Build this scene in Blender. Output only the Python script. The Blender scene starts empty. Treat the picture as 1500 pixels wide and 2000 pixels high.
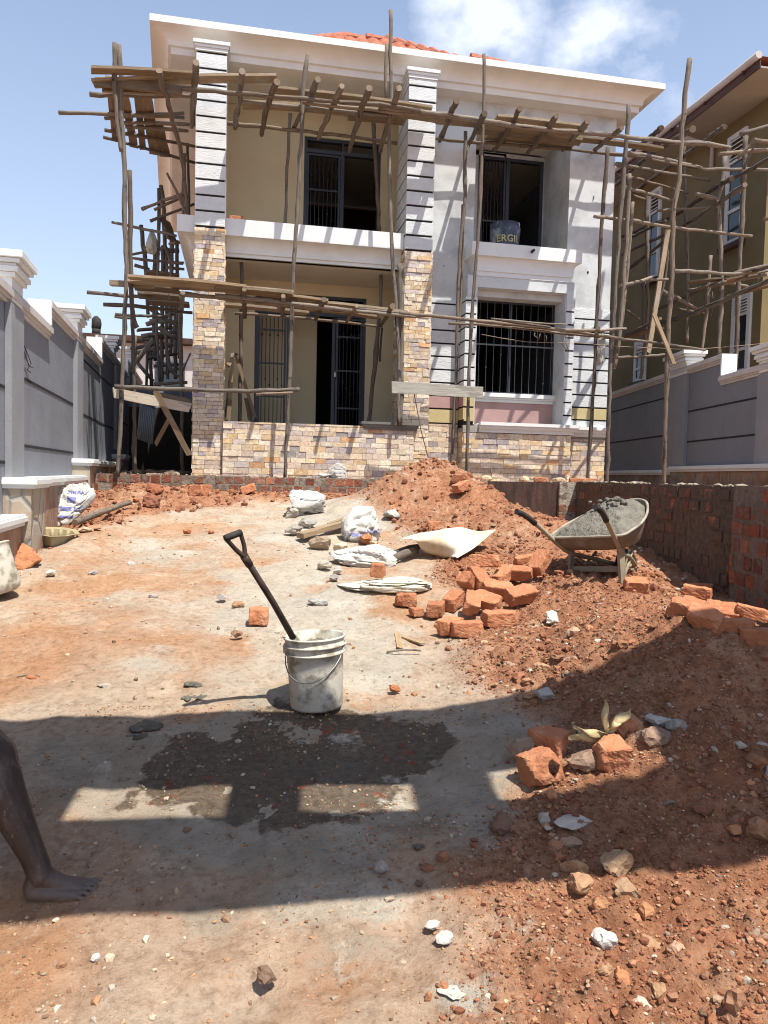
import bpy, bmesh, math, random
import numpy as np
from mathutils import Vector, Matrix
R_ = math.radians
rng = random.Random(7)
sc = bpy.context.scene
col = sc.collection

# ------------------------------------------------------------------ camera
FOC, YAW, PIT, ROL = 1450.0, R_(11.1), R_(2.8), R_(1.3)
EYE = np.array([0, 0, 1.62])
_f = np.array([math.sin(YAW)*math.cos(PIT), math.cos(YAW)*math.cos(PIT), -math.sin(PIT)])
_r = np.array([math.cos(YAW), -math.sin(YAW), 0.0]); _u = np.cross(_r, _f)
CR, CU = _r*math.cos(ROL)+_u*math.sin(ROL), _u*math.cos(ROL)-_r*math.sin(ROL)
cd = bpy.data.cameras.new('camera'); cam = bpy.data.objects.new('camera', cd); col.objects.link(cam)
m = Matrix.Identity(4)
for i in range(3):
    m[i][0], m[i][1], m[i][2], m[i][3] = CR[i], CU[i], -_f[i], EYE[i]
cam.matrix_world = m
cd.sensor_fit = 'VERTICAL'; cd.sensor_height = 36.0; cd.lens = 36.0*FOC/2000.0
cd.clip_start = 0.05; cd.clip_end = 2000.0
sc.camera = cam

# survey helpers: a sight line from the camera, met with a real plane of the place
def ray(x, y): return _f + CR*(x-750)/FOC - CU*(y-1000)/FOC
def onX(x, y, X): v = ray(x, y); return EYE + v*((X-EYE[0])/v[0])
def onY(x, y, Y): v = ray(x, y); return EYE + v*((Y-EYE[1])/v[1])
def onZ(x, y, Z): v = ray(x, y); return EYE + v*((Z-EYE[2])/v[2])
def onP(x, y, P0, n): v = ray(x, y); n = np.array(n, float); return EYE + v*(((np.array(P0, float)-EYE)@n)/(v@n))
FH = np.array([math.sin(YAW), math.cos(YAW)]); RH = np.array([math.cos(YAW), -math.sin(YAW)])
def LD(lat, d): p = RH*lat + FH*d; return float(p[0]), float(p[1])
def atD(x, y, d):                      # point on the sight line at forward distance d
    v = ray(x, y); k = d/(v[0]*FH[0]+v[1]*FH[1]); return EYE + v*k

# ------------------------------------------------------------------ noise
def _hash(ix, iy, s):
    h = (ix.astype(np.int64)*374761393 + iy.astype(np.int64)*668265263 + s*974634211) & 0xffffffff
    h = ((h ^ (h >> 13))*1274126177) & 0xffffffff
    return ((h ^ (h >> 16)) & 0xffffff)/float(0xffffff)
def vn(x, y, s=0):
    x = np.asarray(x, float); y = np.asarray(y, float)
    ix = np.floor(x); iy = np.floor(y); fx = x-ix; fy = y-iy
    fx = fx*fx*(3-2*fx); fy = fy*fy*(3-2*fy)
    a, b = _hash(ix, iy, s), _hash(ix+1, iy, s); c, d = _hash(ix, iy+1, s), _hash(ix+1, iy+1, s)
    return (a*(1-fx)+b*fx)*(1-fy) + (c*(1-fx)+d*fx)*fy
def fbm(x, y, s=0, o=4, g=.5):
    t = 0; a = 1; n = 0
    for k in range(o):
        t = t + a*vn(np.asarray(x)*2**k + 17.3*k, np.asarray(y)*2**k - 9.1*k, s+k); n += a; a *= g
    return t/n
def worley(x, y, s=0):
    x = np.asarray(x, float); y = np.asarray(y, float); ix = np.floor(x); iy = np.floor(y); best = np.full(x.shape, 9.0)
    for dx in (-1, 0, 1):
        for dy in (-1, 0, 1):
            cx = ix+dx; cy = iy+dy
            px = cx+_hash(cx, cy, s); py = cy+_hash(cx, cy, s+5)
            best = np.minimum(best, np.hypot(px-x, py-y))
    return best
def sst(a, b, t): t = np.clip((t-a)/(b-a), 0, 1); return t*t*(3-2*t)

# ------------------------------------------------------------------ terrain
def latd(x, y): return x*RH[0]+y*RH[1], x*FH[0]+y*FH[1]
def _g(lat, d, l0, d0, sl, sd, h, p=2.0): return h*np.exp(-(np.abs((lat-l0)/sl)**p + np.abs((d-d0)/sd)**p))
def mounds(lat, d):
    wv = (fbm(lat*1.7, d*1.7, 61, 3)-.5)
    l2 = lat + wv*.35; d2 = d + (fbm(lat*1.7+9, d*1.7, 62, 3)-.5)*.35
    z = np.where(d2 > 3.75, _g(l2, d2, 1.60, 3.75, .72, .80, .43), _g(l2, d2, 1.62, 3.75, .72, .95, .44))
    z = z + _g(l2, d2, 1.30, 5.0, .5, .6, .09)
    z = z + _g(l2, d2, 1.75, 6.1, .5, .6, .08) - .20*sst(2.15, 2.7, l2)*sst(4.9, 6.6, d2)*(1-sst(8.2, 9.3, d2))
    z = z + _g(l2, d2, .66, 9.3, .80, .72, .55, 1.9)
    z = z + _g(l2, d2, 1.35, 7.9, .6, .75, .24) - .34*sst(1.25, 1.9, l2)*sst(8.2, 9.3, d2)
    z = z + _g(l2, d2, .1, 9.0, .9, .6, .12)
    z = z + _g(l2, d2, -3.2, 9.4, .5, .7, .20)
    z = z + _g(l2, d2, -2.4, 9.75, .6, .3, .07)
    z = z + _g(l2, d2, -1.5, 9.75, .5, .3, .05)
    z = z + _g(l2, d2, -2.75, 6.9, .25, .9, .10)
    z = z + _g(l2, d2, 1.0, 1.7, .9, .9, .05)
    return z
def redness(lat, d):                                # 1 where loose red soil lies
    w = (fbm(lat*1.3, d*1.3, 31, 4)-.5)*.9
    edge = np.interp(d, [-5, 1.0, 1.8, 2.3, 2.9, 3.4, 4.2, 5.2, 6.0, 7.0, 8.0, 9.0, 12], [-.5, .0, .15, .25, .52, .7, .5, .75, .45, .55, .1, -.3, -.5])
    r = sst(-.12, .2, lat-edge+w*.5)
    left = np.interp(d, [-5, 3, 5.5, 7, 8.3, 9.2, 12], [-9, -4, -3.3, -2.85, -2.75, -1.7, -1.2])
    r = np.maximum(r, sst(-.1, .25, left-lat+w*.5))
    r = np.maximum(r, sst(9.35, 9.7, d+w*.6)*(lat > -4))
    return r
def _base(d):
    return np.where(d > 10.3, 1.339, .13*np.clip(d, -6, 10.3))
def Hs(x, y):                                        # smooth ground
    lat, d = latd(np.asarray(x, float), np.asarray(y, float))
    z = _base(d) + mounds(lat, d)
    return z + (fbm(lat*.9, d*.9, 3, 3)-.5)*.07
def H(x, y):
    x = np.asarray(x, float); y = np.asarray(y, float)
    lat, d = latd(x, y); r = redness(lat, d)
    near = np.clip(1-(d-9)/4, 0, 1)*np.clip(1-(np.abs(lat)-5)/3, 0, 1)
    z = Hs(x, y)
    c1 = .55-worley(x*8, y*8, 11); c2 = .5-worley(x*19, y*19, 12)
    z = z + near*r*(np.clip(c1, 0, 1)*.085*sst(.38, .62, fbm(x*2.2, y*2.2, 15, 3)) + np.clip(c2, 0, 1)*.04 + (fbm(x*6, y*6, 16, 4)-.5)*.05)
    z = z + near*(1-r)*((fbm(x*4, y*4, 21, 4)-.5)*.040 - np.clip(.34-worley(x*2.6, y*2.6, 29), 0, 1)*.07 + (fbm(x*1.7, y*1.7, 30, 3)-.5)*.05 + np.clip(.3-worley(x*14, y*14, 22), 0, 1)*.02*sst(.5, .75, fbm(x*1.5, y*1.5, 25, 2)) + (fbm(x*15, y*15, 27, 3)-.5)*.008)
    return z
def gh(x, y): return float(H(np.array([x]), np.array([y]))[0])
def gpx(x, y):                                       # sight line met with the ground
    v = ray(x, y); t = np.linspace(1.0, 16, 3000); P = EYE[None, :] + v[None, :]*t[:, None]
    hit = np.nonzero(P[:, 2] < Hs(P[:, 0], P[:, 1]))[0]
    return P[hit[0]] if len(hit) else P[-1]

# ------------------------------------------------------------------ mesh builder
class MB:
    def __init__(s): s.v = []; s.f = []; s.c = []; s.uv = []; s.sm = []; s.mi = []
    def face(s, idx, c=(1, 1, 1), uv=None, sm=False, mi=0):
        s.f.append(tuple(idx)); s.c.append(c); s.uv.append(uv); s.sm.append(sm); s.mi.append(mi)
    def hexa(s, P, c=(1, 1, 1), mi=0):               # 8 corners: bottom loop then top loop
        b = len(s.v); s.v += [tuple(map(float, p)) for p in P]
        for q in ((3, 2, 1, 0), (4, 5, 6, 7), (0, 1, 5, 4), (1, 2, 6, 5), (2, 3, 7, 6), (3, 0, 4, 7)):
            s.face([b+i for i in q], c, None, False, mi)
    def box(s, a, b, c=(1, 1, 1), mi=0):
        (x0, y0, z0), (x1, y1, z1) = a, b
        if x0 > x1: x0, x1 = x1, x0
        if y0 > y1: y0, y1 = y1, y0
        if z0 > z1: z0, z1 = z1, z0
        s.hexa([(x0, y0, z0), (x1, y0, z0), (x1, y1, z0), (x0, y1, z0), (x0, y0, z1), (x1, y0, z1), (x1, y1, z1), (x0, y1, z1)], c, mi)
    def obox(s, o, ax, ay, az, c=(1, 1, 1), mi=0):    # centre and three half-axis vectors
        o, ax, ay, az = (np.array(q, float) for q in (o, ax, ay, az))
        s.hexa([o-ax-ay-az, o+ax-ay-az, o+ax+ay-az, o-ax+ay-az, o-ax-ay+az, o+ax-ay+az, o+ax+ay+az, o-ax+ay+az], c, mi)
    def plank(s, a, b, w, t, up=(0, 0, 1), c=(1, 1, 1), warp=0.0):
        a = np.array(a, float); b = np.array(b, float); d = b-a; L = np.linalg.norm(d); d = d/L
        up = np.array(up, float); side = np.cross(d, up); side /= np.linalg.norm(side); up = np.cross(side, d)
        n = 6; prev = None; base = len(s.v)
        for i in range(n+1):
            k = i/n; p = a+(b-a)*k + up*warp*math.sin(k*3.1)*L*.02 + side*rng.uniform(-1, 1)*w*.03
            ww = w*(1+rng.uniform(-.05, .05)); e = rng.uniform(-.02, .02) if i in (0, n) else 0
            for sx, sy in ((-1, -1), (1, -1), (1, 1), (-1, 1)):
                q = p+side*sx*ww/2+up*sy*t/2+d*e*sx
                s.v.append(tuple(q))
        for i in range(n):
            for j in range(4):
                j2 = (j+1) % 4; A = base+i*4
                u0, u1 = j*.25, (j+1)*.25; v0, v1 = i/n*L, (i+1)/n*L
                s.face([A+j, A+j2, A+4+j2, A+4+j], c, [(u0, v0), (u1, v0), (u1, v1), (u0, v1)])
        cc = tuple(min(1, q*1.25) for q in c)
        s.face([base+3, base+2, base+1, base], cc); s.face([base+n*4+j for j in range(4)], cc)
    def tube(s, pts, r, n=8, c=(1, 1, 1), wob=0.0, sub=0, cap=(1.5, 1.4, 1.25), r1=None, knots=False, sm=True):
        P = [np.array(p, float) for p in pts]
        if sub:                                       # Catmull-Rom with a little crookedness
            Q = []; n0 = len(P)
            for i in range(n0-1):
                p0 = P[max(i-1, 0)]; p1 = P[i]; p2 = P[i+1]; p3 = P[min(i+2, n0-1)]
                seg = max(2, int(np.linalg.norm(p2-p1)/sub))
                for k in range(seg):
                    t = k/seg
                    q = .5*((2*p1)+(p2-p0)*t+(2*p0-5*p1+4*p2-p3)*t*t+(3*p1-p0-3*p2+p3)*t**3)
                    if wob and (Q or k): q = q+np.array([rng.uniform(-1, 1) for _ in range(3)])*wob
                    Q.append(q)
            Q.append(P[-1]); P = Q
        m_ = len(P); L = 0; base = len(s.v); ref = None; vs = []
        for i, p in enumerate(P):
            t = P[min(i+1, m_-1)]-P[max(i-1, 0)]; t = t/(np.linalg.norm(t)+1e-9)
            if ref is None: ref = np.array([0, 0, 1.]) if abs(t[2]) < .9 else np.array([1., 0, 0])
            a = np.cross(t, ref); a /= np.linalg.norm(a)+1e-9; b2 = np.cross(t, a); ref = np.cross(a, t)
            if i: L += np.linalg.norm(p-P[i-1])
            vs.append(L); k = i/(m_-1)
            rr = float(np.interp(k, np.linspace(0, 1, len(r)), r)) if isinstance(r, (list, tuple)) else (r if r1 is None else r*(1-k)+r1*k)
            if knots: rr *= 1+rng.uniform(-.1, .12)+(.25 if rng.random() < .1 else 0)
            for j in range(n):
                th = 2*math.pi*j/n; q = rr*(1+(rng.uniform(-.06, .06) if knots else 0))
                s.v.append(tuple(p+a*math.cos(th)*q+b2*math.sin(th)*q))
        for i in range(m_-1):
            for j in range(n):
                j2 = (j+1) % n; A = base+i*n
                s.face([A+j, A+j2, A+n+j2, A+n+j], c, [(j/n, vs[i]), ((j+1)/n, vs[i]), ((j+1)/n, vs[i+1]), (j/n, vs[i+1])], sm)
        cc = tuple(min(1.6, q*w) for q, w in zip(c, cap))
        s.face([base+j for j in range(n)][::-1], cc); s.face([base+(m_-1)*n+j for j in range(n)], cc)
    def sweep(s, path, prof, c=(1, 1, 1), closed_prof=True, caps=True):
        # path: plan points walked with the outside on the right hand; prof: (out, z)
        P = [np.array(p[:2], float) for p in path]; n = len(P); base = len(s.v); k = len(prof)
        for i in range(n):
            d0 = P[i]-P[i-1] if i else P[1]-P[0]; d1 = P[i+1]-P[i] if i < n-1 else P[i]-P[i-1]
            d0 = d0/np.linalg.norm(d0); d1 = d1/np.linalg.norm(d1)
            n0 = np.array([d0[1], -d0[0]]); n1 = np.array([d1[1], -d1[0]]); mt = n0+n1; mt = mt/(mt@n0)
            for o, z in prof: q = P[i]+mt*o; s.v.append((q[0], q[1], z))
        for i in range(n-1):
            for j in range(k if closed_prof else k-1):
                j2 = (j+1) % k; A = base+i*k
                s.face([A+j, A+j2, A+k+j2, A+k+j], c)
        if caps: s.face([base+j for j in range(k)][::-1], c); s.face([base+(n-1)*k+j for j in range(k)], c)
    def rock(s, o, r, c=(1, 1, 1), seed=0, sq=(1, 1, 1), lvl=1, rough=.25, rot=None, sm=False, ncut=7):
        V, Fc = ICO[lvl]; rr = np.random.RandomState(seed)
        D = rr.normal(size=(ncut, 3)); D /= np.linalg.norm(D, axis=1)[:, None]
        cut = rr.uniform(.62 if ncut < 9 else .50, .95 if ncut < 9 else .82, ncut); W = V.copy()
        for dv, k in zip(D, cut):
            t = W@dv; ex = np.clip(t-k, 0, None); W = W-ex[:, None]*dv[None, :]
        W = W*(1+rr.uniform(-rough, rough, (len(W), 1))*.35)
        W = W*np.array(sq)[None, :]
        a = rr.uniform(0, 6.28) if rot is None else rot; ca, sa = math.cos(a), math.sin(a)
        W = np.stack([W[:, 0]*ca-W[:, 1]*sa, W[:, 0]*sa+W[:, 1]*ca, W[:, 2]], 1)*r + np.array(o)[None, :]
        b = len(s.v); s.v += [tuple(q) for q in W]
        for f in Fc: s.face([b+i for i in f], c, None, sm)
    def build(s, name, mats, parent=None, off=None, bevel=0.0):
        me = bpy.data.meshes.new(name)
        o_ = np.array(off if off is not None else (LOC.get(parent.name, (0, 0, 0)) if parent is not None else (0, 0, 0)))
        V = np.array(s.v, float)-o_[None, :]
        me.from_pydata([tuple(q) for q in V], [], s.f)
        for mm in (mats if isinstance(mats, (list, tuple)) else [mats]): me.materials.append(mm)
        me.polygons.foreach_set('use_smooth', s.sm); me.polygons.foreach_set('material_index', s.mi)
        ca = me.color_attributes.new('Col', 'FLOAT_COLOR', 'CORNER'); arr = []
        uvl = me.uv_layers.new(name='UVMap'); ua = []
        for f, c, uv in zip(s.f, s.c, s.uv):
            arr += [c[0], c[1], c[2], 1.0]*len(f)
            if uv is None: ua += [0.0, 0.0]*len(f)
            else:
                for q in uv: ua += [q[0], q[1]]
        ca.data.foreach_set('color', arr); uvl.data.foreach_set('uv', ua)
        me.update()
        o = bpy.data.objects.new(name, me); col.objects.link(o)
        if parent is not None:
            o.parent = parent; LOC[o.name] = tuple(o_)
        else:
            o.location = tuple(o_); LOC[o.name] = tuple(o_)
        if bevel:
            b = o.modifiers.new('bevel', 'BEVEL'); b.width = bevel; b.segments = 2; b.limit_method = 'ANGLE'; b.angle_limit = R_(40)
        return o
LOC = {}
def _ico():
    out = {}
    for l in (1, 2, 3):
        bm = bmesh.new(); bmesh.ops.create_icosphere(bm, subdivisions=l, radius=1)
        out[l] = (np.array([v.co[:] for v in bm.verts]), [tuple(v.index for v in f.verts) for f in bm.faces]); bm.free()
    return out
ICO = _ico()
def tag(o, label, cat, group=None, kind=None):
    if label: o['label'] = label
    if cat: o['category'] = cat
    if group: o['group'] = group
    if kind: o['kind'] = kind
    return o
def thing(name, label, cat, loc=(0, 0, 0), group=None):
    o = bpy.data.objects.new(name, None); col.objects.link(o); o.location = loc; o.empty_display_size = .2
    LOC[o.name] = tuple(loc); return tag(o, label, cat, group)
def cuboid(name, mat, parent, a, b, c=(1, 1, 1), bevel=0.0):
    m_ = MB(); m_.box(a, b, c); return m_.build(name, mat, parent, bevel=bevel)

# ------------------------------------------------------------------ materials
class NT:
    def __init__(s, name, disp=False):
        s.m = bpy.data.materials.new(name); s.m.use_nodes = True; s.t = s.m.node_tree; s.n = s.t.nodes; s.l = s.t.links
        s.bsdf = s.n['Principled BSDF']; s.tc = s.n.new('ShaderNodeTexCoord')
    def lk(s, a, b): s.l.new(a, b)
    def noise(s, scale, detail=4, rough=.55, vec=None, dist=0.0):
        q = s.n.new('ShaderNodeTexNoise'); q.inputs['Scale'].default_value = scale; q.inputs['Detail'].default_value = detail
        q.inputs['Roughness'].default_value = rough; q.inputs['Distortion'].default_value = dist
        s.lk(vec if vec is not None else s.tc.outputs['Object'], q.inputs['Vector']); return q.outputs['Fac']
    def vor(s, scale, vec=None, feat='F1'):
        q = s.n.new('ShaderNodeTexVoronoi'); q.inputs['Scale'].default_value = scale; q.feature = feat
        s.lk(vec if vec is not None else s.tc.outputs['Object'], q.inputs['Vector']); return q.outputs['Distance']
    def ramp(s, fac, a, b, ca=(0, 0, 0), cb=(1, 1, 1)):
        q = s.n.new('ShaderNodeValToRGB'); e = q.color_ramp.elements
        e[0].position = a; e[0].color = (*ca, 1); e[1].position = b; e[1].color = (*cb, 1); s.lk(fac, q.inputs['Fac']); return q.outputs['Color']
    def mix(s, fac, a, b, mode='MIX'):
        q = s.n.new('ShaderNodeMix'); q.data_type = 'RGBA'; q.blend_type = mode
        for v, k in ((fac, 0), (a, 6), (b, 7)):
            if isinstance(v, (int, float)): q.inputs[k].default_value = v
            elif isinstance(v, tuple): q.inputs[k].default_value = (*v, 1)
            else: s.lk(v, q.inputs[k])
        return q.outputs[2]
    def math(s, op, a, b=0.0):
        q = s.n.new('ShaderNodeMath'); q.operation = op
        for v, k in ((a, 0), (b, 1)):
            if isinstance(v, (int, float)): q.inputs[k].default_value = v
            else: s.lk(v, q.inputs[k])
        return q.outputs[0]
    def attr(s, name='Col'):
        q = s.n.new('ShaderNodeAttribute'); q.attribute_name = name; return q
    def mapping(s, src, scale=(1, 1, 1)):
        q = s.n.new('ShaderNodeMapping'); q.inputs['Scale'].default_value = scale; s.lk(src, q.inputs['Vector']); return q.outputs['Vector']
    def bump(s, h, strength=.3, dist=.01):
        q = s.n.new('ShaderNodeBump'); q.inputs['Strength'].default_value = strength; q.inputs['Distance'].default_value = dist
        s.lk(h, q.inputs['Height'])
        if s.bsdf.inputs['Normal'].links: s.lk(s.bsdf.inputs['Normal'].links[0].from_socket, q.inputs['Normal'])
        s.lk(q.outputs['Normal'], s.bsdf.inputs['Normal'])
    def fin(s, color, rough=.8, metal=0.0, spec=.3):
        if isinstance(color, tuple): s.bsdf.inputs['Base Color'].default_value = (*color, 1)
        else: s.lk(color, s.bsdf.inputs['Base Color'])
        if isinstance(rough, (int, float)): s.bsdf.inputs['Roughness'].default_value = rough
        else: s.lk(rough, s.bsdf.inputs['Roughness'])
        s.bsdf.inputs['Metallic'].default_value = metal; s.bsdf.inputs['Specular IOR Level'].default_value = spec
        return s.m
def simple(name, c, c2=None, scale=6, rough=.8, bumps=((60, .25, .003),), attr=False, metal=0.0, lo=.4, hi=.65, spec=.3, c3=None, s3=1.3):
    t = NT(name); k = t.mix(t.ramp(t.noise(scale, 6, .6), lo, hi), c, c2) if c2 else c
    if c3: k = t.mix(t.ramp(t.noise(s3, 5, .65), .5, .66), k, c3)
    if attr: k = t.mix(1.0, k, t.attr().outputs['Color'], 'MULTIPLY')
    for sc_, st, ds in bumps: t.bump(t.noise(sc_, 4), st, ds)
    return t.fin(k, rough, metal, spec)
MAT = {}
MAT['white'] = simple('white_paint', (.70, .715, .70), (.64, .65, .635), 3, .6, ((90, .15, .002),))
MAT['cornice'] = simple('cornice_white', (.72, .705, .67), (.65, .63, .59), 2.2, .65, ((70, .12, .002),))
_t = NT('textured_white_coat'); _k = _t.mix(_t.ramp(_t.noise(5, 5), .4, .7), (.62, .64, .635), (.53, .55, .55))
_t.bump(_t.noise(1, 5, .6, _t.mapping(_t.tc.outputs['Object'], (16, 16, 70))), .75, .01); _t.bump(_t.noise(130, 3), .4, .004)
MAT['texwhite'] = _t.fin(_k, .85)
_t = NT('primed_plaster'); _k = _t.mix(_t.ramp(_t.noise(1.7, 6, .65), .46, .62), (.56, .58, .58), (.40, .415, .415))
_k = _t.mix(_t.ramp(_t.noise(7, 5, .7), .60, .72), _k, (.62, .635, .63)); _t.bump(_t.noise(40, 5), .25, .004)
MAT['primer'] = _t.fin(_k, .85)
MAT['ochre'] = simple('ochre_wall_paint', (.64, .535, .35), (.59, .49, .31), 2.0, .8, ((60, .2, .003),), c3=(.60, .51, .34), s3=.9)
MAT['ceil'] = simple('soffit_paint', (.66, .60, .51), (.58, .52, .44), 1.4, .85, ((30, .15, .004),))
MAT['pink'] = simple('pink_coat', (.42, .265, .245), (.37, .23, .215), 3, .85, ((70, .4, .005),))
MAT['yellow'] = simple('yellow_coat', (.50, .42, .22), (.44, .36, .18), 3, .85, ((70, .4, .005),))
MAT['joint'] = simple('black_joint', (.022, .022, .024), None, rough=.9)
MAT['cement'] = simple('bare_cement', (.33, .31, .28), (.24, .225, .20), 6, .9, ((40, .6, .01), (8, .4, .02)))
MAT['cemcap'] = simple('cement_moulding', (.17, .165, .15), (.13, .125, .11), 6, .9, ((60, .4, .005),))
MAT['dark'] = simple('dark_room', (.035, .028, .022), (.05, .04, .03), 2, .9)  # near-black; on the passage panel this colour stands in for shade
MAT['metal'] = simple('black_gate_paint', (.022, .026, .034), (.035, .038, .045), 8, .45, ((40, .1, .002),), spec=.5)
MAT['steel'] = simple('dull_steel', (.33, .33, .33), (.22, .20, .18), 12, .45, metal=.7)
MAT['glass'] = simple('dark_window_glass', (.02, .025, .03), None, rough=.08, bumps=(), spec=.6)
_t = NT('cut_stone_cladding'); _n = _t.ramp(_t.noise(22, 5, .65), .3, .75, (.68, .66, .63), (1.22, 1.2, 1.15))
_k = _t.mix(1.0, _t.attr().outputs['Color'], _n, 'MULTIPLY'); _k = _t.mix(_t.ramp(_t.noise(60, 4), .62, .75), _k, (.30, .17, .08))
_t.bump(_t.noise(28, 5, .6), .55, .012); MAT['stone'] = _t.fin(_k, .85)
_t = NT('grey_wall_paint'); _k = _t.mix(_t.ramp(_t.noise(1.2, 6, .65), .4, .68), (.182, .194, .218), (.215, .228, .252))
_k = _t.mix(_t.ramp(_t.noise(16, 5, .7), .64, .78), _k, (.27, .275, .295)); _k = _t.mix(_t.ramp(_t.noise(2.4, 7, .75, _t.mapping(_t.tc.outputs['Object'], (2.2, 2.2, .35))), .54, .78, (0, 0, 0), (.6, .6, .6)), _k, (.145, .147, .16)); _k = _t.mix(_t.ramp(_t.noise(.9, 7, .8), .60, .68), _k, (.235, .225, .215)); _t.bump(_t.noise(75, 3), .55, .006); _t.bump(_t.noise(3, 4), .45, .03)
MAT['grey'] = _t.fin(_k, .85)
_t = NT('grey_pilaster_paint'); _k = _t.mix(_t.ramp(_t.noise(2, 5), .4, .65), (.235, .24, .255), (.28, .285, .295)); _t.bump(_t.noise(70, 3), .5, .006)
MAT['greypil'] = _t.fin(_k, .85)
MAT['copingl'] = simple('coping_paint', (.56, .52, .49), (.48, .45, .42), 3, .75, ((60, .2, .003),))
_t = NT('crazy_paving_stone'); _v = _t.vor(3.2, _t.mapping(_t.tc.outputs['Object'], (1, 1, .75)), 'DISTANCE_TO_EDGE')
_k = _t.mix(_t.ramp(_t.noise(4, 5), .35, .65), (.26, .13, .075), (.36, .24, .15)); _k = _t.mix(_t.ramp(_t.noise(1.1, 3), .5, .6), _k, (.38, .32, .25))
_k = _t.mix(_t.ramp(_v, .025, .05), (.26, .25, .23), _k); _t.bump(_t.ramp(_v, .0, .07), .6, .02); _t.bump(_t.noise(30, 5), .4, .01); MAT['crazy'] = _t.fin(_k, .85)
def woodmat(name, a, b, c):
    t = NT(name); uv = t.mapping(t.tc.outputs['UV'], (7, 1.6, 1))
    k = t.mix(t.ramp(t.noise(2.2, 6, .7, uv), .33, .68), a, b); k = t.mix(t.ramp(t.noise(1.1, 4, .7, t.mapping(t.tc.outputs['UV'], (3, 1.2, 1))), .56, .60), k, c); k = t.mix(t.ramp(t.noise(9, 5, .7), .58, .7), k, c)
    k = t.mix(1.0, k, t.attr().outputs['Color'], 'MULTIPLY')
    t.bump(t.noise(3, 6, .7, uv), .6, .012); t.bump(t.noise(50, 4), .3, .004); return t.fin(k, .85)
MAT['pole'] = woodmat('weathered_pole', (.10, .076, .057), (.30, .245, .188), (.052, .042, .035))
MAT['board'] = woodmat('sawn_board', (.22, .155, .095), (.36, .27, .175), (.30, .27, .22))
MAT['palewood'] = woodmat('cement_stained_board', (.40, .36, .29), (.50, .46, .38), (.33, .30, .24))
_t = NT('red_clay_brick'); _k = _t.mix(_t.ramp(_t.noise(14, 6, .65), .35, .7), (.40, .15, .07), (.50, .23, .12))
_k = _t.mix(_t.ramp(_t.noise(5, 5, .7), .55, .70), _k, (.25, .085, .045)); _k = _t.mix(_t.ramp(_t.noise(8, 7, .75), .55, .66), _k, (.54, .30, .175)); _k = _t.mix(_t.ramp(_t.noise(30, 5, .75), .64, .74), _k, (.60, .47, .36)); _k = _t.mix(_t.ramp(_t.noise(21, 6, .8), .30, .38), (.13, .06, .04), _k)
_k = _t.mix(1.0, _k, _t.attr().outputs['Color'], 'MULTIPLY'); _t.bump(_t.noise(45, 5, .65), .8, .008); _t.bump(_t.noise(9, 4), .5, .015); MAT['brick'] = _t.fin(_k, .92)
_t = NT('mortared_brickwork'); _k = _t.attr().outputs['Color']; _n = _t.noise(7, 6, .7)
_k = _t.mix(_t.ramp(_n, .50, .57), _k, (.18, .145, .112)); _k = _t.mix(1.0, _k, _t.ramp(_t.noise(20, 5, .7), .3, .75, (.65, .62, .6), (1.3, 1.25, 1.2)), 'MULTIPLY')
_t.bump(_t.noise(25, 6, .65), .9, .02); _t.bump(_n, .6, .03); MAT['brickwork'] = _t.fin(_k, .92)
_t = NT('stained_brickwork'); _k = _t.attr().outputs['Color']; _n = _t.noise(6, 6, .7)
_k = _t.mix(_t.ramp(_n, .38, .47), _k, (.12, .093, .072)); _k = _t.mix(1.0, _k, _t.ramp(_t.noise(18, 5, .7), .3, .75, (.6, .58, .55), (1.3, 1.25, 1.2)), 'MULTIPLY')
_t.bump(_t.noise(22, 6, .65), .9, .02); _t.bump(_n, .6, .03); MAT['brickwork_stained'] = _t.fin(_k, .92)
_t = NT('tarred_panel'); _k = _t.mix(_t.ramp(_t.noise(1.6, 6, .7, _t.mapping(_t.tc.outputs['Object'], (9, 9, 1.2))), .35, .68), (.03, .018, .014), (.095, .05, .036))
_t.bump(_t.noise(26, 5), .6, .01); MAT['tar'] = _t.fin(_k, .75)
MAT['stoneattr'] = simple('loose_stone', (1.12, 1.1, 1.05), (.72, .7, .68), 18, .92, ((40, .8, .01),), attr=True, lo=.3, hi=.7)
MAT['tile'] = simple('orange_roof_tile', (.40, .145, .085), (.29, .095, .055), 7, .8, ((30, .3, .005),))
MAT['plastic'] = simple('cement_caked_plastic', (.54, .51, .42), (.25, .22, .16), 11, .65, ((30, .35, .004), (9, .3, .006)), c3=(.62, .59, .51), s3=9, lo=.47, hi=.60)
MAT['basin'] = simple('olive_yellow_plastic', (.36, .30, .165), (.27, .225, .125), 6, .5, ((30, .15, .003),), c3=(.42, .36, .25), s3=3)
MAT['mortar'] = simple('wet_mortar', (.205, .185, .145), (.13, .118, .094), 14, .75, ((28, 1.0, .03), (80, .8, .01)))
MAT['mortarwet'] = simple('wet_mortar_splash', (.135, .122, .096), (.09, .082, .066), 14, .7, ((30, 1.0, .02),))
MAT['barrow'] = simple('cement_caked_tray', (.22, .18, .125), (.135, .11, .075), 5, .7, ((30, .5, .008),), c3=(.36, .33, .27), s3=2.5)
MAT['barrowleg'] = simple('dusty_painted_steel', (.34, .29, .20), (.24, .20, .14), 7, .7, ((40, .5, .006),))
MAT['rubber'] = simple('black_rubber', (.025, .022, .02), (.05, .042, .035), 12, .8)
MAT['grip'] = simple('dark_shaft', (.035, .02, .017), (.07, .045, .035), 14, .5, ((60, .3, .003),))
_t = NT('woven_sack'); _k = _t.mix(_t.ramp(_t.noise(5, 5), .4, .65), (.60, .585, .54), (.46, .44, .39))
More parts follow.
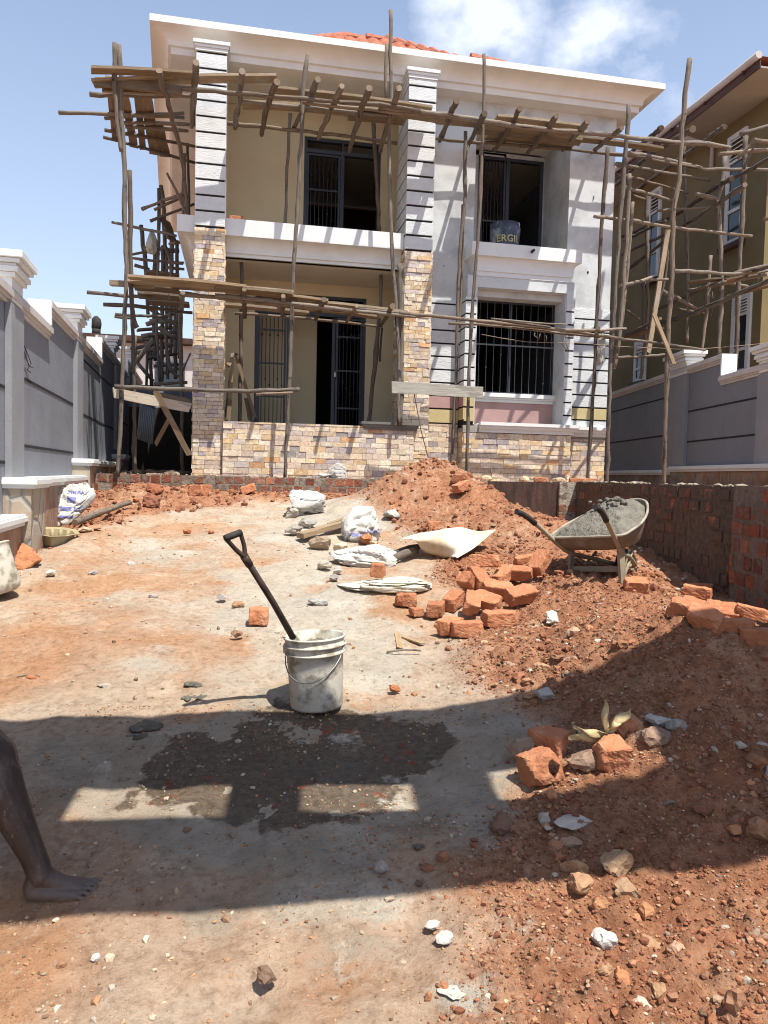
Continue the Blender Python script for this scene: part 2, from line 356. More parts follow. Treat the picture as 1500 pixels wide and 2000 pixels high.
_k = _t.mix(_t.ramp(_t.noise(2.6, 5, .7), .56, .7), _k, (.40, .34, .27)); _k = _t.mix(_t.ramp(_t.noise(9, 6, .75), .6, .7), _k, (.33, .29, .24)); _k = _t.mix(1.0, _k, _t.attr().outputs['Color'], 'MULTIPLY')
_t.bump(_t.noise(14, 5), .6, .02); _t.bump(_t.noise(160, 2), .3, .002); MAT['sack'] = _t.fin(_k, .75)
MAT['ink'] = simple('blue_print_ink', (.16, .18, .42), (.24, .26, .48), 40, .7)
MAT['sheet'] = simple('stained_tin_sheet', (.72, .65, .52), (.62, .53, .40), 4, .55, ((12, .3, .01),), c3=(.46, .31, .17), s3=1.6)
MAT['husk'] = simple('dry_maize_husk', (.55, .45, .25), (.42, .33, .17), 12, .8, ((40, .5, .004),))
MAT['paper'] = simple('white_scrap', (.78, .78, .76), (.68, .67, .64), 8, .7)
MAT['skin'] = simple('dusty_dark_skin', (.050, .030, .023), (.036, .022, .017), 7, .55, ((90, .25, .002),), c3=(.11, .088, .075), s3=5)
MAT['sole'] = simple('pale_sole_skin', (.22, .13, .09), (.16, .09, .06), 12, .7)
MAT['cloth'] = simple('grey_shorts_cloth', (.08, .085, .10), (.06, .06, .075), 9, .9)
MAT['shirt'] = simple('faded_blue_shirt', (.16, .22, .32), (.12, .17, .26), 9, .9)
MAT['hair'] = simple('black_hair', (.012, .01, .009), None, rough=.8)
MAT['nwall'] = simple('neighbour_ochre_wall', (.20, .158, .075), (.175, .138, .065), 1.6, .85, ((60, .2, .003),), c3=(.22, .18, .095), s3=.7)
MAT['nsoffit'] = simple('neighbour_soffit', (.36, .335, .29), (.31, .285, .245), 1.4, .8)
MAT['brownwood'] = simple('brown_fascia', (.06, .03, .022), (.09, .045, .03), 4, .6)
MAT['gutter'] = simple('pale_gutter', (.50, .46, .44), (.42, .38, .36), 3, .5)
MAT['bluetub'] = simple('dark_blue_drum', (.035, .045, .07), (.07, .09, .13), 5, .35, c3=(.34, .36, .38), s3=3.4)  # pale patches are the drum's sheen, put into its colour
MAT['label_y'] = simple('yellow_lettering', (.60, .52, .22), (.40, .34, .14), 20, .6)
MAT['zinc'] = simple('corrugated_zinc', (.36, .37, .38), (.27, .27, .27), 4, .5, metal=.3)

MAT['dimsteel'] = simple('grey_grille_paint', (.16, .16, .165), (.11, .11, .115), 12, .5)
MAT['rimcement'] = simple('cement_on_rim', (.36, .32, .25), (.24, .20, .15), 9, .8, ((40, .5, .006),))
# ------------------------------------------------------------------ sky, sun
SUN_EL, SUN_AZ = R_(65), R_(29)            # sun stands behind and to the right of the camera
SDIR = np.array([math.sin(SUN_AZ)*math.cos(SUN_EL), -math.cos(SUN_AZ)*math.cos(SUN_EL), math.sin(SUN_EL)])  # towards the sun
w = bpy.data.worlds.new('World'); sc.world = w; w.use_nodes = True
nt = w.node_tree; bg = nt.nodes['Background']
sky = nt.nodes.new('ShaderNodeTexSky'); sky.sky_type = 'NISHITA'; sky.sun_disc = False
sky.sun_elevation = SUN_EL; sky.sun_rotation = math.atan2(SDIR[0], SDIR[1]); sky.altitude = 1100; sky.air_density = 1.25; sky.dust_density = 2.5; sky.ozone_density = 1.6
tc = nt.nodes.new('ShaderNodeTexCoord'); mp = nt.nodes.new('ShaderNodeMapping'); mp.inputs['Scale'].default_value = (1.0, 1.0, 1.5)
nt.links.new(tc.outputs['Generated'], mp.inputs['Vector'])
def wnoise(scale, det, off):
    q = nt.nodes.new('ShaderNodeTexNoise'); q.inputs['Scale'].default_value = scale; q.inputs['Detail'].default_value = det; q.inputs['Roughness'].default_value = .58
    a = nt.nodes.new('ShaderNodeVectorMath'); a.operation = 'ADD'; a.inputs[1].default_value = off; nt.links.new(mp.outputs['Vector'], a.inputs[0]); nt.links.new(a.outputs[0], q.inputs['Vector']); return q.outputs['Fac']
def wm(op, a, b):
    q = nt.nodes.new('ShaderNodeMath'); q.operation = op
    for v, k in ((a, 0), (b, 1)):
        if isinstance(v, (int, float)): q.inputs[k].default_value = v
        else: nt.links.new(v, q.inputs[k])
    return q.outputs[0]
def blob(x, y, sharp, amp):                 # a cumulus stands in this direction of the sky
    v = ray(x, y); v = v/np.linalg.norm(v)
    d = nt.nodes.new('ShaderNodeVectorMath'); d.operation = 'DISTANCE'; nt.links.new(tc.outputs['Generated'], d.inputs[0]); d.inputs[1].default_value = tuple(v)
    q = wm('MULTIPLY', d.outputs['Value'], sharp); q = wm('SUBTRACT', 1.0, q); q = wm('MAXIMUM', q, 0.0); return wm('MULTIPLY', q, amp)
clouds = None
for b in ((950, 50, 8.5, .62), (890, 10, 12, .5), (1035, 15, 12, .45), (1165, 75, 9.5, .60), (1120, 35, 13, .4), (1240, 105, 11.5, .45), (1315, 190, 14, .30), (30, 45, 9, .24)):
    q = blob(*b); clouds = q if clouds is None else wm('MAXIMUM', clouds, q)
n1 = wnoise(11.0, 9, (3.1, .4, 1.7)); n2 = wnoise(2.2, 4, (.3, 2.4, .7))
dens = wm('ADD', wm('MULTIPLY', clouds, 1.0), wm('MULTIPLY', wm('SUBTRACT', n1, .5), wm('ADD', .05, wm('MULTIPLY', clouds, 3.0))))
rmp = nt.nodes.new('ShaderNodeValToRGB'); rmp.color_ramp.elements[0].position = .20; rmp.color_ramp.elements[1].position = .52; nt.links.new(dens, rmp.inputs['Fac'])
mx = nt.nodes.new('ShaderNodeMix'); mx.data_type = 'RGBA'; nt.links.new(wm('MULTIPLY', rmp.outputs['Color'], .9), mx.inputs[0]); nt.links.new(sky.outputs['Color'], mx.inputs[6]); mx.inputs[7].default_value = (5.9, 6.2, 6.9, 1)
# thin high veil that pales the low sky
sx = nt.nodes.new('ShaderNodeSeparateXYZ'); nt.links.new(tc.outputs['Generated'], sx.inputs[0])
veil = wm('MULTIPLY', wm('POWER', wm('MAXIMUM', wm('SUBTRACT', 1.0, sx.outputs['Z']), 0.0), 1.6), .62)
mv = nt.nodes.new('ShaderNodeMix'); mv.data_type = 'RGBA'; nt.links.new(veil, mv.inputs[0]); nt.links.new(mx.outputs[2], mv.inputs[6]); mv.inputs[7].default_value = (5.6, 6.3, 7.9, 1)
nt.links.new(mv.outputs[2], bg.inputs['Color']); bg.inputs['Strength'].default_value = .102
sl = bpy.data.lights.new('sun', 'SUN'); sl.energy = 4.3; sl.angle = R_(.53); sl.color = (1.0, .955, .88)
so = bpy.data.objects.new('sun', sl); col.objects.link(so)
so.rotation_euler = Vector(tuple(-SDIR)).to_track_quat('-Z', 'Y').to_euler()
sc.view_settings.view_transform = 'Standard'; sc.view_settings.look = 'None'; sc.view_settings.exposure = 0.8; sc.view_settings.gamma = 1.0
sc.cycles.filter_width = 1.05; sc.cycles.max_bounces = 6; sc.cycles.diffuse_bounces = 4

# ------------------------------------------------------------------ ground sheet
def axis(lo, hi, fine_lo, fine_hi, f0, f1, grow):
    out = [fine_lo]; s = f0
    while out[-1] < fine_hi:
        k = (out[-1]-fine_lo)/(fine_hi-fine_lo); out.append(out[-1]+f0*(1-k)+f1*k)
    s = f1
    while out[-1] < hi: s *= grow; out.append(out[-1]+s)
    s = f0; pre = []
    x = fine_lo
    while x > lo: s *= grow; x -= s; pre.append(x)
    return np.array(pre[::-1]+out)
# grid in the fall line of the slope: across it (lat) and up it (d)
dl = axis(-240, 260, 1.55, 4.6, .0125, .02, 1.012)
dl = dl[:0]
ds_ = axis(-60, 300, 1.5, 10.6, .0125, .034, 1.16)
half = [0.0]; s_ = .0135
while half[-1] < 320:
    if half[-1] > 1.0: s_ *= 1.006
    if half[-1] > 3.9: s_ *= 1.13
    half.append(half[-1]+s_)
half = np.array(half); ls_ = np.concatenate([-half[1:][::-1], half])
LA, DD = np.meshgrid(ls_, ds_)
GX = LA*RH[0]+DD*FH[0]; GY = LA*RH[1]+DD*FH[1]
GZ = H(GX, GY)
def sdf_poly(px, lat, d):
    Q = [gpx(*p) for p in px]; Q = np.array([latd(q[0], q[1]) for q in Q]); n = len(Q)
    best = np.full(lat.shape, 1e9); ins = np.zeros(lat.shape, bool)
    for i in range(n):
        a, b = Q[i], Q[(i+1) % n]; e = b-a
        t = np.clip(((lat-a[0])*e[0]+(d-a[1])*e[1])/(e@e), 0, 1)
        best = np.minimum(best, np.hypot(lat-a[0]-e[0]*t, d-a[1]-e[1]*t))
        c = ((a[1] > d) != (b[1] > d)) & (lat < (b[0]-a[0])*(d-a[1])/(b[1]-a[1]+1e-12)+a[0]); ins ^= c
    return np.where(ins, -best, best)
WET = [(250, 1450), (300, 1405), (420, 1425), (560, 1390), (720, 1392), (830, 1440), (845, 1490), (800, 1560), (720, 1630), (560, 1655), (440, 1600), (330, 1540)]
GREY = [(30, 1430), (300, 1380), (620, 1350), (1010, 1400), (1010, 1560), (960, 1690), (700, 1800), (430, 1780), (180, 1640), (60, 1560)]
DUSTS = [(500, 1010, 1.1, .9, .75), (420, 1080, 1.0, .8, .65), (640, 1060, .6, .7, .6), (620, 1330, .8, .28, .9), (330, 1300, .5, .25, .55), (760, 1290, .35, .5, .6), (930, 1500, .35, .35, .7), (1040, 1550, .12, .1, .5), (650, 1770, .35, .16, .8), (880, 1950, .1, .06, .8), (560, 1820, .5, .12, .4), (820, 1230, .3, .4, .5), (300, 1160, .8, .4, .4), (250, 1580, .5, .3, .5), (1270, 1100, .5, .35, .7), (1330, 1140, .4, .3, .6), (100, 1170, .3, .3, .35), (1130, 1160, .5, .3, .45)]
near = (DD > 1.2) & (DD < 12) & (np.abs(LA) < 7)
dust = np.zeros(LA.shape); wet = np.zeros(LA.shape); red = redness(LA, DD)
nn = fbm(LA*2.1, DD*2.1, 41, 5); nf = fbm(LA*7, DD*7, 44, 4)
for (x, y, sl_, sd_, a_) in DUSTS:
    q = gpx(x, y); l0, d0 = latd(q[0], q[1]); dust = np.maximum(dust, a_*np.exp(-((LA-l0)/sl_)**2-((DD-d0)/sd_)**2))
sg = sdf_poly(GREY, LA, DD)+(nn-.5)*.75+(nf-.5)*.3; grey = sst(.22, -.25, sg)
strip = np.exp(-((LA+.55+.05*(DD-4))/np.interp(DD, [2, 4, 6, 9.5], [.9, .8, .85, .75]))**2)*sst(3.1, 4.3, DD)*.85
dust = np.maximum(dust, strip)
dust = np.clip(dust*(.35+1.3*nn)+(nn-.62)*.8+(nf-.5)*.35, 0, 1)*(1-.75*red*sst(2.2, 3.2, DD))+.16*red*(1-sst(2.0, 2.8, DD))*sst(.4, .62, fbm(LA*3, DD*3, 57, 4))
swt = sdf_poly(WET, LA, DD)+(nn-.5)*.5+(nf-.5)*.42+(fbm(LA*22, DD*22, 52, 3)-.5)*.2; wet = sst(.15, -.14, swt)*(.55+.7*fbm(LA*5, DD*5, 48, 4))
wet = np.clip(wet, 0, 1)*(~((nf > .68) & (nn > .45)))
for (x, y, sl_, sd_, a_) in ((110, 1270, .7, .5, .55), (330, 1880, .35, .22, .5), (60, 1880, .4, .25, .45), (430, 1240, .4, .3, .4), (250, 1200, .6, .35, .4), (640, 1930, .2, .15, .45), (520, 1160, .3, .2, .3), (90, 1650, .25, .2, .35), (300, 1560, .3, .15, .3), (820, 1860, .25, .25, .45)):
    q = gpx(x, y); l0, d0 = latd(q[0], q[1]); red = np.maximum(red, a_*.55*(.3+1.4*nn)*np.exp(-((LA-l0)/sl_)**2-((DD-d0)/sd_)**2))
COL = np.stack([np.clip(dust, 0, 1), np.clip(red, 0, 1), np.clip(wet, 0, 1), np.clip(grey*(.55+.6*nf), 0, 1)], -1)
ny, nx = LA.shape
idx = np.arange(ny*nx).reshape(ny, nx)
quads = np.stack([idx[:-1, :-1], idx[:-1, 1:], idx[1:, 1:], idx[1:, :-1]], -1).reshape(-1, 4)
me = bpy.data.meshes.new('ground')
me.vertices.add(ny*nx); me.vertices.foreach_set('co', np.stack([GX, GY, GZ], -1).reshape(-1))
me.loops.add(quads.size); me.loops.foreach_set('vertex_index', quads.reshape(-1).astype(np.int32))
me.polygons.add(len(quads)); me.polygons.foreach_set('loop_start', np.arange(0, quads.size, 4, dtype=np.int32)); me.polygons.foreach_set('loop_total', np.full(len(quads), 4, dtype=np.int32))
me.polygons.foreach_set('use_smooth', np.ones(len(quads), bool))
me.update(calc_edges=True)
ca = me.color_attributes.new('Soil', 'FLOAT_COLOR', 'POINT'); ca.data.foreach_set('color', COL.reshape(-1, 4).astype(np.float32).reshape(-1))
t = NT('building_site_earth'); a = t.attr('Soil'); sp = t.n.new('ShaderNodeSeparateColor'); t.lk(a.outputs['Color'], sp.inputs[0])
fin_n = t.noise(38, 6, .7); mid_n = t.noise(6, 6, .65); big_n = t.noise(1.4, 5, .6); spk = t.noise(150, 3, .6)
tan = t.mix(t.ramp(mid_n, .35, .68), (.425, .325, .24), (.49, .405, .315)); tan = t.mix(t.ramp(big_n, .42, .6), tan, (.42, .25, .145))
tan = t.mix(t.ramp(fin_n, .55, .72), tan, (.55, .45, .34))
redc = t.mix(t.ramp(mid_n, .35, .65), (.28, .12, .062), (.41, .21, .118)); redc = t.mix(t.ramp(fin_n, .58, .72), redc, (.16, .055, .027)); redc = t.mix(t.ramp(t.noise(11, 5, .7), .66, .74), redc, (.47, .30, .18))
redc = t.mix(t.ramp(t.noise(2.1, 7, .75), .53, .68), redc, (.47, .30, .19)); redc = t.mix(t.ramp(spk, .68, .74), redc, (.56, .46, .37))
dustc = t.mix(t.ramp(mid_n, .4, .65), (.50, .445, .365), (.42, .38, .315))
greyc = t.mix(t.ramp(mid_n, .4, .62), (.42, .365, .29), (.33, .28, .215))
wetc = t.mix(t.ramp(fin_n, .4, .62), (.175, .133, .093), (.105, .082, .06)); wetc = t.mix(t.ramp(t.noise(9, 4, .65), .62, .68), wetc, (.26, .075, .035))
k = t.mix(sp.outputs[1], tan, redc)
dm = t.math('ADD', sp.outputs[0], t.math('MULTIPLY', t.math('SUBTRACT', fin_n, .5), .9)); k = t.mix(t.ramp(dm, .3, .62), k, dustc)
gm = t.math('ADD', a.outputs['Alpha'], t.math('MULTIPLY', t.math('SUBTRACT', fin_n, .5), .6)); k = t.mix(t.ramp(gm, .38, .66), k, greyc)
wm_ = t.math('ADD', sp.outputs[2], t.math('MULTIPLY', t.math('SUBTRACT', fin_n, .5), .8)); k = t.mix(t.ramp(wm_, .36, .58), k, wetc)
k = t.mix(t.ramp(spk, .70, .76), k, (.62, .57, .50))
grit = t.vor(55); lump = t.vor(19); pit = t.noise(24, 7, .75)
k = t.mix(t.ramp(pit, .28, .46, (.55, .52, .5), (1, 1, 1)), (0, 0, 0), k) if False else t.mix(1.0, k, t.ramp(pit, .30, .52, (.62, .58, .55), (1.04, 1.04, 1.04)), 'MULTIPLY')
k = t.mix(1.0, k, t.ramp(t.noise(3.3, 7, .7), .3, .7, (.84, .82, .80), (1.12, 1.13, 1.14)), 'MULTIPLY')
k = t.mix(t.ramp(t.noise(52, 3, .7), .70, .78), k, (.20, .125, .085)); k = t.mix(1.0, k, t.ramp(t.noise(.9, 6, .7), .36, .64, (1.0, .925, .85), (.97, 1.0, 1.01)), 'MULTIPLY'); k = t.mix(t.ramp(t.noise(2.6, 7, .78), .60, .70), k, (.56, .50, .41))
t.bump(fin_n, .7, .025); t.bump(grit, -.5, .010); t.bump(lump, -.35, .02); t.bump(pit, .8, .02); t.bump(spk, .5, .006)
MAT['earth'] = t.fin(k, t.ramp(wm_, .3, .6, (.95, .95, .95), (.62, .62, .62)), 0, .25)
me.materials.append(MAT['earth'])
ground = bpy.data.objects.new('ground', me); col.objects.link(ground); tag(ground, 'sloping bare earth yard, dusty orange and cement grey', 'ground', kind='structure')

# terrace of beaten earth round the houses, held by the brick retaining walls
TZ = 1.555
WBX, WBY = 5.02, 10.62
wb_dir = np.array([math.sin(R_(10.6)), math.cos(R_(10.6))])
pB = np.array([WBX, WBY])-wb_dir*14
mb = MB(); pts = [(-2.02, 10.62), (WBX+.1, 10.62), tuple(pB+np.array([.1, 0])), (120, pB[1]), (120, 160), (-90, 160), (-90, 10.62)]
b0 = len(mb.v); mb.v += [(x, y, TZ) for x, y in pts]; mb.face(range(len(pts)))
tt = NT('terrace_earth'); kk = tt.mix(tt.ramp(tt.noise(3, 6, .7), .38, .65), (.36, .17, .085), (.44, .31, .20)); kk = tt.mix(tt.ramp(tt.noise(12, 5, .7), .55, .7), kk, (.24, .10, .05))
tt.bump(tt.noise(18, 6, .7), .9, .04); MAT['terrace'] = tt.fin(kk, .95)
tag(mb.build('terrace', MAT['terrace']), 'raised beaten earth terrace under the houses', 'terrace', kind='structure')

# ------------------------------------------------------------------ gravel and crumbs (nobody could count these)
rs = np.random.RandomState(5)
def scatter(name, label, n, sampler, rmin, rmax, pal, lvl=1, powr=2.6):
    V0, F0 = ICO[lvl]; F0 = np.array(F0); nv = len(V0); Vs, Cs, k = [], [], 0
    L, D = sampler(n); n = len(L); X = L*RH[0]+D*FH[0]; Y = L*RH[1]+D*FH[1]; Z = H(X, Y)
    u = rs.rand(n); r = rmin*(rmax/rmin)**(u**powr)
    W = V0[None]*(1+rs.uniform(-.36, .30, (n, nv, 1)))*rs.uniform(.5, 1.2, (n, 1, 3))*np.array([1, 1, .8])
    a_ = rs.uniform(0, 6.28, n); ca_, sa_ = np.cos(a_)[:, None], np.sin(a_)[:, None]
    W = np.stack([W[..., 0]*ca_-W[..., 1]*sa_, W[..., 0]*sa_+W[..., 1]*ca_, W[..., 2]], -1)*r[:, None, None]
    W = W+np.stack([X, Y, Z+r*.25], -1)[:, None, :]
    pal = np.array(pal); pi = rs.choice(len(pal), n, p=pal[:, 3]/pal[:, 3].sum()); c = pal[pi, :3]*rs.uniform(.7, 1.25, (n, 1))
    Fq = (F0[None]+np.arange(n)[:, None, None]*nv).reshape(-1, 3)
    me = bpy.data.meshes.new(name); me.vertices.add(n*nv); me.vertices.foreach_set('co', W.reshape(-1)); me.loops.add(Fq.size); me.loops.foreach_set('vertex_index', Fq.reshape(-1).astype(np.int32))
    me.polygons.add(len(Fq)); me.polygons.foreach_set('loop_start', np.arange(0, Fq.size, 3, dtype=np.int32)); me.polygons.foreach_set('loop_total', np.full(len(Fq), 3, dtype=np.int32)); me.polygons.foreach_set('use_smooth', np.zeros(len(Fq), bool)); me.update(calc_edges=True)
    ca = me.color_attributes.new('Col', 'FLOAT_COLOR', 'POINT'); cc = np.concatenate([np.repeat(c, nv, 0), np.ones((n*nv, 1))], 1); ca.data.foreach_set('color', cc.astype(np.float32).reshape(-1))
    me.materials.append(MAT['stoneattr']); o = bpy.data.objects.new(name, me); col.objects.link(o); return tag(o, label, 'gravel', kind='stuff')
REDP = [(.31, .135, .07, 6), (.25, .10, .055, 5), (.36, .19, .115, 3), (.40, .27, .18, .8), (.54, .48, .40, .22), (.30, .23, .18, .4)]
GRYP = [(.44, .36, .27, 4), (.34, .26, .19, 3), (.52, .46, .37, 2), (.36, .20, .11, 3), (.22, .14, .09, 2)]
TANP = [(.42, .25, .14, 5), (.34, .19, .10, 4), (.48, .33, .21, 3), (.25, .14, .08, 3), (.56, .49, .40, .6)]
def samp_fine(n):
    L = rs.uniform(-.4, 2.3, n*4); D = 1.45+rs.rand(n*4)**1.4*4.5; ok = (rs.rand(n*4) < redness(L, D)) & (np.abs(L) < D*.56+.1); return L[ok][:n], D[ok][:n]
def samp_red(n):
    L = rs.uniform(-.4, 2.3, n*4); D = 1.45+rs.rand(n*4)**1.3*5.6; ok = (rs.rand(n*4) < redness(L, D)**1.5*(.25+1.2*sst(.4, .65, fbm(L*1.6, D*1.6, 71, 3)))) & (np.abs(L) < D*.56+.1); return L[ok][:n], D[ok][:n]
def samp_back(n):
    L = rs.uniform(-3.9, 2.6, n*4); D = rs.uniform(5.5, 10.2, n*4); ok = rs.rand(n*4) < redness(L, D); return L[ok][:n], D[ok][:n]
def samp_path(n):
    L = rs.uniform(-3.4, 1.4, n*3); D = 1.45+rs.rand(n*3)**1.2*8.2; ok = (rs.rand(n*3) < .2+.8*sst(.5, .68, fbm(L*1.3, D*1.3, 77, 3))) & (np.abs(L) < D*.56+.1); return L[ok][:n], D[ok][:n]
scatter('gravel', 'loose red soil crumbs and small stones over the right of the yard', 14000, samp_red,   .0032, .0165, REDP, powr=2.8)
scatter('gravel', 'fine crumbly grains of red soil all over the right side of the yard', 22000, samp_fine, .0022, .0095, REDP[:4], powr=1.8)
scatter('gravel', 'clods of dug red soil along the foot of the brick walls and on the far heap', 7000, samp_back, .006, .045, REDP[:4], powr=3)
def samp_near(n):
    L = rs.uniform(-1.6, 1.7, n*4); D = 1.4+rs.rand(n*4)**1.1*2.2; ok = (rs.rand(n*4) < .15+sst(.42, .66, fbm(L*2.3, D*2.3, 91, 4))) & (np.abs(L) < D*.56+.1); return L[ok][:n], D[ok][:n]
def samp_clod(n):
    L = rs.uniform(.1, 1.9, n*5); D = rs.uniform(1.5, 4.6, n*5); ok = (rs.rand(n*5) < redness(L, D)*sst(.45, .62, fbm(L*1.9, D*1.9, 95, 3))*np.interp(D, [1.5, 2.6, 4.6], [1, .8, .35])) & (np.abs(L) < D*.56+.1); return L[ok][:n], D[ok][:n]
scatter('clods', 'angular clods and brick crumbs lying thick in the red soil on the right', 520, samp_clod, .011, .036, [(.40, .19, .10, 4), (.32, .14, .08, 4), (.48, .27, .15, 2), (.52, .36, .24, 1.2), (.28, .15, .09, 2)], lvl=2, powr=2.0)
scatter('gravel', 'fine tan grit lying over the sunlit ground nearest the camera', 9000, samp_near, .0018, .0085, TANP, powr=2.2)
scatter('gravel', 'scattered grit and cement crumbs on the trodden path', 3600, samp_path, .003, .018, GRYP)

# ------------------------------------------------------------------ unseen canopy added over the camera, shaped to cast the shaded band in front
CZ = 3.75
def lift(x, y):                             # where the sunbeam that meets this spot of ground crosses the canopy level
    q = gpx(x, y); k = (CZ-q[2])/SDIR[2]; return q[:2]+SDIR[:2]*k
def cl(p): return np.array(latd(p[0], p[1]))
nl, nr, fl, fr = cl(lift(60, 1790)), cl(lift(745, 1742)), cl(lift(60, 1418)), cl(lift(800, 1388))
e_ = (nr-nl)/np.linalg.norm(nr-nl); ev = np.array([-e_[1], e_[0]])
depth = float((fr-nr)@ev)
def cx(p): q = cl(lift(*p))-nl; return float(q@e_), float(q@ev)
w1 = [cx(p) for p in ((140, 1543), (118, 1612), (460, 1527), (460, 1590))]; w2 = [cx(p) for p in ((582, 1522), (582, 1592), (790, 1510), (845, 1580))]; w3 = [cx(p) for p in ((937, 1497), (968, 1560))]
va = (min(w1[1][1], w1[3][1])+w2[1][1])/2; vb = (w1[0][1]+w2[0][1])/2
mb = MB()
def slab(u0, u1, v0, v1, z0, z1):
    P = [nl+e_*u+ev*v for u, v in ((u0, v0), (u1, v0), (u1, v1), (u0, v1))]; P = [LD(*p) for p in P]
    mb.hexa([(x, y, z0) for x, y in P]+[(x, y, z1) for x, y in P])
U0, U1 = -1.6, 5.2
slab(U0, U1, 0, va, CZ-.06, CZ+.06); slab(U0, U1, vb, depth, CZ-.06, CZ+.06)
a1, b1 = (w1[0][0]+w1[1][0])/2, w1[2][0]; a2, b2 = w2[0][0], (w2[2][0]+w2[3][0])/2; a3 = (w3[0][0]+w3[1][0])/2
for u0, u1 in ((U0, a1), (b1, a2), (b2, a3), (a3+.62, U1)): slab(u0, u1, va, vb, CZ-.06, CZ+.06)
caster = thing('shade_canopy', 'unseen concrete canopy with square openings, added overhead to cast the shaded band', 'canopy', (*LD(0, 0), 0))
mb.build('canopy_slab', MAT['cement'], caster)
for u in (U0+.2, U1-.2):
    for v in (.15, depth-.15):
        x, y = LD(*(nl+e_*u+ev*v)); mb = MB(); mb.tube([(x, y, -.6), (x, y, CZ-.06)], .06, 10); mb.build('post', MAT['cement'], caster)
# ------------------------------------------------------------------ the house under construction
house = thing('house', 'white two storey house with stone clad pillars and unfinished render', 'house', (0, 11.0, TZ))
YW, YB, XL, XR = 11.55, 12.55, -.66, 6.01
CB, EZ = 7.56, 7.92                       # cornice underside, eave top
STONE = [(.62, .49, .355), (.67, .575, .45), (.70, .62, .51), (.58, .35, .19), (.62, .46, .28), (.47, .41, .395), (.38, .34, .355), (.56, .46, .38), (.66, .54, .37), (.53, .455, .42)]
SW = [4, 5, 4, 1.0, 2, 2.2, 1.6, 2, 2, 1.5]
def clad(mb, o, ud, nd, width, z0, z1, rh, lmin, lmax, gap=.004, skip=(), depth=.03, seed=1):
    r = random.Random(seed); o = np.array(o, float); ud = np.array(ud, float); nd = np.array(nd, float); z = z0
    while z < z1-.012:
        h = min(rh*r.uniform(.86, 1.14), z1-z); u = -r.uniform(0, lmax*.8); 
        while u < width-.005:
            l = r.uniform(lmin, lmax); a, b = max(u, 0), min(u+l, width); u += l
            if b-a < .02: continue
            c = r.choices(STONE, SW)[0]; f = r.uniform(.85, 1.15); c = tuple(q*f for q in c); pr = r.uniform(.004, .017)
            cu, cz = (a+b)/2, z+h/2
            if any(x0 < cu < x1 and y0 < cz < y1 for x0, x1, y0, y1 in skip): continue
            P = []
            for zz in (z+gap/2, z+h-gap/2):
                for uu, nn_ in ((a+gap/2, pr), (b-gap/2, pr), (b-gap/2, -depth), (a+gap/2, -depth)):
                    q = o+ud*uu+nd*(nn_+r.uniform(-.003, .003)); P.append((q[0], q[1], zz+r.uniform(-.002, .002)))
            mb.hexa(P, c)
        z += h
def coursed(mb, x0, x1, y, z0, z1, sp, depth=.02, groove=.026, cols=None, start=None):
    z = z0; i = 0
    while z < z1-.02:
        t = min(z+sp, z1); mb.box((x0, y-depth, z+groove*(i > 0 or start is not None)), (x1, y, t), (1, 1, 1), (cols(i) if cols else 0)); z = t; i += 1
# ----- pillars
for (px0, name_l) in ((XL, 'left'), (2.39, 'mid')):
    x0, x1 = px0, px0+.42; zs = 5.07 if name_l == 'left' else 4.98
    core = MB(); core.box((x0+.015, 11.015, TZ-.2), (x1-.015, 11.70, 7.50)); p = core.build('pillar', MAT['joint'], house)
    mb = MB(); clad(mb, (x0, 11.0, 0), (1, 0, 0), (0, -1, 0), .42, TZ-.02, zs, .062, .09, .24, seed=3 if px0 < 0 else 4)
    clad(mb, (x0, 11.70, 0), (0, -1, 0), (-1, 0, 0), .70, TZ-.02, zs, .062, .09, .24, seed=5 if px0 < 0 else 6)
    clad(mb, (x1, 11.0, 0), (0, 1, 0), (1, 0, 0), .70, TZ-.02, zs, .062, .09, .24, seed=7 if px0 < 0 else 8)
    mb.build('stone_cladding', MAT['stone'], p)
    mb = MB(); z = zs+.004; sp = .2175
    while z < 7.49:
        t = min(z+sp, 7.5); mb.box((x0, 11.0, z+.031), (x1, 11.705, t)); z = t
    mb.build('block_courses', MAT['texwhite'], p, bevel=.004)
    mb = MB()
    for k, (o, z0, z1) in enumerate(((.012, 7.50, 7.545), (.026, 7.547, 7.585), (.042, 7.587, 7.637))): mb.box((x0-o, 11.0-o, z0), (x1+o, 11.70, z1))
    mb.build('capital', MAT['white'], p, bevel=.003)
# ----- walls
def wall(name, mat, boxes):
    mb = MB()
    for a, b in boxes: mb.box(a, b)
    return mb.build(name, mat, house)
DL0, DL1, DLZ = .224, 2.08, 4.60; UL0, UL1, UZ0, UZ1 = .988, 2.275, 5.0, 7.18
wall('verandah_wall', MAT['ochre'], [((-.60, YB, TZ), (DL0, YB+.16, 4.80)), ((DL1, YB, TZ), (2.95, YB+.16, 4.80)), ((DL0, YB, DLZ), (DL1, YB+.16, 4.80)), ((-.60, 11.73, TZ), (-.46, YB, 4.80)), ((2.83, 11.76, TZ), (2.95, YB, 4.80))])
wall('balcony_wall', MAT['ochre'], [((-.60, YB, 4.98), (UL0, YB+.16, CB)), ((UL1, YB, 4.98), (2.95, YB+.16, CB)), ((UL0, YB, UZ1), (UL1, YB+.16, CB)), ((-.60, 11.73, 5.3), (-.46, YB, CB)), ((2.83, 11.76, 4.98), (2.95, YB, CB))])
N0, N1, NZ0, NZ1 = 3.62, 5.22, 4.95, 7.27; B0, B1 = 3.62, 5.115; BX0, BX1, BY = 3.457, 5.264, 11.27
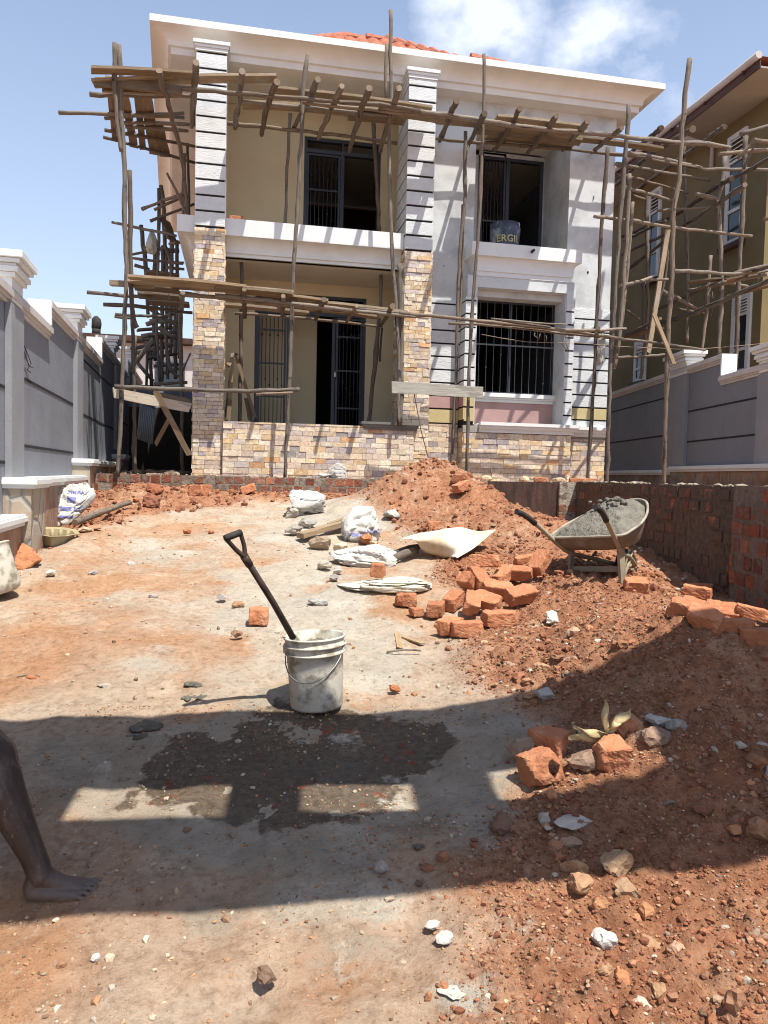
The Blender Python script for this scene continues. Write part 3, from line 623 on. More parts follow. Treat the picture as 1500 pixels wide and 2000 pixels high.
wall('bay_wall', MAT['primer'], [((2.815, YW, 4.44), (N0, YW+.2, CB)), ((N1, YW, 4.44), (XR, YW+.2, CB)), ((N0, YW, NZ1), (N1, YW+.2, CB)), ((N0, YW, 4.74), (N1, YW+.2, 4.94)),
     ((N1, YW+.2, 4.94), (N1+.15, 12.76, CB)), ((N0-.15, YW+.2, 4.94), (N0, 12.76, CB)), ((BX0, BY, 4.44), (B0, YW-.002, 4.78)), ((B1, BY, 4.44), (BX1, YW-.002, 4.78)), ((B0, BY, 4.60), (B1, YW-.002, 4.78))])
wall('outer_wall', MAT['grey'], [((XR-.15, YW+.2, TZ), (XR, 21.5, CB)), ((-.72, 12.75, TZ), (-.58, 21.5, CB)), ((-.58, 21.3, TZ), (XR-.15, 21.5, CB))])
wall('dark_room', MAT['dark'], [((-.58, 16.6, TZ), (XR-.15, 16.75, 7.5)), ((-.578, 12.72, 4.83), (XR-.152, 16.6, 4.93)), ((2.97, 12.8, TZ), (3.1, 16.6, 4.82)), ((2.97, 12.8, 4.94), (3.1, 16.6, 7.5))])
wall('inner_wall', MAT['ochre'], [((.10, 13.35, TZ), (1.33, 13.47, 4.80)), ((1.2, 14.8, 4.95), (2.6, 14.9, 6.2))])
wall('floor_slab', MAT['cement'], [((-.58, 11.10, TZ), (2.82, 16.59, 2.10)), ((2.82, 11.78, TZ), (XR-.16, 16.59, 2.05))])
wall('balcony_slab', MAT['ceil'], [((-.60, 11.36, 4.785), (2.83, YB+.01, 4.97)), ((N0-.01, YW-.02, 4.945), (N1+.01, 12.8, 4.985))])
wall('upper_ceiling', MAT['ceil'], [((-.70, 11.36, CB+.006), (XR-.02, 16.7, CB+.1)), ((N0, YW+.21, NZ1+.02), (N1, 12.76, NZ1+.08))])
# coursed lower part of the bay, with tinted rows
mb = MB(); cz0 = float(onY(870, 826, YW)[2]); SPC = .207
coursed(mb, 2.83, BX0-.021, YW, cz0, 4.44, SPC, cols=lambda i: {0: 1, 1: 2}.get(i, 0))
mb.build('block_courses', [MAT['texwhite'], MAT['yellow'], MAT['pink']], house, bevel=.003); mb = MB(); coursed(mb, BX0, B0, BY+.02, cz0+.02, 4.44, SPC, cols=lambda i: {0: 1, 1: 1}.get(i, 0)); mb.build('block_courses', [MAT['texwhite'], MAT['yellow'], MAT['pink']], house, bevel=.003); mb = MB(); coursed(mb, B1, BX1, BY+.02, cz0-.05, 4.44, SPC)
mb.build('block_courses', [MAT['texwhite'], MAT['yellow'], MAT['pink']], house, bevel=.003); mb = MB(); coursed(mb, BX1+.021, XR, YW, cz0-.09, 4.44, SPC, cols=lambda i: {1: 1}.get(i, 0))
mb.build('block_courses', [MAT['texwhite'], MAT['yellow'], MAT['pink']], house, bevel=.003); mb = MB()
z = cz0+.02; i = 0
while z < 4.42:
    tt_ = min(z+SPC, 4.44); mb.box((BX0-.02, BY, z+.026), (BX0, YW-.02, tt_), (1, 1, 1), {0: 1, 1: 2}.get(i, 0)); z = tt_; i += 1
mb.build('block_courses', [MAT['texwhite'], MAT['yellow'], MAT['pink']], house, bevel=.003)
wall('bay_core', MAT['joint'], [((2.82, YW+.001, TZ), (B0-.02, YW+.2, 4.437)), ((BX0+.002, BY+.022, TZ), (B0-.01, YW+.003, 4.437))])
wall('bay_core', MAT['joint'], [((B1+.02, YW+.001, TZ), (XR-.003, YW+.19, 4.437)), ((B1+.01, BY+.022, TZ), (BX1-.002, YW+.003, 4.437))])
#((BX0+.002, BY+.022, TZ), (B0-.01, YW, 4.437)), ((B1+.01, BY+.022, TZ), (BX1-.002, YW, 4.437))])
wall('window_reveal', MAT['primer'], [((B1-.012, BY+.02, 2.46), (B1+.008, 11.72, 4.598)), ((B0-.008, BY+.02, 2.46), (B0+.012, 11.72, 4.598)), ((B0+.012, 11.44, 4.50), (B1-.012, 11.74, 4.598))])
ps = float(onY(1000, 787, 11.66)[2]); pt = float(onY(1000, 770, 11.66)[2])
wall('apron_panel', MAT['pink'], [((B0+.013, 11.66, 2.46), (B1-.013, 11.74, ps))])
mb = MB()
for o, z0, z1 in ((.03, ps, ps+.045), (.055, ps+.046, ps+.075), (.08, ps+.076, pt)): mb.box((B0+.013, 11.66-o, z0), (B1-.013, 11.74, z1))
mb.build('window_sill', MAT['white'], house, bevel=.004)
mb = MB()
for k in range(10):                         # mortar left along the foot of the apron
    x = B0+.05+k*(B1-B0-.1)/9; mb.rock((x, 11.645, 2.475), .07, (1, 1, 1), k, (1.3, .4, .5))
mb.build('mortar_smear', MAT['white'], house)
# stone base, ledge and low verandah wall
mb = MB(); clad(mb, (2.83, YW, 0), (1, 0, 0), (0, -1, 0), BX0-2.85, TZ-.02, cz0-.02, .078, .12, .22, seed=21)
mb.build('stone_base', MAT['stone'], house); mb = MB(); clad(mb, (BX0, BY, 0), (1, 0, 0), (0, -1, 0), BX1-BX0, TZ-.02, 2.33, .080, .13, .23, seed=22); clad(mb, (BX0, YW, 0), (0, -1, 0), (-1, 0, 0), .28, TZ-.02, cz0-.08, .08, .13, .2, seed=23)
mb.build('stone_base', MAT['stone'], house); mb = MB(); clad(mb, (BX1, YW, 0), (1, 0, 0), (0, -1, 0), XR-BX1, TZ-.02, 2.30, .080, .13, .23, seed=24)
mb.build('stone_base', MAT['stone'], house)
wall('base_core', MAT['cement'], [((BX0+.005, BY+.004, TZ-.1), (BX1-.005, YW, 2.40)), ((2.83, YW-.004, TZ-.1), (XR-.004, YW+.01, 2.36))])
mb = MB(); lp = [(3.70, BY), (BX1, BY), (BX1, YW), (XR+.01, YW)]
mb.sweep(lp, [(.0, 2.34), (.035, 2.34), (.04, 2.39), (.07, 2.40), (.075, 2.445), (.10, 2.45), (.10, 2.50), (0, 2.505)]); mb.build('base_ledge', MAT['white'], house)
wall('ledge_bed', MAT['cement'], [((3.44, BY-.012, 2.335), (3.70, BY+.05, 2.44)), ((3.63, BY+.01, 2.44), (B1-.02, 11.66, 2.465))])
LW0, LW1 = -.236, 2.57
wall('verandah_low_wall', MAT['cement'], [((LW0, 10.93, TZ-.1), (LW1, 11.06, 2.352))])
mb = MB(); clad(mb, (LW0, 10.93, 0), (1, 0, 0), (0, -1, 0), LW1-LW0, TZ-.02, 2.35, .079, .14, .23, seed=31, skip=((1.30, 1.44, 2.08, 2.17), (1.02, 1.17, 1.95, 2.05), (.83, .95, 1.83, 1.92), (1.58, 1.75, 2.2, 2.28)))
clad(mb, (LW1, 10.93, 0), (0, 1, 0), (1, 0, 0), .12, TZ-.02, 2.35, .079, .1, .2, seed=32); mb.build('stone_cladding', MAT['stone'], house)
mb = MB(); mb.sweep([(1.84, 11.06), (1.84, 10.93), (LW1+.01, 10.93), (LW1+.01, 11.06)][::1], [(.0, 2.30), (.03, 2.30), (.035, 2.335), (.055, 2.34), (.055, 2.375), (.075, 2.38), (.075, 2.415), (-.05, 2.418)]); mb.build('wall_cap', MAT['cemcap'], house)
# cornice all round, roof
def cove(o0, z0, o1, z1, n=7): return [(o0+(o1-o0)*(1-math.cos(k/n*math.pi/2)), z0+(z1-z0)*math.sin(k/n*math.pi/2)) for k in range(1, n+1)]
CP = [(-.3, CB), (.25, CB), (.25, CB+.095), (.292, CB+.10), (.292, CB+.125)]+cove(.292, CB+.125, .50, CB+.268)+[(.535, CB+.268), (.535, EZ), (-.3, EZ)]
mb = MB(); mb.sweep([(-1.45, 19.5), (-.80, YW), (XR, YW), (XR, 21.5)], CP); mb.build('cornice', MAT['cornice'], house)
BP = [(-.1, 4.785), (.03, 4.785), (.03, 4.83), (.06, 4.835), (.06, 4.875)]+cove(.06, 4.875, .20, 5.02)+[(.25, 5.025), (.25, 5.262), (-.1, 5.262)]
mb = MB(); mb.sweep([(XL+.0, 14.5), (XL, 11.35), (2.385, 11.35)], BP); mb.build('balcony_parapet', MAT['white'], house)
RP = [(0, 4.772), (.012, 4.772), (.012, 4.84), (.03, 4.845), (.03, 4.885)]+cove(.03, 4.885, .10, 5.05)+[(.125, 5.055), (.125, 5.256), (0, 5.256)]
mb = MB(); mb.sweep([(3.60, YW), (3.60, BY), (5.17, BY), (5.17, YW)], RP); bp = mb.build('balcony_parapet', MAT['white'], house)
mb = MB(); mb.box((3.603, BY+.003, 4.98), (5.167, BY+.1, 5.25)); mb.box((3.603, BY+.003, 4.785), (5.167, YW, 4.98)); mb.build('balcony_core', MAT['cement'], house)
mb = MB(); q = onY(1040, 491, 11.13); mb.tube([(q[0], 11.2, q[2]), (q[0]-.01, 11.05, q[2]-.005)], .022, 10, cap=(.3, .3, .3)); mb.build('drain_pipe', MAT['rubber'], house)
mb = MB()
for x, y, r in ((1160, 385, .035), (1148, 532, .022), (867, 519, .022)):
    q = onY(x, y, YW-.004); mb.rock(q, r, (1, 1, 1), x, (1, .25, 1.1))
mb.build('conduit_hole', MAT['joint'], house)
# tiled hip roof
R1, R2 = onY(672, 76, 15.2), onY(756, 81, 15.2); rz = R1[2]
roof = MB()
def tileface(P00, P10, P01, P11, nu, nv):
    P00, P10, P01, P11 = (np.array(p, float) for p in (P00, P10, P01, P11)); nrm = np.cross(P10-P00, P01-P00); nrm /= np.linalg.norm(nrm); b = len(roof.v)
    Wd = np.linalg.norm(P10-P00); Ln = np.linalg.norm(P01-P00)
    for j in range(nv+1):
        for i in range(nu+1):
            a, c = i/nu, j/nv; p = (P00*(1-a)+P10*a)*(1-c)+(P01*(1-a)+P11*a)*c
            x = a*Wd; s = c*Ln; h = .045*abs(math.sin(math.pi*p[0 if abs(nrm[1]) > abs(nrm[0]) else 1]/.24))+.035*(1-(s/.34) % 1)
            roof.v.append(tuple(p+nrm*h))
    for j in range(nv):
        for i in range(nu): A = b+j*(nu+1)+i; roof.face([A, A+1, A+nu+2, A+nu+1], (1, 1, 1))
E0, E1, E2, E3 = (-.6, 11.7, 7.84), (5.8, 11.7, 7.84), (5.8, 19.3, 7.84), (-.6, 19.3, 7.84)
tileface(E0, E1, R1, R2, 260, 60); tileface(E1, E2, R2, R2, 120, 40); tileface(E3, E0, R1, R1, 120, 40); tileface(E2, E3, R2, R1, 60, 10)
ro = roof.build('roof', MAT['tile'], house)
mb = MB()
def ridge(a, b):
    a = np.array(a); b = np.array(b); n = max(1, int(np.linalg.norm(b-a)/.3))
    for k in range(n):
        p = a+(b-a)*k/n; q = a+(b-a)*(k+1.12)/n; mb.tube([p+np.array([0, 0, .03]), q+np.array([0, 0, .0])], .105, 8, r1=.075, cap=(1, 1, 1), sm=False)
ridge(R1, R2); ridge(R2, E1); ridge(R1, E0); 
q0, q1 = onY(918, 119, 13.2), onY(978, 126, 13.2); ridge(q0, q1)
mb.build('ridge_tile', MAT['tile'], ro)
mb = MB(); q0, q1 = onY(322, 271, 15.0), onY(345, 258, 15.0); mb.box((q0[0], 14.8, q0[2]), (q1[0]+.5, 16.0, q1[2])); wr = mb.build('roof', MAT['tile'], house)
# doors and grilles
def grille(name, parent, x0, x1, z0, z1, y, nb, hz, fr=.035, knots=True, bar=.007):
    mb = MB(); mb.box((x0, y-.02, z0), (x0+fr, y+.02, z1)); mb.box((x1-fr, y-.02, z0), (x1, y+.02, z1)); mb.box((x0+fr, y-.02, z0), (x1-fr, y+.02, z0+fr)); mb.box((x0+fr, y-.02, z1-fr), (x1-fr, y+.02, z1))
    for h in hz: mb.box((x0+fr, y-.012, h-.014), (x1-fr, y+.012, h+.014))
    g = mb.build(name, MAT['metal'], parent); mb = MB(); r = random.Random(int(x0*100))
    for k in range(nb):
        x = x0+fr+(x1-x0-2*fr)*(k+.5)/nb; mb.tube([(x, y, z0+fr), (x, y, z1-fr)], bar, 6)
        if knots:
            for h in [z0+.12+.1*(k % 3), (z0+z1)/2+.1*((k*2) % 3)-.2, z1-.35+.08*(k % 2)]: mb.rock((x, y, h), bar*2.6, (1, 1, 1), k, (1, 1, 1.5))
    mb.build('bar', MAT['metal'], g); return g
door = MB(); y = YB+.03
for a, b in (((DL0, y, 2.1), (DL0+.05, y+.09, DLZ)), ((DL1-.05, y, 2.1), (DL1, y+.09, DLZ)), ((DL0+.05, y, DLZ-.05), (DL1-.05, y+.09, DLZ)), ((DL0+.05, y, 4.27), (DL1-.05, y+.09, 4.33)), ((1.02, y+.01, 4.33), (1.06, y+.08, DLZ-.05))): door.box(a, b)
dr = door.build('door_frame', MAT['metal'], house)
grille('door_leaf', dr, DL0+.052, .745, 2.11, 4.265, y+.04, 6, [2.9, 3.45, 4.0]); g = grille('door_leaf', dr, 1.58, DL1-.052, 2.11, 4.265, y+.04, 6, [2.75, 3.38, 3.95])
mb = MB(); mb.box((1.555, y+.0, 3.27), (1.58, y+.02, 3.33)); mb.tube([(1.56, y+.01, 3.33), (1.56, y+.01, 3.36), (1.575, y+.01, 3.36), (1.575, y+.01, 3.33)], .004, 6); mb.build('padlock', MAT['paper'], dr)
mb = MB(); mb.box((.76, y+.075, 2.1), (.80, y+.1, 4.27)); mb.box((1.52, y+.075, 2.1), (1.575, y+.1, 4.27)); mb.build('door_stile', MAT['metal'], dr)
door = MB()
for a, b in (((UL0, y, UZ0), (UL0+.05, y+.09, UZ1)), ((UL1-.05, y, UZ0), (UL1, y+.09, UZ1)), ((UL0+.05, y, UZ1-.05), (UL1-.05, y+.09, UZ1)), ((UL0+.05, y, 6.94), (UL1-.05, y+.09, 7.0)), ((1.60, y, UZ0), (1.66, y+.09, 6.94)), ((1.62, y+.01, 7.0), (1.65, y+.08, UZ1-.05))): door.box(a, b)
dr = door.build('door_frame', MAT['metal'], house); grille('door_leaf', dr, UL0+.052, 1.598, UZ0, 6.935, y+.04, 7, [5.6, 6.35])
n0, n1 = float(onY(931, 350, 12.7)[0]), float(onY(1056, 350, 12.7)[0]); nm = float(onY(986, 400, 12.7)[0]); ntz = float(onY(1000, 303, 12.7)[2])
wall('niche_wall', MAT['primer'], [((n1, 12.6, 4.985), (N1-.002, 12.74, NZ1)), ((n0-.2, 12.6, 7.2), (n1, 12.74, NZ1)), ((N0+.001, 12.6, 4.985), (n0, 12.74, NZ1))])
door = MB()
for a, b in (((n0, 12.58, 4.99), (n0+.05, 12.66, 7.19)), ((n1-.06, 12.58, 4.99), (n1, 12.66, 7.19)), ((n0+.05, 12.58, 7.14), (n1-.06, 12.66, 7.19)), ((n0+.05, 12.58, ntz-.03), (n1-.06, 12.66, ntz+.03)), ((nm-.03, 12.58, 4.99), (nm+.03, 12.66, 7.14))): door.box(a, b)
dr = door.build('door_frame', MAT['metal'], house); grille('door_leaf', dr, n0+.052, nm-.032, 4.99, ntz-.04, 12.62, 6, [5.4, 6.1])
mb = MB(); wy = 11.70
mb.box((B0+.013, wy-.01, pt+.002), (B1-.013, wy+.03, pt+.03)); mb.box((B0+.013, wy-.01, 4.47), (B1-.013, wy+.03, 4.499)); mb.box((B0+.013, wy-.01, pt+.03), (B0+.035, wy+.03, 4.47)); mb.box((B1-.035, wy-.01, pt+.03), (B1-.013, wy+.03, 4.47))
mb.box((4.33, wy-.005, pt+.03), (4.36, wy+.03, 4.47))
wn = mb.build('window_frame', MAT['metal'], house); mb = MB()
for k in range(12):
    x = B0+.06+k*(B1-B0-.12)/11; mb.tube([(x, wy-.02, pt), (x, wy-.02, 4.49)], .0048, 6)
    if k % 2 == 0: mb.rock((x, wy-.02, pt+.2+.22*((k*3) % 5)), .016, (1, 1, 1), k, (1, 1, 1.4))
zb = float(onY(1000, 676, wy)[2]); mb.box((B0+.035, wy-.026, zb-.012), (B1-.035, wy-.014, zb+.012)); mb.build('grille', MAT['dimsteel'], wn)
# ------------------------------------------------------------------ brick retaining walls
BR = [(.32, .115, .062), (.28, .095, .052), (.23, .08, .048), (.35, .145, .08), (.20, .075, .05), (.29, .13, .085)]
def bricks(mb, o, ud, nd, L, z0, z1, seed, bl=.232, bh=.122, mort=.022, skipp=.08, header=.35, proud=(.003, .014)):
    r = random.Random(seed); o = np.array(o, float); ud = np.array(ud, float); nd = np.array(nd, float); z = z1-bh
    while z > z0-bh:
        u = -r.uniform(0, bl); hd = r.random() < header
        while u < L:
            l = (.115 if hd else bl)*r.uniform(.9, 1.08); a, b = max(u, 0), min(u+l, L); u += l+mort*r.uniform(.7, 1.6)
            if b-a < .03 or r.random() < skipp: continue
            c = r.choice(BR); f = r.uniform(.75, 1.2); pr = r.uniform(*proud); P = []
            za, zb = z+mort*.5, z+bh-mort*.5
            for zz in (za, zb):
                for uu, q in ((a, pr), (b, pr), (b, -.05), (a, -.05)):
                    p = o+ud*(uu+r.uniform(-.006, .006))+nd*q; P.append((p[0], p[1], zz+r.uniform(-.007, .007)))
            mb.hexa(P, tuple(k*f for k in c))
        z -= bh
xa, xb = -1.92, float(onY(952, 960, 10.42)[0])
rw = thing('retaining_wall', 'low red brick retaining wall in front of the house, grey mortar squeezed between headers', 'retaining wall', (0, 10.5, 1.2))
mb = MB(); n_ = 24
for i in range(n_):
    x0 = xa+(xb-xa)*i/n_; x1 = xa+(xb-xa)*(i+1)/n_; mb.box((x0, 10.425+rng.uniform(-.004, .004), .9), (x1, 10.63, TZ+.012+rng.uniform(-.006, .008)), (.27, .235, .19))
bricks(mb, (xa, 10.425, 0), (1, 0, 0), (0, -1, 0), xb-xa, .9, TZ+.012, 3, header=.8, bh=.115, proud=(.002, .012)); mb.build('brickwork', MAT['brickwork'], rw)
x0, x1 = float(onY(425, 950, 10.3)[0]), float(onY(625, 950, 10.3)[0])
mb = MB(); mb.box((x0, 10.30, .9), (x1, 10.424, 1.455), (.27, .235, .19)); bricks(mb, (x0, 10.30, 0), (1, 0, 0), (0, -1, 0), x1-x0, .9, 1.455, 5, header=1, bh=.11); mb.build('brick_step', MAT['brickwork'], rw)
sw = thing('retaining_wall', 'dark mortar smeared brick retaining wall along the right side behind the wheelbarrow', 'retaining wall', (WBX, 10.6, 1.0))
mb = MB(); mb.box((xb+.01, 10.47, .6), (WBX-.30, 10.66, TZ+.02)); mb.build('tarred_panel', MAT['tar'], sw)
mb = MB(); mb.box((WBX-.30, 10.42, .6), (WBX+.02, 10.70, TZ+.03), (.36, .32, .26)); bricks(mb, (WBX-.30, 10.42, 0), (1, 0, 0), (0, -1, 0), .32, .6, 1.5, 8, skipp=.3); mb.build('pier', MAT['brickwork'], sw)
nB = np.array([-wb_dir[1], wb_dir[0], 0]); oB = np.array([WBX, 10.6, 0]); uB = np.array([-wb_dir[0], -wb_dir[1], 0])
LB = float((onP(1440, 1050, oB, nB)-oB)@uB)
mb = MB()
for i in range(30):
    a, b = LB*i/30, LB*(i+1)/30; zt = TZ+.035+rng.uniform(-.008, .012); P = []
    for zz in (.2, zt):
        for uu, q in ((a, 0), (b, 0), (b, -.22), (a, -.22)): p = oB+uB*uu+nB*q; P.append((p[0], p[1], zz))
    mb.hexa(P, (.13, .105, .085))
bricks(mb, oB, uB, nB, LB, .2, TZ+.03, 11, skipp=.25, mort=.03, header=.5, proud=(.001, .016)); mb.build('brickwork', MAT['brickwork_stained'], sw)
mb = MB(); P = []
for zz in (.0, TZ+.05):
    for uu, q in ((LB, .045), (LB+6, .045), (LB+6, -.24), (LB, -.24)): p = oB+uB*uu+nB*q; P.append((p[0], p[1], zz))
mb.hexa(P, (.2, .17, .14)); bricks(mb, oB+uB*LB+nB*.045, uB, nB, 6, .0, TZ+.04, 13, skipp=.28, header=.5, bh=.135, mort=.035); mb.build('pier', MAT['brickwork'], sw)
mb = MB()
for k in range(60): 
    u = rng.uniform(0, LB+2); p = oB+uB*u+nB*rng.uniform(-.2, -.02); mb.rock((p[0], p[1], TZ+.045), rng.uniform(.02, .06), (.33, .28, .22), k, (1, 1, .4))
for k in range(50):
    p = (rng.uniform(xa, xb), rng.uniform(10.46, 10.62), TZ+.016); mb.rock(p, rng.uniform(.015, .045), (.33, .25, .18), k, (1, 1, .4))
tag(mb.build('mortar_crumbs', MAT['stoneattr']), 'dried mortar droppings along the tops of the brick walls', 'mortar crumbs', kind='stuff')

# ------------------------------------------------------------------ boundary walls
def boundary(root, O, dv, nv, segs, pils, caps, grooves, plinths, thick=.12):
    O = np.array(O, float); dv = np.array(dv, float); nv = np.array(nv, float)
    def Q(s, out, z): p = O+dv*s+nv*out; return (p[0], p[1], z)
    def blk(mb, s0, s1, o0, o1, z0, z1, c=(1, 1, 1)): mb.hexa([Q(s0, o0, z0), Q(s0, o1, z0), Q(s1, o1, z0), Q(s1, o0, z0), Q(s0, o0, z1), Q(s0, o1, z1), Q(s1, o1, z1), Q(s1, o0, z1)], c)
    for s0, s1, z in segs:
        mb = MB(); blk(mb, s0, s1, -thick, 0, .3, z-.12)
        wseg = mb.build('wall', MAT['grey'], root); mb = MB()
        for o, a, b in ((.022, z-.135, z-.105), (.04, z-.103, z-.08), (.062, z-.078, z-.02), (.05, z-.018, z)): blk(mb, s0-.03, s1+.03, -thick-o, o, a, b)
        mb.build('coping', MAT['copingl'], wseg)
    for (s, z) in [(segs[i+1][0], (segs[i][2], segs[i+1][2])) for i in range(len(segs)-1)]:
        mb = MB(); lo, hi = min(z), max(z); sg = -1 if segs[0][2] < segs[-1][2] else -1
        blk(mb, s-.012, s-.001, -thick-.0, .0, lo-.01, hi-.135); blk(mb, s-.05, s-.012, -thick-.055, .055, lo+.002, hi-.004); mb.build('step_end', MAT['white'], root)
    for s0, s1, z0, z1 in pils:
        mb = MB(); blk(mb, s0, s1, 0.002, .055, z0, z1); mb.build('pilaster', MAT['greypil'], root)
    for s0, s1, z0, z1 in caps:
        mb = MB(); blk(mb, s0, s1, -thick-.03, .05, z0, z1-.20); cp = mb.build('pier', MAT['white'], root); mb = MB()
        for o, a, b in ((.03, -.20, -.165), (.055, -.163, -.12), (.04, -.118, -.095), (.075, -.093, -.06), (.10, -.058, 0)): blk(mb, s0-o, s1+o, -thick-.03-o, .05+o, z1+a, z1+b)
        mb.build('pier_cap', MAT['white'], cp, bevel=.004)
    for s0, s1, z in grooves:
        mb = MB(); blk(mb, s0, s1, .0015, .006, z-.013, z+.013); mb.build('groove', MAT['joint'], root)
    for s0, s1, out, zt, zb in plinths:
        mb = MB(); blk(mb, s0, s1, .001, out, zb, zt-.085); pl = mb.build('plinth', MAT['crazy'], root); mb = MB()
        blk(mb, s0-.02, s1+.01, .001, out+.03, zt-.084, zt-.05); blk(mb, s0-.04, s1+.012, .001, out+.055, zt-.049, zt-.012); blk(mb, s0-.025, s1+.01, .001, out+.035, zt-.011, zt+.006); mb.build('plinth_moulding', MAT['white'], pl)
rw['kind'] = 'thing'; sw['kind'] = 'thing'
aL = R_(-2.84); lw = thing('boundary_wall', 'grey boundary wall on the left stepping up beside the sloping yard, white pier caps', 'boundary wall', (-2.1, 10.45, 1.3))
boundary(lw, (-2.1, 10.45, 0), (math.sin(aL), math.cos(aL), 0), (math.cos(aL), -math.sin(aL), 0),
    [(-9.0, -2.04, 3.11), (-2.04, 2.06, 3.375), (2.06, 6.4, 3.70), (6.4, 10.4, 4.0)],
    [(-3.78, -3.33, 1.5, 2.98), (-.38, .10, 1.72, 3.24), (4.15, 4.6, 2.0, 3.56), (7.6, 8.0, 2.0, 3.86)],
    [(-3.74, -3.36, 3.0, 3.395), (-.36, .03, 3.26, 3.68), (3.7, 4.1, 3.6, 4.0), (7.4, 7.8, 3.9, 4.4)],
    [(-8, -3.79, 2.28), (-8, -3.79, 1.66), (-3.32, -.39, 2.435), (-3.32, -.39, 1.82), (.11, 4.14, 3.12), (.11, 4.14, 2.37), (4.7, 7.5, 3.3), (4.7, 7.5, 2.6)],
    [(-9, -3.86, .14, 1.225, .2), (-3.85, -3.25, .215, 1.53, .2), (-3.24, -.46, .14, 1.53, .4), (-.45, .14, .215, 1.745, .8), (.15, 3.9, .14, 1.745, .8), (3.91, 4.7, .2, 1.9, 1.2)])
aR = R_(10.3); rwl = thing('boundary_wall', 'grey boundary wall on the right between the house and the ochre neighbour', 'boundary wall', (7.2, 10.7, TZ))
boundary(rwl, (7.197, 10.715, 0), (math.sin(aR), math.cos(aR), 0), (-math.cos(aR), math.sin(aR), 0),
    [(-5.5, -.74, 3.218), (-.74, 9.5, 3.545)], [(.45, 1.18, 1.88, 3.42), (-2.3, -1.86, 1.88, 3.08)],
    [(.47, 1.16, 3.4, 3.79), (-2.28, -1.88, 3.1, 3.45)],
    [(-1.84, .44, 2.79), (-1.84, .44, 2.292), (1.2, 8, 3.12), (1.2, 8, 2.45), (-5, -2.32, 2.5)],
    [(-5.5, .86, .10, 1.88, 1.4), (.87, 9, .07, 1.83, 1.4)])
lw['kind'] = 'thing'; rwl['kind'] = 'thing'
mb = MB(); q = onP(42, 663, (-2.1, 10.45, 0), (math.cos(aL), -math.sin(aL), 0)); pth = [onP(x, y, (-2.08, 10.45, 0), (math.cos(aL), -math.sin(aL), 0)) for x, y in ((41, 668), (46, 684), (52, 700), (57, 716), (53, 722), (60, 728))]
mb.tube(pth, .004, 5); mb.tube([p+np.array([.01, .03, .01*k]) for k, p in enumerate(pth)], .004, 5); mb.rock(pth[0], .03, (1, 1, 1), 3, (.3, 1, 1.4)); mb.build('loose_wire', MAT['rubber'], lw)

# ------------------------------------------------------------------ neighbour's house on the right
XN = 9.45; nb = thing('house', 'ochre two storey house on the right behind the boundary wall, brown eaves and white windows', 'house', (XN, 12, TZ))
Y0 = float(onX(1492, 500, XN)[1]); GZ = 8.85; g0 = onZ(1400, 178, GZ); XG = float(g0[0]); 
mb = MB(); mb.box((XN, Y0, TZ-.3), (XN+7, Y0+18, GZ-.12)); mb.build('wall', MAT['nwall'], nb)
mb = MB(); mb.box((XG+.06, Y0-.75, GZ-.13), (XN+.3, Y0+18.6, GZ-.10)); mb.build('soffit', MAT['nsoffit'], nb)
mb = MB(); mb.box((XG+.035, Y0-.78, GZ-.15), (XG+.059, Y0+18.6, GZ+.10)); mb.build('fascia', MAT['brownwood'], nb)
mb = MB(); mb.tube([(XG, Y0-.8, GZ+.05), (XG, Y0+18.6, GZ+.05)], .065, 10); gt = mb.build('gutter', MAT['gutter'], nb)
mb = MB()
for k in range(16): mb.box((XG-.01, Y0-.4+k*1.1, GZ-.06), (XG+.034, Y0-.37+k*1.1, GZ+.03))
mb.build('gutter_bracket', MAT['brownwood'], gt)
ya = float(onX(1175, 400, XN)[1]); p1 = onZ(1330, 262, GZ-.2); 
mb = MB(); mb.tube([(XG+.05, p1[1], GZ-.02), (XG+.2, p1[1], GZ-.25), (XN-.06, p1[1], GZ-.35), (XN-.06, p1[1], GZ-.8)], .045, 8); mb.build('downpipe', MAT['gutter'], nb)
mb = MB(); b = len(mb.v); mb.v += [(XG+.04, Y0-.8, GZ+.03), (XN+7.5, Y0-.8, GZ+.03), (XN+7.5, Y0+19, GZ+.03), (XG+.04, Y0+19, GZ+.03), (XN+3.3, Y0+4, GZ+2.4), (XN+3.3, Y0+14, GZ+2.4)]
for f in ((0, 1, 4), (1, 2, 5, 4), (2, 3, 5), (3, 0, 4, 5), (3, 2, 1, 0)): mb.face([b+i for i in f])
mb.build('roof', MAT['tile'], nb)
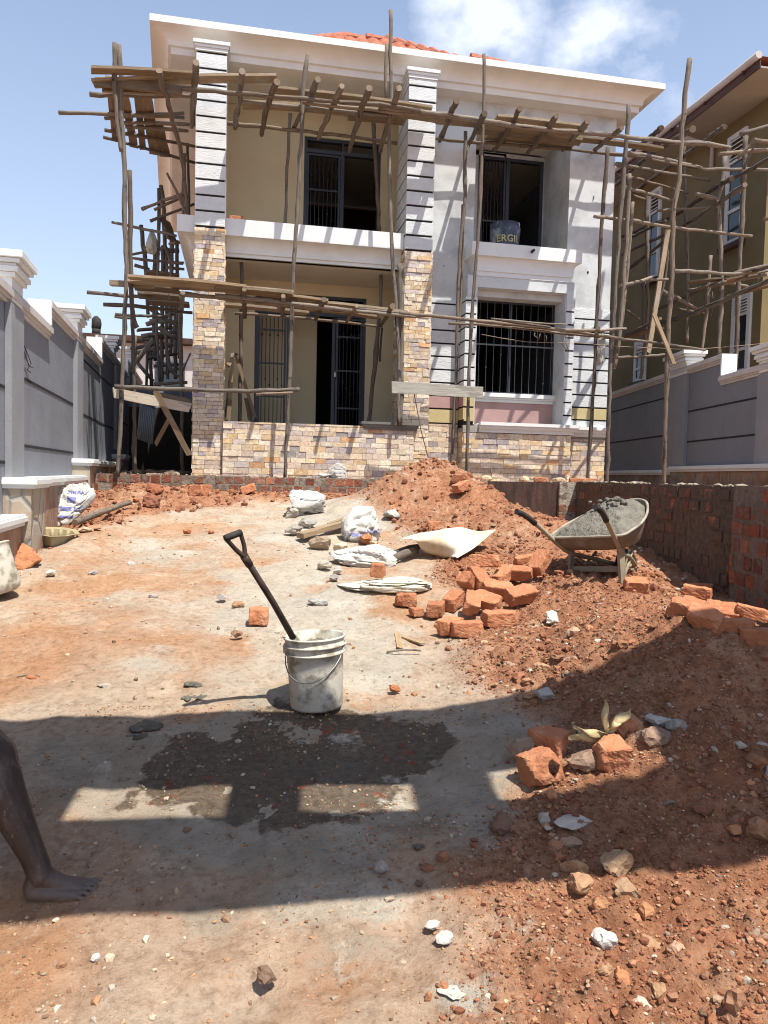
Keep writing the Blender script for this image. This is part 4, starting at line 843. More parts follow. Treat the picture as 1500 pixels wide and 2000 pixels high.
for (xl, xr, yt, yb) in ((1421, 1457, 262, 474), (1268, 1291, 372, 545), (1431, 1467, 575, 730), (1241, 1263, 666, 745)):
    pl, pr = onX(xl, (yt+yb)/2, XN), onX(xr, (yt+yb)/2, XN); xm = (xl+xr)/2; zt, zb_ = float(onX(xm, yt, XN)[2]), float(onX(xm, yb, XN)[2]); ya_, yb_ = float(pr[1]), float(pl[1])
    mb = MB(); fw = .09; xo = XN-.05
    mb.box((xo, ya_, zb_), (XN+.02, ya_+fw, zt)); mb.box((xo, yb_-fw, zb_), (XN+.02, yb_, zt)); mb.box((xo, ya_+fw, zb_), (XN+.02, yb_-fw, zb_+fw)); mb.box((xo, ya_+fw, zt-fw), (XN+.02, yb_-fw, zt))
    zl = zt-(zt-zb_)*.24; mb.box((xo, ya_+fw, zl-.05), (XN+.02, yb_-fw, zl)); mb.box((xo, ya_+fw, zb_+(zl-zb_)*.38), (XN+.02, yb_-fw, zb_+(zl-zb_)*.38+.06))
    wf = mb.build('window', MAT['white'], nb); mb = MB(); mb.box((XN-.02, ya_+fw, zb_+fw), (XN-.012, yb_-fw, zl-.05)); mb.build('pane', MAT['glass'], wf)
    mb = MB(); n_ = 5
    for k in range(n_): z = zl+.01+(zt-fw-zl)*k/n_; mb.hexa([(xo-.03, ya_+fw, z), (xo-.03, yb_-fw, z), (XN, yb_-fw, z+.05), (XN, ya_+fw, z+.05), (xo-.03, ya_+fw, z+.02), (xo-.03, yb_-fw, z+.02), (XN, yb_-fw, z+.07), (XN, ya_+fw, z+.07)])
    mb.build('louvre', MAT['white'], wf)
    mb = MB(); mb.box((xo-.08, ya_-.06, zb_-.10), (XN, yb_+.06, zb_-.002)); mb.build('sill', MAT['brownwood'], wf)
# ------------------------------------------------------------------ pale building far behind the left boundary wall
fb = thing('building', 'pale flat roofed building far off between the left boundary wall and the scaffolding', 'building', (-6, 30, 2))
z_t = float(onY(215, 656, 30)[2]); xl_, xr_ = float(onY(120, 656, 30)[0]), float(onY(385, 656, 30)[0])
mb = MB(); mb.box((xl_-6, 30, 1), (xr_, 38, z_t-.22)); mb.build('wall', MAT['copingl'], fb)
mb = MB(); mb.box((xl_-6.2, 29.6, z_t-.2), (xr_+.2, 38.2, z_t)); rf_ = mb.build('roof', MAT['brownwood'], fb)
q = onY(188, 651, 30); mb = MB(); mb.tube([(q[0], 30, z_t), (q[0], 30, z_t+.22)], .16, 8); mb.rock((q[0], 30, z_t+.42), .26, (1, 1, 1), 3, (.8, .8, 1.2), 2, .05, sm=True); mb.build('roof_vent', MAT['rubber'], rf_)
for x0_ in (xl_+1.0, xl_+3.4, xl_+5.6):
    mb = MB(); mb.box((x0_, 29.93, z_t-2.0), (x0_+1.1, 30.0, z_t-.9)); mb.build('window', MAT['glass'], fb)
# ------------------------------------------------------------------ pole scaffolding
def tone(dark=0.0):
    f = rng.uniform(.62, 1.2)*(1-dark); k = rng.uniform(-.06, .06); return (f*(1+k), f, f*(1-k))
def P3(p, Y): return onY(p[0], p[1], Y)
def pole(root, kind, px, Y, r, dark=0.0, r1=None, bury=0.0):
    Ys = Y if isinstance(Y, (list, tuple)) else [Y]*len(px)
    if len(Ys) == 2 and len(px) > 2: Ys = [Ys[0]+(Ys[1]-Ys[0])*i/(len(px)-1) for i in range(len(px))]
    pts = [P3(p, y) for p, y in zip(px, Ys)]
    if bury:
        e = pts[-1] if pts[-1][2] < pts[0][2] else pts[0]; e[2] = min(e[2], TZ-.03)
    r = r*rng.uniform(.78, 1.08); mb = MB(); mb.tube(pts, r, 9, tone(dark), wob=r*.27, sub=.16, r1=r1 if r1 else r*rng.uniform(.78, .95), knots=True)
    return mb.build(kind, MAT['pole'], root)
def board(root, a, b, Ya, Yb, w, t, up=(0, 0, 1), dark=0.0, mat='board', kind='board', warp=.5):
    mb = MB(); mb.plank(onY(*a, Ya), onY(*b, Yb), w, t, up, tone(dark), warp); return mb.build(kind, MAT[mat], root)
UZ = 6.95
fs = thing('scaffold', 'crooked eucalyptus pole scaffold with two platforms across the front of the white house', 'scaffold', (2.5, 10.6, TZ))
YF = 10.3
# uprights, from the left
for px, Y, r, dk in (
    ([(232, 88), (236, 150), (235, 205), (240, 260), (243, 300), (244, 420), (247, 520), (243, 640), (239, 760), (230, 921)], YF+.02, .037, 0),
    ([(224, 84), (225, 120), (223, 160), (226, 190), (229, 235), (233, 275), (237, 296)], YF-.06, .026, 0),
    ([(253, 333), (255, 390), (254, 440), (257, 560), (262, 625), (268, 640)], YF+.12, .032, .35),
    ([(258, 600), (261, 720), (264, 898)], 11.1, .034, .4),
    ([(601, 108), (593, 167), (590, 231), (583, 359), (576, 480), (570, 600), (564, 760), (556, 928)], 10.55, .033, 0),
    ([(763, 20), (763, 130), (765, 204), (760, 279), (763, 400), (766, 500), (775, 628), (779, 740), (778, 832)], 10.75, .031, 0),
    ([(755, 87), (753, 140), (754, 193)], 10.72, .026, 0), ([(781, 516), (783, 690), (781, 832)], 10.88, .042, .25),
    ([(945, 106), (945, 215), (942, 270), (938, 400), (929, 520), (921, 631), (915, 778), (911, 929)], 10.5, .029, -.1),
    ([(909, 257), (907, 400), (899, 480), (893, 625), (889, 772), (880, 928)], 10.72, .034, .3), ([(905, 400), (902, 520), (897, 640)], 10.84, .03, .3),
    ([(1187, 288), (1180, 379), (1175, 440), (1169, 560), (1164, 640), (1160, 750), (1147, 930)], 10.75, .031, .15),
    ([(1228, 204), (1225, 267), (1216, 370), (1207, 483), (1199, 617), (1191, 750), (1187, 941)], 10.5, .032, 0),
    ([(1229, 340), (1225, 443), (1213, 617), (1206, 690)], 10.62, .03, .1), ([(1236, 395), (1226, 520), (1213, 640), (1200, 720)], 10.8, .026, .05)):
    low = px[-1][1] > 880
    pole(fs, 'upright', px, Y, r, dk, bury=1 if low else 0)
# uprights standing on the balcony and verandah floors
for px, Y, r in (([(567, 222), (561, 330), (557, 440)], 11.9, .033), ([(729, 236), (736, 360), (741, 452)], 11.8, .031), ([(471, 510), (474, 600)], 11.6, .030), ([(472, 598), (470, 700), (468, 835)], 11.7, .036), ([(744, 532), (743, 610)], 11.7, .033), ([(740, 622), (732, 713), (719, 840)], 11.75, .035), ([(746, 640), (742, 706)], 11.8, .02)):
    pole(fs, 'upright', px, Y, r, .15)
# long rails of the upper platform
for px, Y, r in (([(356, 172), (420, 178), (590, 193), (650, 199), (763, 206), (822, 217)], YF, .036), ([(740, 207), (873, 225), (953, 239), (1060, 251), (1140, 259), (1193, 264), (1313, 277), (1383, 281), (1425, 289)], YF+.05, .035),
    ([(441, 240), (580, 255), (690, 268), (775, 280)], 11.45, .032), ([(845, 270), (880, 274), (980, 281), (1105, 292), (1233, 305), (1300, 317), (1368, 329)], 11.25, .030),
    ([(175, 184), (260, 186), (375, 188)], YF+.3, .03), ([(590, 200), (700, 212), (858, 228)], YF+.1, .03), ([(473, 198), (521, 203), (640, 213), (760, 226)], 10.6, .024)):
    pole(fs, 'rail', px, Y, r)
# cross poles of the upper platform, butt ends towards the camera
for a, b in (((383, 122), (374, 248)), ((473, 139), (459, 251)), ((541, 160), (511, 263)), ((621, 155), (574, 249)), ((668, 168), (622, 271)), ((721, 172), (683, 296)), ((779, 172), (743, 295)), ((892, 196), (859, 275)), ((947, 222), (914, 286)), ((1016, 212), (966, 293)), ((1087, 226), (1030, 299)), ((1148, 236), (1099, 293)), ((1215, 250), (1156, 298))):
    mid = ((a[0]*.5+b[0]*.5)+rng.uniform(-5, 5), (a[1]+b[1])/2); pole(fs, 'cross_pole', [a, mid, b], [9.95, 10.7, 11.5], .042, .12, r1=.032)
pole(fs, 'cross_pole', [(311, 138), (316, 165), (326, 190), (338, 240), (351, 285), (358, 330), (366, 420)], [10.0, 10.2, 10.4, 10.9, 11.4, 11.6, 11.7], .034, .35)
# boards of the upper platform
for a, b, Ya, Yb, wd in (((182, 163), (540, 153), 10.35, 10.42, .2), ((178, 136), (380, 147), 10.15, 10.25, .16), ((535, 176), (842, 215), 10.75, 10.8, .2), ((473, 204), (700, 219), 11.15, 11.15, .22), ((560, 208), (765, 226), 11.3, 11.3, .18), ((679, 227), (790, 237), 11.0, 11.0, .2), ((700, 214), (868, 234), 10.6, 10.6, .2), ((853, 234), (1000, 250), 10.7, 10.7, .2),
        ((968, 232), (1142, 253), 10.45, 10.45, .22), ((930, 240), (1128, 262), 10.75, 10.75, .24), ((935, 254), (1135, 277), 10.98, 10.98, .2), ((950, 266), (1120, 284), 11.2, 11.2, .2), ((1120, 270), (1290, 292), 11.0, 11.0, .16)):
    board(fs, a, b, Ya, Yb, wd, .035, dark=.05)
board(fs, (185, 160), (356, 178), 10.3, 10.35, .13, .03, up=(0, -1, .25), dark=.2); board(fs, (200, 171), (355, 182), 10.42, 10.42, .12, .03, up=(0, -1, .3), dark=.25)
# lower platform
for px, Y, r in (([(420, 577), (520, 587), (633, 600), (767, 615), (822, 618)], YF+.1, .030), ([(459, 612), (580, 620), (735, 637)], 11.3, .028), ([(350, 573), (480, 588), (633, 603), (700, 611)], YF+.3, .03), ([(780, 612), (891, 622), (1010, 635), (1132, 649), (1222, 664)], YF+.1, .026), ([(876, 632), (960, 636), (1100, 651), (1200, 661), (1287, 670), (1378, 684)], YF+.2, .024), ([(1085, 643), (1150, 646), (1223, 642)], YF, .03), ([(224, 755), (330, 759), (460, 764), (585, 761)], YF-.05, .034), ([(500, 771), (572, 767)], YF+.05, .026), ([(700, 603), (790, 611)], YF+.3, .02)):
    pole(fs, 'rail', px, Y, r, -.05)
for a, b, Ya, Yb in (((633, 585), (617, 624), 10.1, 11.35), ((697, 597), (676, 630), 10.1, 11.3), ((553, 578), (552, 616), 10.15, 11.3), ((477, 565), (478, 619), 10.15, 11.4), ((767, 598), (744, 635), 10.1, 11.4), ((357, 572), (356, 604), 10.1, 11.2), ((1168, 641), (1176, 650), 10.2, 10.8)):
    pole(fs, 'cross_pole', [a, b], [Ya, Yb], .033, .1)
for a, b, Ya, Yb, wd, dk in (((252, 541), (480, 561), 10.2, 10.25, .16, 0), ((252, 551), (570, 572), 10.4, 10.4, .2, 0), ((336, 559), (640, 589), 10.6, 10.6, .2, .1), ((420, 562), (572, 574), 10.3, 10.3, .15, 0), ((577, 588), (795, 612), 10.7, 10.75, .2, 0), ((440, 596), (600, 612), 11.0, 11.0, .2, .1), ((600, 603), (740, 620), 11.05, 11.1, .18, .1), ((262, 560), (350, 568), 10.75, 10.75, .3, .3), ((270, 576), (352, 582), 11.15, 11.15, .35, .35), ((290, 590), (370, 596), 11.6, 11.6, .3, .4)):
    board(fs, a, b, Ya, Yb, wd, .034, dark=dk)
board(fs, (216, 553), (300, 559), 10.5, 10.5, .07, .07, kind='timber'); pole(fs, 'rail', [(170, 571), (240, 577), (300, 581)], 10.9, .03); pole(fs, 'rail', [(202, 595), (260, 598), (376, 611)], 11.4, .028, .2); pole(fs, 'rail', [(225, 614), (326, 619)], 12.0, .03, .2); pole(fs, 'rail', [(224, 618), (256, 621)], 12.2, .035, .2)
board(fs, (221, 767), (371, 797), 10.45, 11.0, .135, .03, up=(0, -1, 0), dark=-.1, mat='palewood'); board(fs, (298, 771), (374, 787), 11.05, 11.1, .10, .03, up=(0, -1, .2), dark=.3)
board(fs, (303, 762), (370, 889), 10.35, 10.55, .075, .035, up=(0, -1, 0)); board(fs, (331, 818), (304, 868), 11.4, 11.6, .06, .03, up=(0, -1, 0), dark=.2)
board(fs, (765, 756), (943, 767), 10.42, 10.38, .16, .03, up=(0, -1, 0), mat='palewood', dark=-.1, warp=.2)
for px, Y, r in (([(959, 622), (1040, 630), (1108, 634)], YF-.05, .016), ([(985, 626), (1030, 633), (1075, 639)], YF+.0, .02), ([(1000, 640), (1060, 646), (1120, 656)], YF+.15, .018)): pole(fs, 'offcut', px, Y, r)

# side scaffold in the passage on the left of the house
ls = thing('scaffold', 'dark tangle of poles and boards in the narrow passage left of the house', 'scaffold', (-1.2, 13, TZ))
for (x0, y0, x1, y1, wd) in ((213, 150, 226, 270, .11), (243, 186, 262, 287, .12), (268, 180, 279, 291, .10), (283, 181, 303, 301, .17), (306, 240, 323, 305, .17), (223, 190, 236, 272, .08)):   # boards of the side platform, seen from below
    a, b = onZ(x0, y0, UZ), onZ(x1, y1, UZ); mb = MB(); mb.plank(a, b, wd, .03, (0, 0, 1), tone(.3), .4); mb.build('board', MAT['board'], ls)
for a, b in (((115, 220), (360, 230)), ((204, 254), (381, 286)), ((202, 268), (381, 318)), ((205, 231), (359, 221)), ((230, 240), (382, 244)), ((245, 247), (368, 256))):
    p, q = onZ(a[0], a[1], UZ-.06), onZ(b[0], b[1], UZ-.06); mb = MB(); mb.tube([p, (p+q)/2+np.array([0, 0, .01]), q], .03, 8, tone(.15), wob=.004, sub=.2, knots=True, r1=.025); mb.build('cross_pole', MAT['pole'], ls)
for px, Y, r in (([(310, 368), (311, 430), (308, 540), (306, 640), (312, 760)], 13.0, .04), ([(314, 362), (320, 412), (323, 480), (334, 510), (332, 640)], 13.3, .045), ([(361, 300), (358, 380), (357, 470)], 12.6, .036), ([(366, 280), (370, 420)], 12.8, .03), ([(353, 572), (354, 700), (357, 905)], 12.2, .045), ([(318, 480), (317, 620), (316, 745)], 14.2, .05), ([(326, 490), (325, 640), (328, 740)], 14.6, .05), ([(303, 470), (301, 560), (303, 705)], 14.9, .045), ([(275, 440), (280, 480), (287, 540), (290, 620)], 15.2, .05), ([(346, 470), (346, 560), (350, 700)], 13.7, .045), ([(336, 470), (335, 560), (333, 690)], 16, .05), ([(294, 650), (296, 760)], 16.5, .05), ([(341, 600), (343, 740)], 15.0, .05), ([(288, 655), (286, 760)], 15.6, .045), ([(263, 655), (262, 900)], 12.3, .04)):
    pole(ls, 'upright', px, Y, r*.85, .25, bury=1 if px[-1][1] > 880 else 0)
for px, Y, r in (([(278, 408), (320, 392), (360, 376)], [13.2, 12.5], .03), ([(301, 410), (358, 384)], 12.9, .035), ([(293, 432), (340, 414), (380, 398)], 12.8, .033), ([(218, 434), (280, 447), (345, 461)], 12.4, .032), ([(326, 338), (342, 370), (368, 424)], 12.3, .032), ([(258, 497), (300, 490)], 13.5, .03), ([(258, 504), (300, 509), (360, 513)], 13.8, .034), ([(263, 518), (292, 526)], 13.6, .035), ([(280, 484), (350, 490)], 14.5, .05), ([(282, 490), (312, 497)], 14.2, .04), ([(326, 512), (358, 515)], 13.2, .04), ([(324, 522), (360, 526)], 13.4, .04), ([(286, 600), (330, 627), (352, 640)], 13.1, .045), ([(292, 627), (350, 628)], 13.6, .05), ([(285, 634), (340, 612)], 14.0, .05), ([(300, 662), (266, 708)], 12.6, .05), ([(276, 657), (345, 647)], 14.0, .05), ([(262, 665), (352, 656)], 15.0, .05), ([(268, 690), (345, 671)], 15.6, .05), ([(255, 682), (300, 672)], 14.4, .05), ([(290, 700), (350, 690)], 14.8, .05), ([(322, 640), (332, 720), (352, 735)], 13.4, .045), ([(310, 640), (340, 660)], 13.1, .05), ([(300, 750), (366, 747)], 12.6, .035), ([(352, 735), (372, 690)], 12.4, .02), ([(266, 705), (300, 745)], 15.8, .05), ([(300, 715), (352, 712)], 15.4, .045), ([(310, 730), (350, 720)], 16.2, .05)):
    pole(ls, 'cross_pole', px, Y, r*.8, .12)
for a, b, Y, wd in (((336, 470), (322, 430), 13.0, .2), ((335, 475), (352, 474), 13.0, .16), ((285, 532), (350, 540), 13.6, .25), ((288, 655), (345, 660), 14.2, .2), ((268, 645), (352, 640), 15.2, .2)): board(ls, a, b, Y, Y+.1, wd, .035, dark=.4)

# scaffold against the neighbour's wall on the right
rs_ = thing('scaffold', 'pale pole scaffold standing between the white house and the ochre neighbour', 'scaffold', (7.3, 11.5, TZ))
for px, Y, r, dk in (([(1347, 115), (1340, 163), (1333, 250), (1327, 350), (1314, 425), (1313, 510), (1305, 670), (1300, 800), (1297, 943)], 10.35, .036, -.05), ([(1336, 277), (1337, 370), (1343, 510), (1342, 670)], 13.2, .042, .15), ([(1416, 304), (1412, 350), (1401, 395), (1407, 470), (1409, 590), (1403, 700)], 12.0, .05, -.15), ([(1457, 267), (1452, 350), (1449, 430), (1444, 537), (1440, 643), (1438, 720)], 11.8, .043, -.05), ([(1388, 499), (1380, 600), (1371, 690)], 12.6, .045, 0), ([(1263, 377), (1265, 590), (1258, 680), (1251, 740)], 13.6, .042, .05), ([(1306, 449), (1300, 540), (1280, 610)], 12.3, .03, .1), ([(1257, 555), (1256, 650)], 14.6, .04, .3)):
    pole(rs_, 'upright', px, Y, r, dk, bury=1 if px[-1][1] > 900 else 0)
board(rs_, (1304, 449), (1266, 689), 12.1, 12.3, .085, .04, up=(0, -1, 0), dark=-.2, warp=.1); board(rs_, (1276, 611), (1316, 711), 10.3, 10.3, .055, .03, up=(0, -1, 0), dark=-.1)
for px, Y, r, dk in (([(1161, 423), (1230, 430), (1330, 446), (1468, 461)], [10.4, 11.6], .033, -.1), ([(1204, 320), (1290, 336), (1385, 352)], [11.5, 13], .035, -.1), ([(1204, 341), (1270, 356), (1343, 377)], [11.8, 13], .033, -.1), ([(1220, 366), (1311, 391)], [11.6, 12.6], .036, -.15), ([(1228, 299), (1300, 312), (1369, 329)], [11.2, 11.8], .036, -.1), ([(1284, 411), (1412, 404)], 13, .03, 0), ([(1359, 379), (1399, 388)], 11.9, .04, -.1), ([(1447, 262), (1475, 254), (1520, 240)], 11.4, .04, -.1), ([(1471, 276), (1530, 280)], 11.2, .045, -.05), ([(1404, 301), (1450, 297), (1520, 291)], 11.6, .035, -.1), ([(1367, 331), (1430, 331), (1530, 331)], 11.8, .033, 0), ([(1212, 558), (1260, 548), (1303, 546)], [10.6, 12], .03, -.05), ([(1212, 558), (1240, 552), (1272, 541)], [10.7, 11.4], .03, -.1), ([(1313, 529), (1380, 532), (1433, 535), (1520, 527)], [10.5, 11.2], .03, -.1), ([(1201, 698), (1250, 697), (1299, 693)], [10.6, 11.5], .028, -.05), ([(1289, 566), (1320, 582), (1361, 603)], 12.4, .036, .1), ([(1214, 600), (1249, 624)], 12.6, .03, .2), ([(1318, 601), (1380, 614)], 12.8, .03, .1), ([(1230, 380), (1260, 390)], 13, .03, .1), ([(1420, 552), (1460, 560)], 12.5, .04, -.1), ([(1433, 534), (1500, 518)], 11.0, .03, -.1), ([(1492, 428), (1530, 424)], 10.6, .04, 0)):
    pole(rs_, 'rail', px, Y, r, dk)
for px, Y, r, dk in (([(1292, 250), (1260, 276), (1228, 299)], [11, 14], .045, .25), ([(1353, 252), (1265, 307), (1201, 363)], [10.4, 15], .045, .15), ([(1416, 247), (1332, 307), (1233, 379)], [10.4, 15], .045, .3), ([(1430, 349), (1399, 366), (1319, 419), (1216, 462)], [10.8, 15.5], .045, .3), ([(1455, 361), (1340, 438), (1214, 497)], [10.6, 15.5], .045, .3), ([(1510, 306), (1440, 345), (1372, 381)], [10.6, 13], .04, .3), ([(1287, 603), (1401, 553), (1510, 518)], [14.5, 10.4], .045, .15), ([(1228, 655), (1290, 632), (1367, 606), (1510, 543)], [15, 10.3], .045, .3), ([(1222, 655), (1290, 622)], [14, 12.3], .04, .0), ([(1345, 568), (1400, 556), (1500, 535)], [13, 11], .035, -.1), ([(1220, 470), (1300, 430)], [14, 12], .035, 0), ([(1222, 530), (1300, 470)], [15, 13], .035, .4), ([(1440, 310), (1460, 290), (1478, 270)], [11.4, 11.2], .026, .1), ([(1452, 330), (1466, 300), (1482, 272)], [11.5, 11.3], .026, .1)):
    pole(rs_, 'cross_pole', px, Y, r, dk)
for a, b, Ya, Yb, wd in (((1345, 552), (1410, 545), 12.2, 12, .2), ((1420, 548), (1510, 530), 11.6, 11.2, .2), ((1420, 580), (1510, 556), 12.4, 12, .2), ((1228, 660), (1290, 640), 13.6, 12.6, .18)): board(rs_, a, b, Ya, Yb, wd, .03, dark=.1)
mb = MB()
for k in range(14):                        # bark strips and tie ends dangling from the rails
    x, y = ((1388, 562), (1391, 570), (1384, 560), (1483, 535), (1055, 652), (1066, 655), (1045, 650), (1103, 660), (1108, 655), (915, 285), (1221, 570), (1262, 550), (390, 575), (330, 575))[k]; L = (34, 48, 22, 20, 12, 14, 10, 26, 30, 16, 20, 18, 12, 14)[k]; Y = 10.3 if x < 1230 else 12
    mb.tube([onY(x, y, Y), onY(x+rng.uniform(-4, 4), y+L*.5, Y-.03), onY(x+rng.uniform(-8, 8), y+L, Y)], .007, 4, tone())
tag(mb.build('bark_ties', MAT['pole']), 'torn bark strips and tie ends dangling from the scaffold rails', 'bark strips', kind='stuff')
mb = MB(); mb.tube([onY(940, 653, 10.35), onY(1030, 668, 10.5), onY(1130, 670, 10.4), onY(1200, 676, 10.45), onY(1290, 680, 10.7), onY(1360, 682, 11), onY(1500, 670, 11.2)], .005, 5, (1.6, 1.5, 1.35), sub=.3); tag(mb.build('string_line', MAT['pole']), 'thin builder string stretched across the bay window towards the right boundary wall', 'string')
mb = MB(); mb.tube([onY(809, 770, 10.45), onY(822, 840, 10.6), onY(842, 915, 10.75)], .008, 5, (1.7, 1.6, 1.4)); tag(mb.build('stick', MAT['pole']), 'thin pale stick leaning on the middle pillar below the grey plank', 'stick')
# trestle left on the verandah
tr = thing('trestle', 'small wooden trestle standing on the verandah behind the left pillar', 'trestle', (-.1, 11.6, 2.1))
for a, b, Ya, Yb, wd in (((444, 838), (455, 690), 11.5, 11.6, .06), ((441, 815), (453, 712), 11.9, 11.8, .05), ((498, 815), (461, 695), 11.5, 11.6, .05), ((492, 834), (482, 778), 11.55, 11.6, .08), ((445, 715), (461, 692), 11.5, 11.9, .06), ((446, 822), (449, 780), 11.45, 11.5, .06)):
    board(tr, a, b, Ya, Yb, wd, .04, up=(0, -1, 0), kind='leg', dark=.2)
# corrugated sheet leaning in the passage
cs = MB(); a, b, c_ = onY(273, 788, 13.4), onY(303, 800, 13.6), onY(298, 868, 13.2); n_ = 40
for i in range(n_+1):
    p = a+(b-a)*i/n_; o_ = np.array([.0, .02*math.sin(i*1.4), 0]); q = p+(c_-b)
    for w_ in (p, q): cs.v.append(tuple(w_+o_)); 
for i in range(n_): A = i*2; cs.face([A, A+2, A+3, A+1], (1, 1, 1), None, True)
o = cs.build('corrugated_sheet', MAT['zinc']); sm_ = o.modifiers.new('s', 'SOLIDIFY'); sm_.thickness = .006; tag(o, 'corrugated zinc sheet leaning on the boundary wall in the dark passage', 'metal sheet')
# ------------------------------------------------------------------ loose things in the yard
from mathutils.bvhtree import BVHTree
def rotm(yaw, pitch=0, roll=0):             # local axes: x along, y across, z up; yaw measured from the lat axis towards d
    Lx = np.array([RH[0], RH[1], 0]); Dy = np.array([FH[0], FH[1], 0]); Zz = np.array([0, 0, 1.])
    ax = Lx*math.cos(yaw)+Dy*math.sin(yaw); ay = -Lx*math.sin(yaw)+Dy*math.cos(yaw)
    c, s = math.cos(pitch), math.sin(pitch); ax2 = ax*c+Zz*s; az2 = Zz*c-ax*s
    c, s = math.cos(roll), math.sin(roll); return np.stack([ax2, ay*c+az2*s, az2*c-ay*s])
def lathe(mb, o, M, prof, n=40, c=(1, 1, 1), sm=True, close=False, wob=0.0):
    b = len(mb.v); k = len(prof)
    for i in range(n):
        th = 2*math.pi*i/n
        for r, z in prof:
            rr = r*(1+wob*math.sin(3*th+1)); p = np.array(o)+(M[0]*math.cos(th)+M[1]*math.sin(th))*rr+M[2]*z; mb.v.append(tuple(p))
    for i in range(n):
        i2 = (i+1) % n
        for j in range(k-1): mb.face([b+i*k+j, b+i2*k+j, b+i2*k+j+1, b+i*k+j+1], c, None, sm)
def fillet_box(l, w, h, n, rad, seed, amp=.0055, chips=2):
    r = np.random.RandomState(seed); V = {}; F = []; vs = []
    def vid(i, j, k):
        if (i, j, k) not in V: V[(i, j, k)] = len(vs); vs.append(((i/n*2-1), (j/n*2-1), (k/n*2-1)))
        return V[(i, j, k)]
    for a in range(n):
        for b in range(n):
            for f in (0, n):
                q = [(a, b), (a+1, b), (a+1, b+1), (a, b+1)]
                if f == 0: q = q[::-1]
                F.append([vid(x, y, f) for x, y in q]); F.append([vid(f, x, y) for x, y in q]); F.append([vid(y, f, x) for x, y in q])
    P = np.array(vs)*np.array([l, w, h])/2; inner = np.array([l, w, h])/2-rad
    C = np.clip(P, -inner, inner); d = P-C; ln = np.linalg.norm(d, axis=1); ok = ln > 1e-9; P[ok] = C[ok]+d[ok]/ln[ok][:, None]*rad
    for _ in range(chips):
        s = np.sign(r.uniform(-1, 1, 3))*np.array([l, w, h])/2*np.array([1, 1, 1]); dd = np.linalg.norm(P-s, axis=1); R = r.uniform(.03, .065)
        t = np.clip(1-dd/R, 0, 1); P = P-(s/np.linalg.norm(s))[None]*(t*R*.45)[:, None]
    P = P+(fbm(P[:, 0]*28+seed, P[:, 1]*28+P[:, 2]*19, seed, 3)-.5)[:, None]*amp*2.2*np.sign(P)+r.uniform(-amp*.25, amp*.25, P.shape)
    return P, F
BRN = [0]
def brick(px, yaw=0, pitch=0, roll=0, lift=0.0, l=.225, w=.112, h=.098, label='', tone_=1.0, group='loose red bricks in the yard', hole=False, at=None, chips=2):
    BRN[0] += 1; s = BRN[0]; P, F = fillet_box(l, w, h, 12, .006, s*7+3, chips=chips+2); M = rotm(R_(yaw), R_(pitch), R_(roll)); Wd = P@M
    g = np.array(at) if at is not None else gpx(*px); base = -Wd[:, 2].min()
    z0 = g[2]+base*.93+lift; Wd = Wd+np.array([g[0], g[1], z0])[None]
    mb = MB(); f = tone_*rng.uniform(.88, 1.12); mb.v = [tuple(q) for q in Wd]
    for q in F: mb.face(q, (f, f*rng.uniform(.96, 1.04), f), None, False)
    if hole:
        c = Wd.mean(0); fr = [q for q in F]; q0 = np.array([g[0], g[1], z0])-M[1]*(w/2+.002)+M[0]*l*.12; mb.rock(q0, .034, (.10, .09, .085), s, (1.2, .35, 1))
    o = mb.build('brick', MAT['brick'], None, (g[0], g[1], g[2])); return tag(o, label, 'brick', group)
G1 = 'tumbled red bricks beside the wheelbarrow'
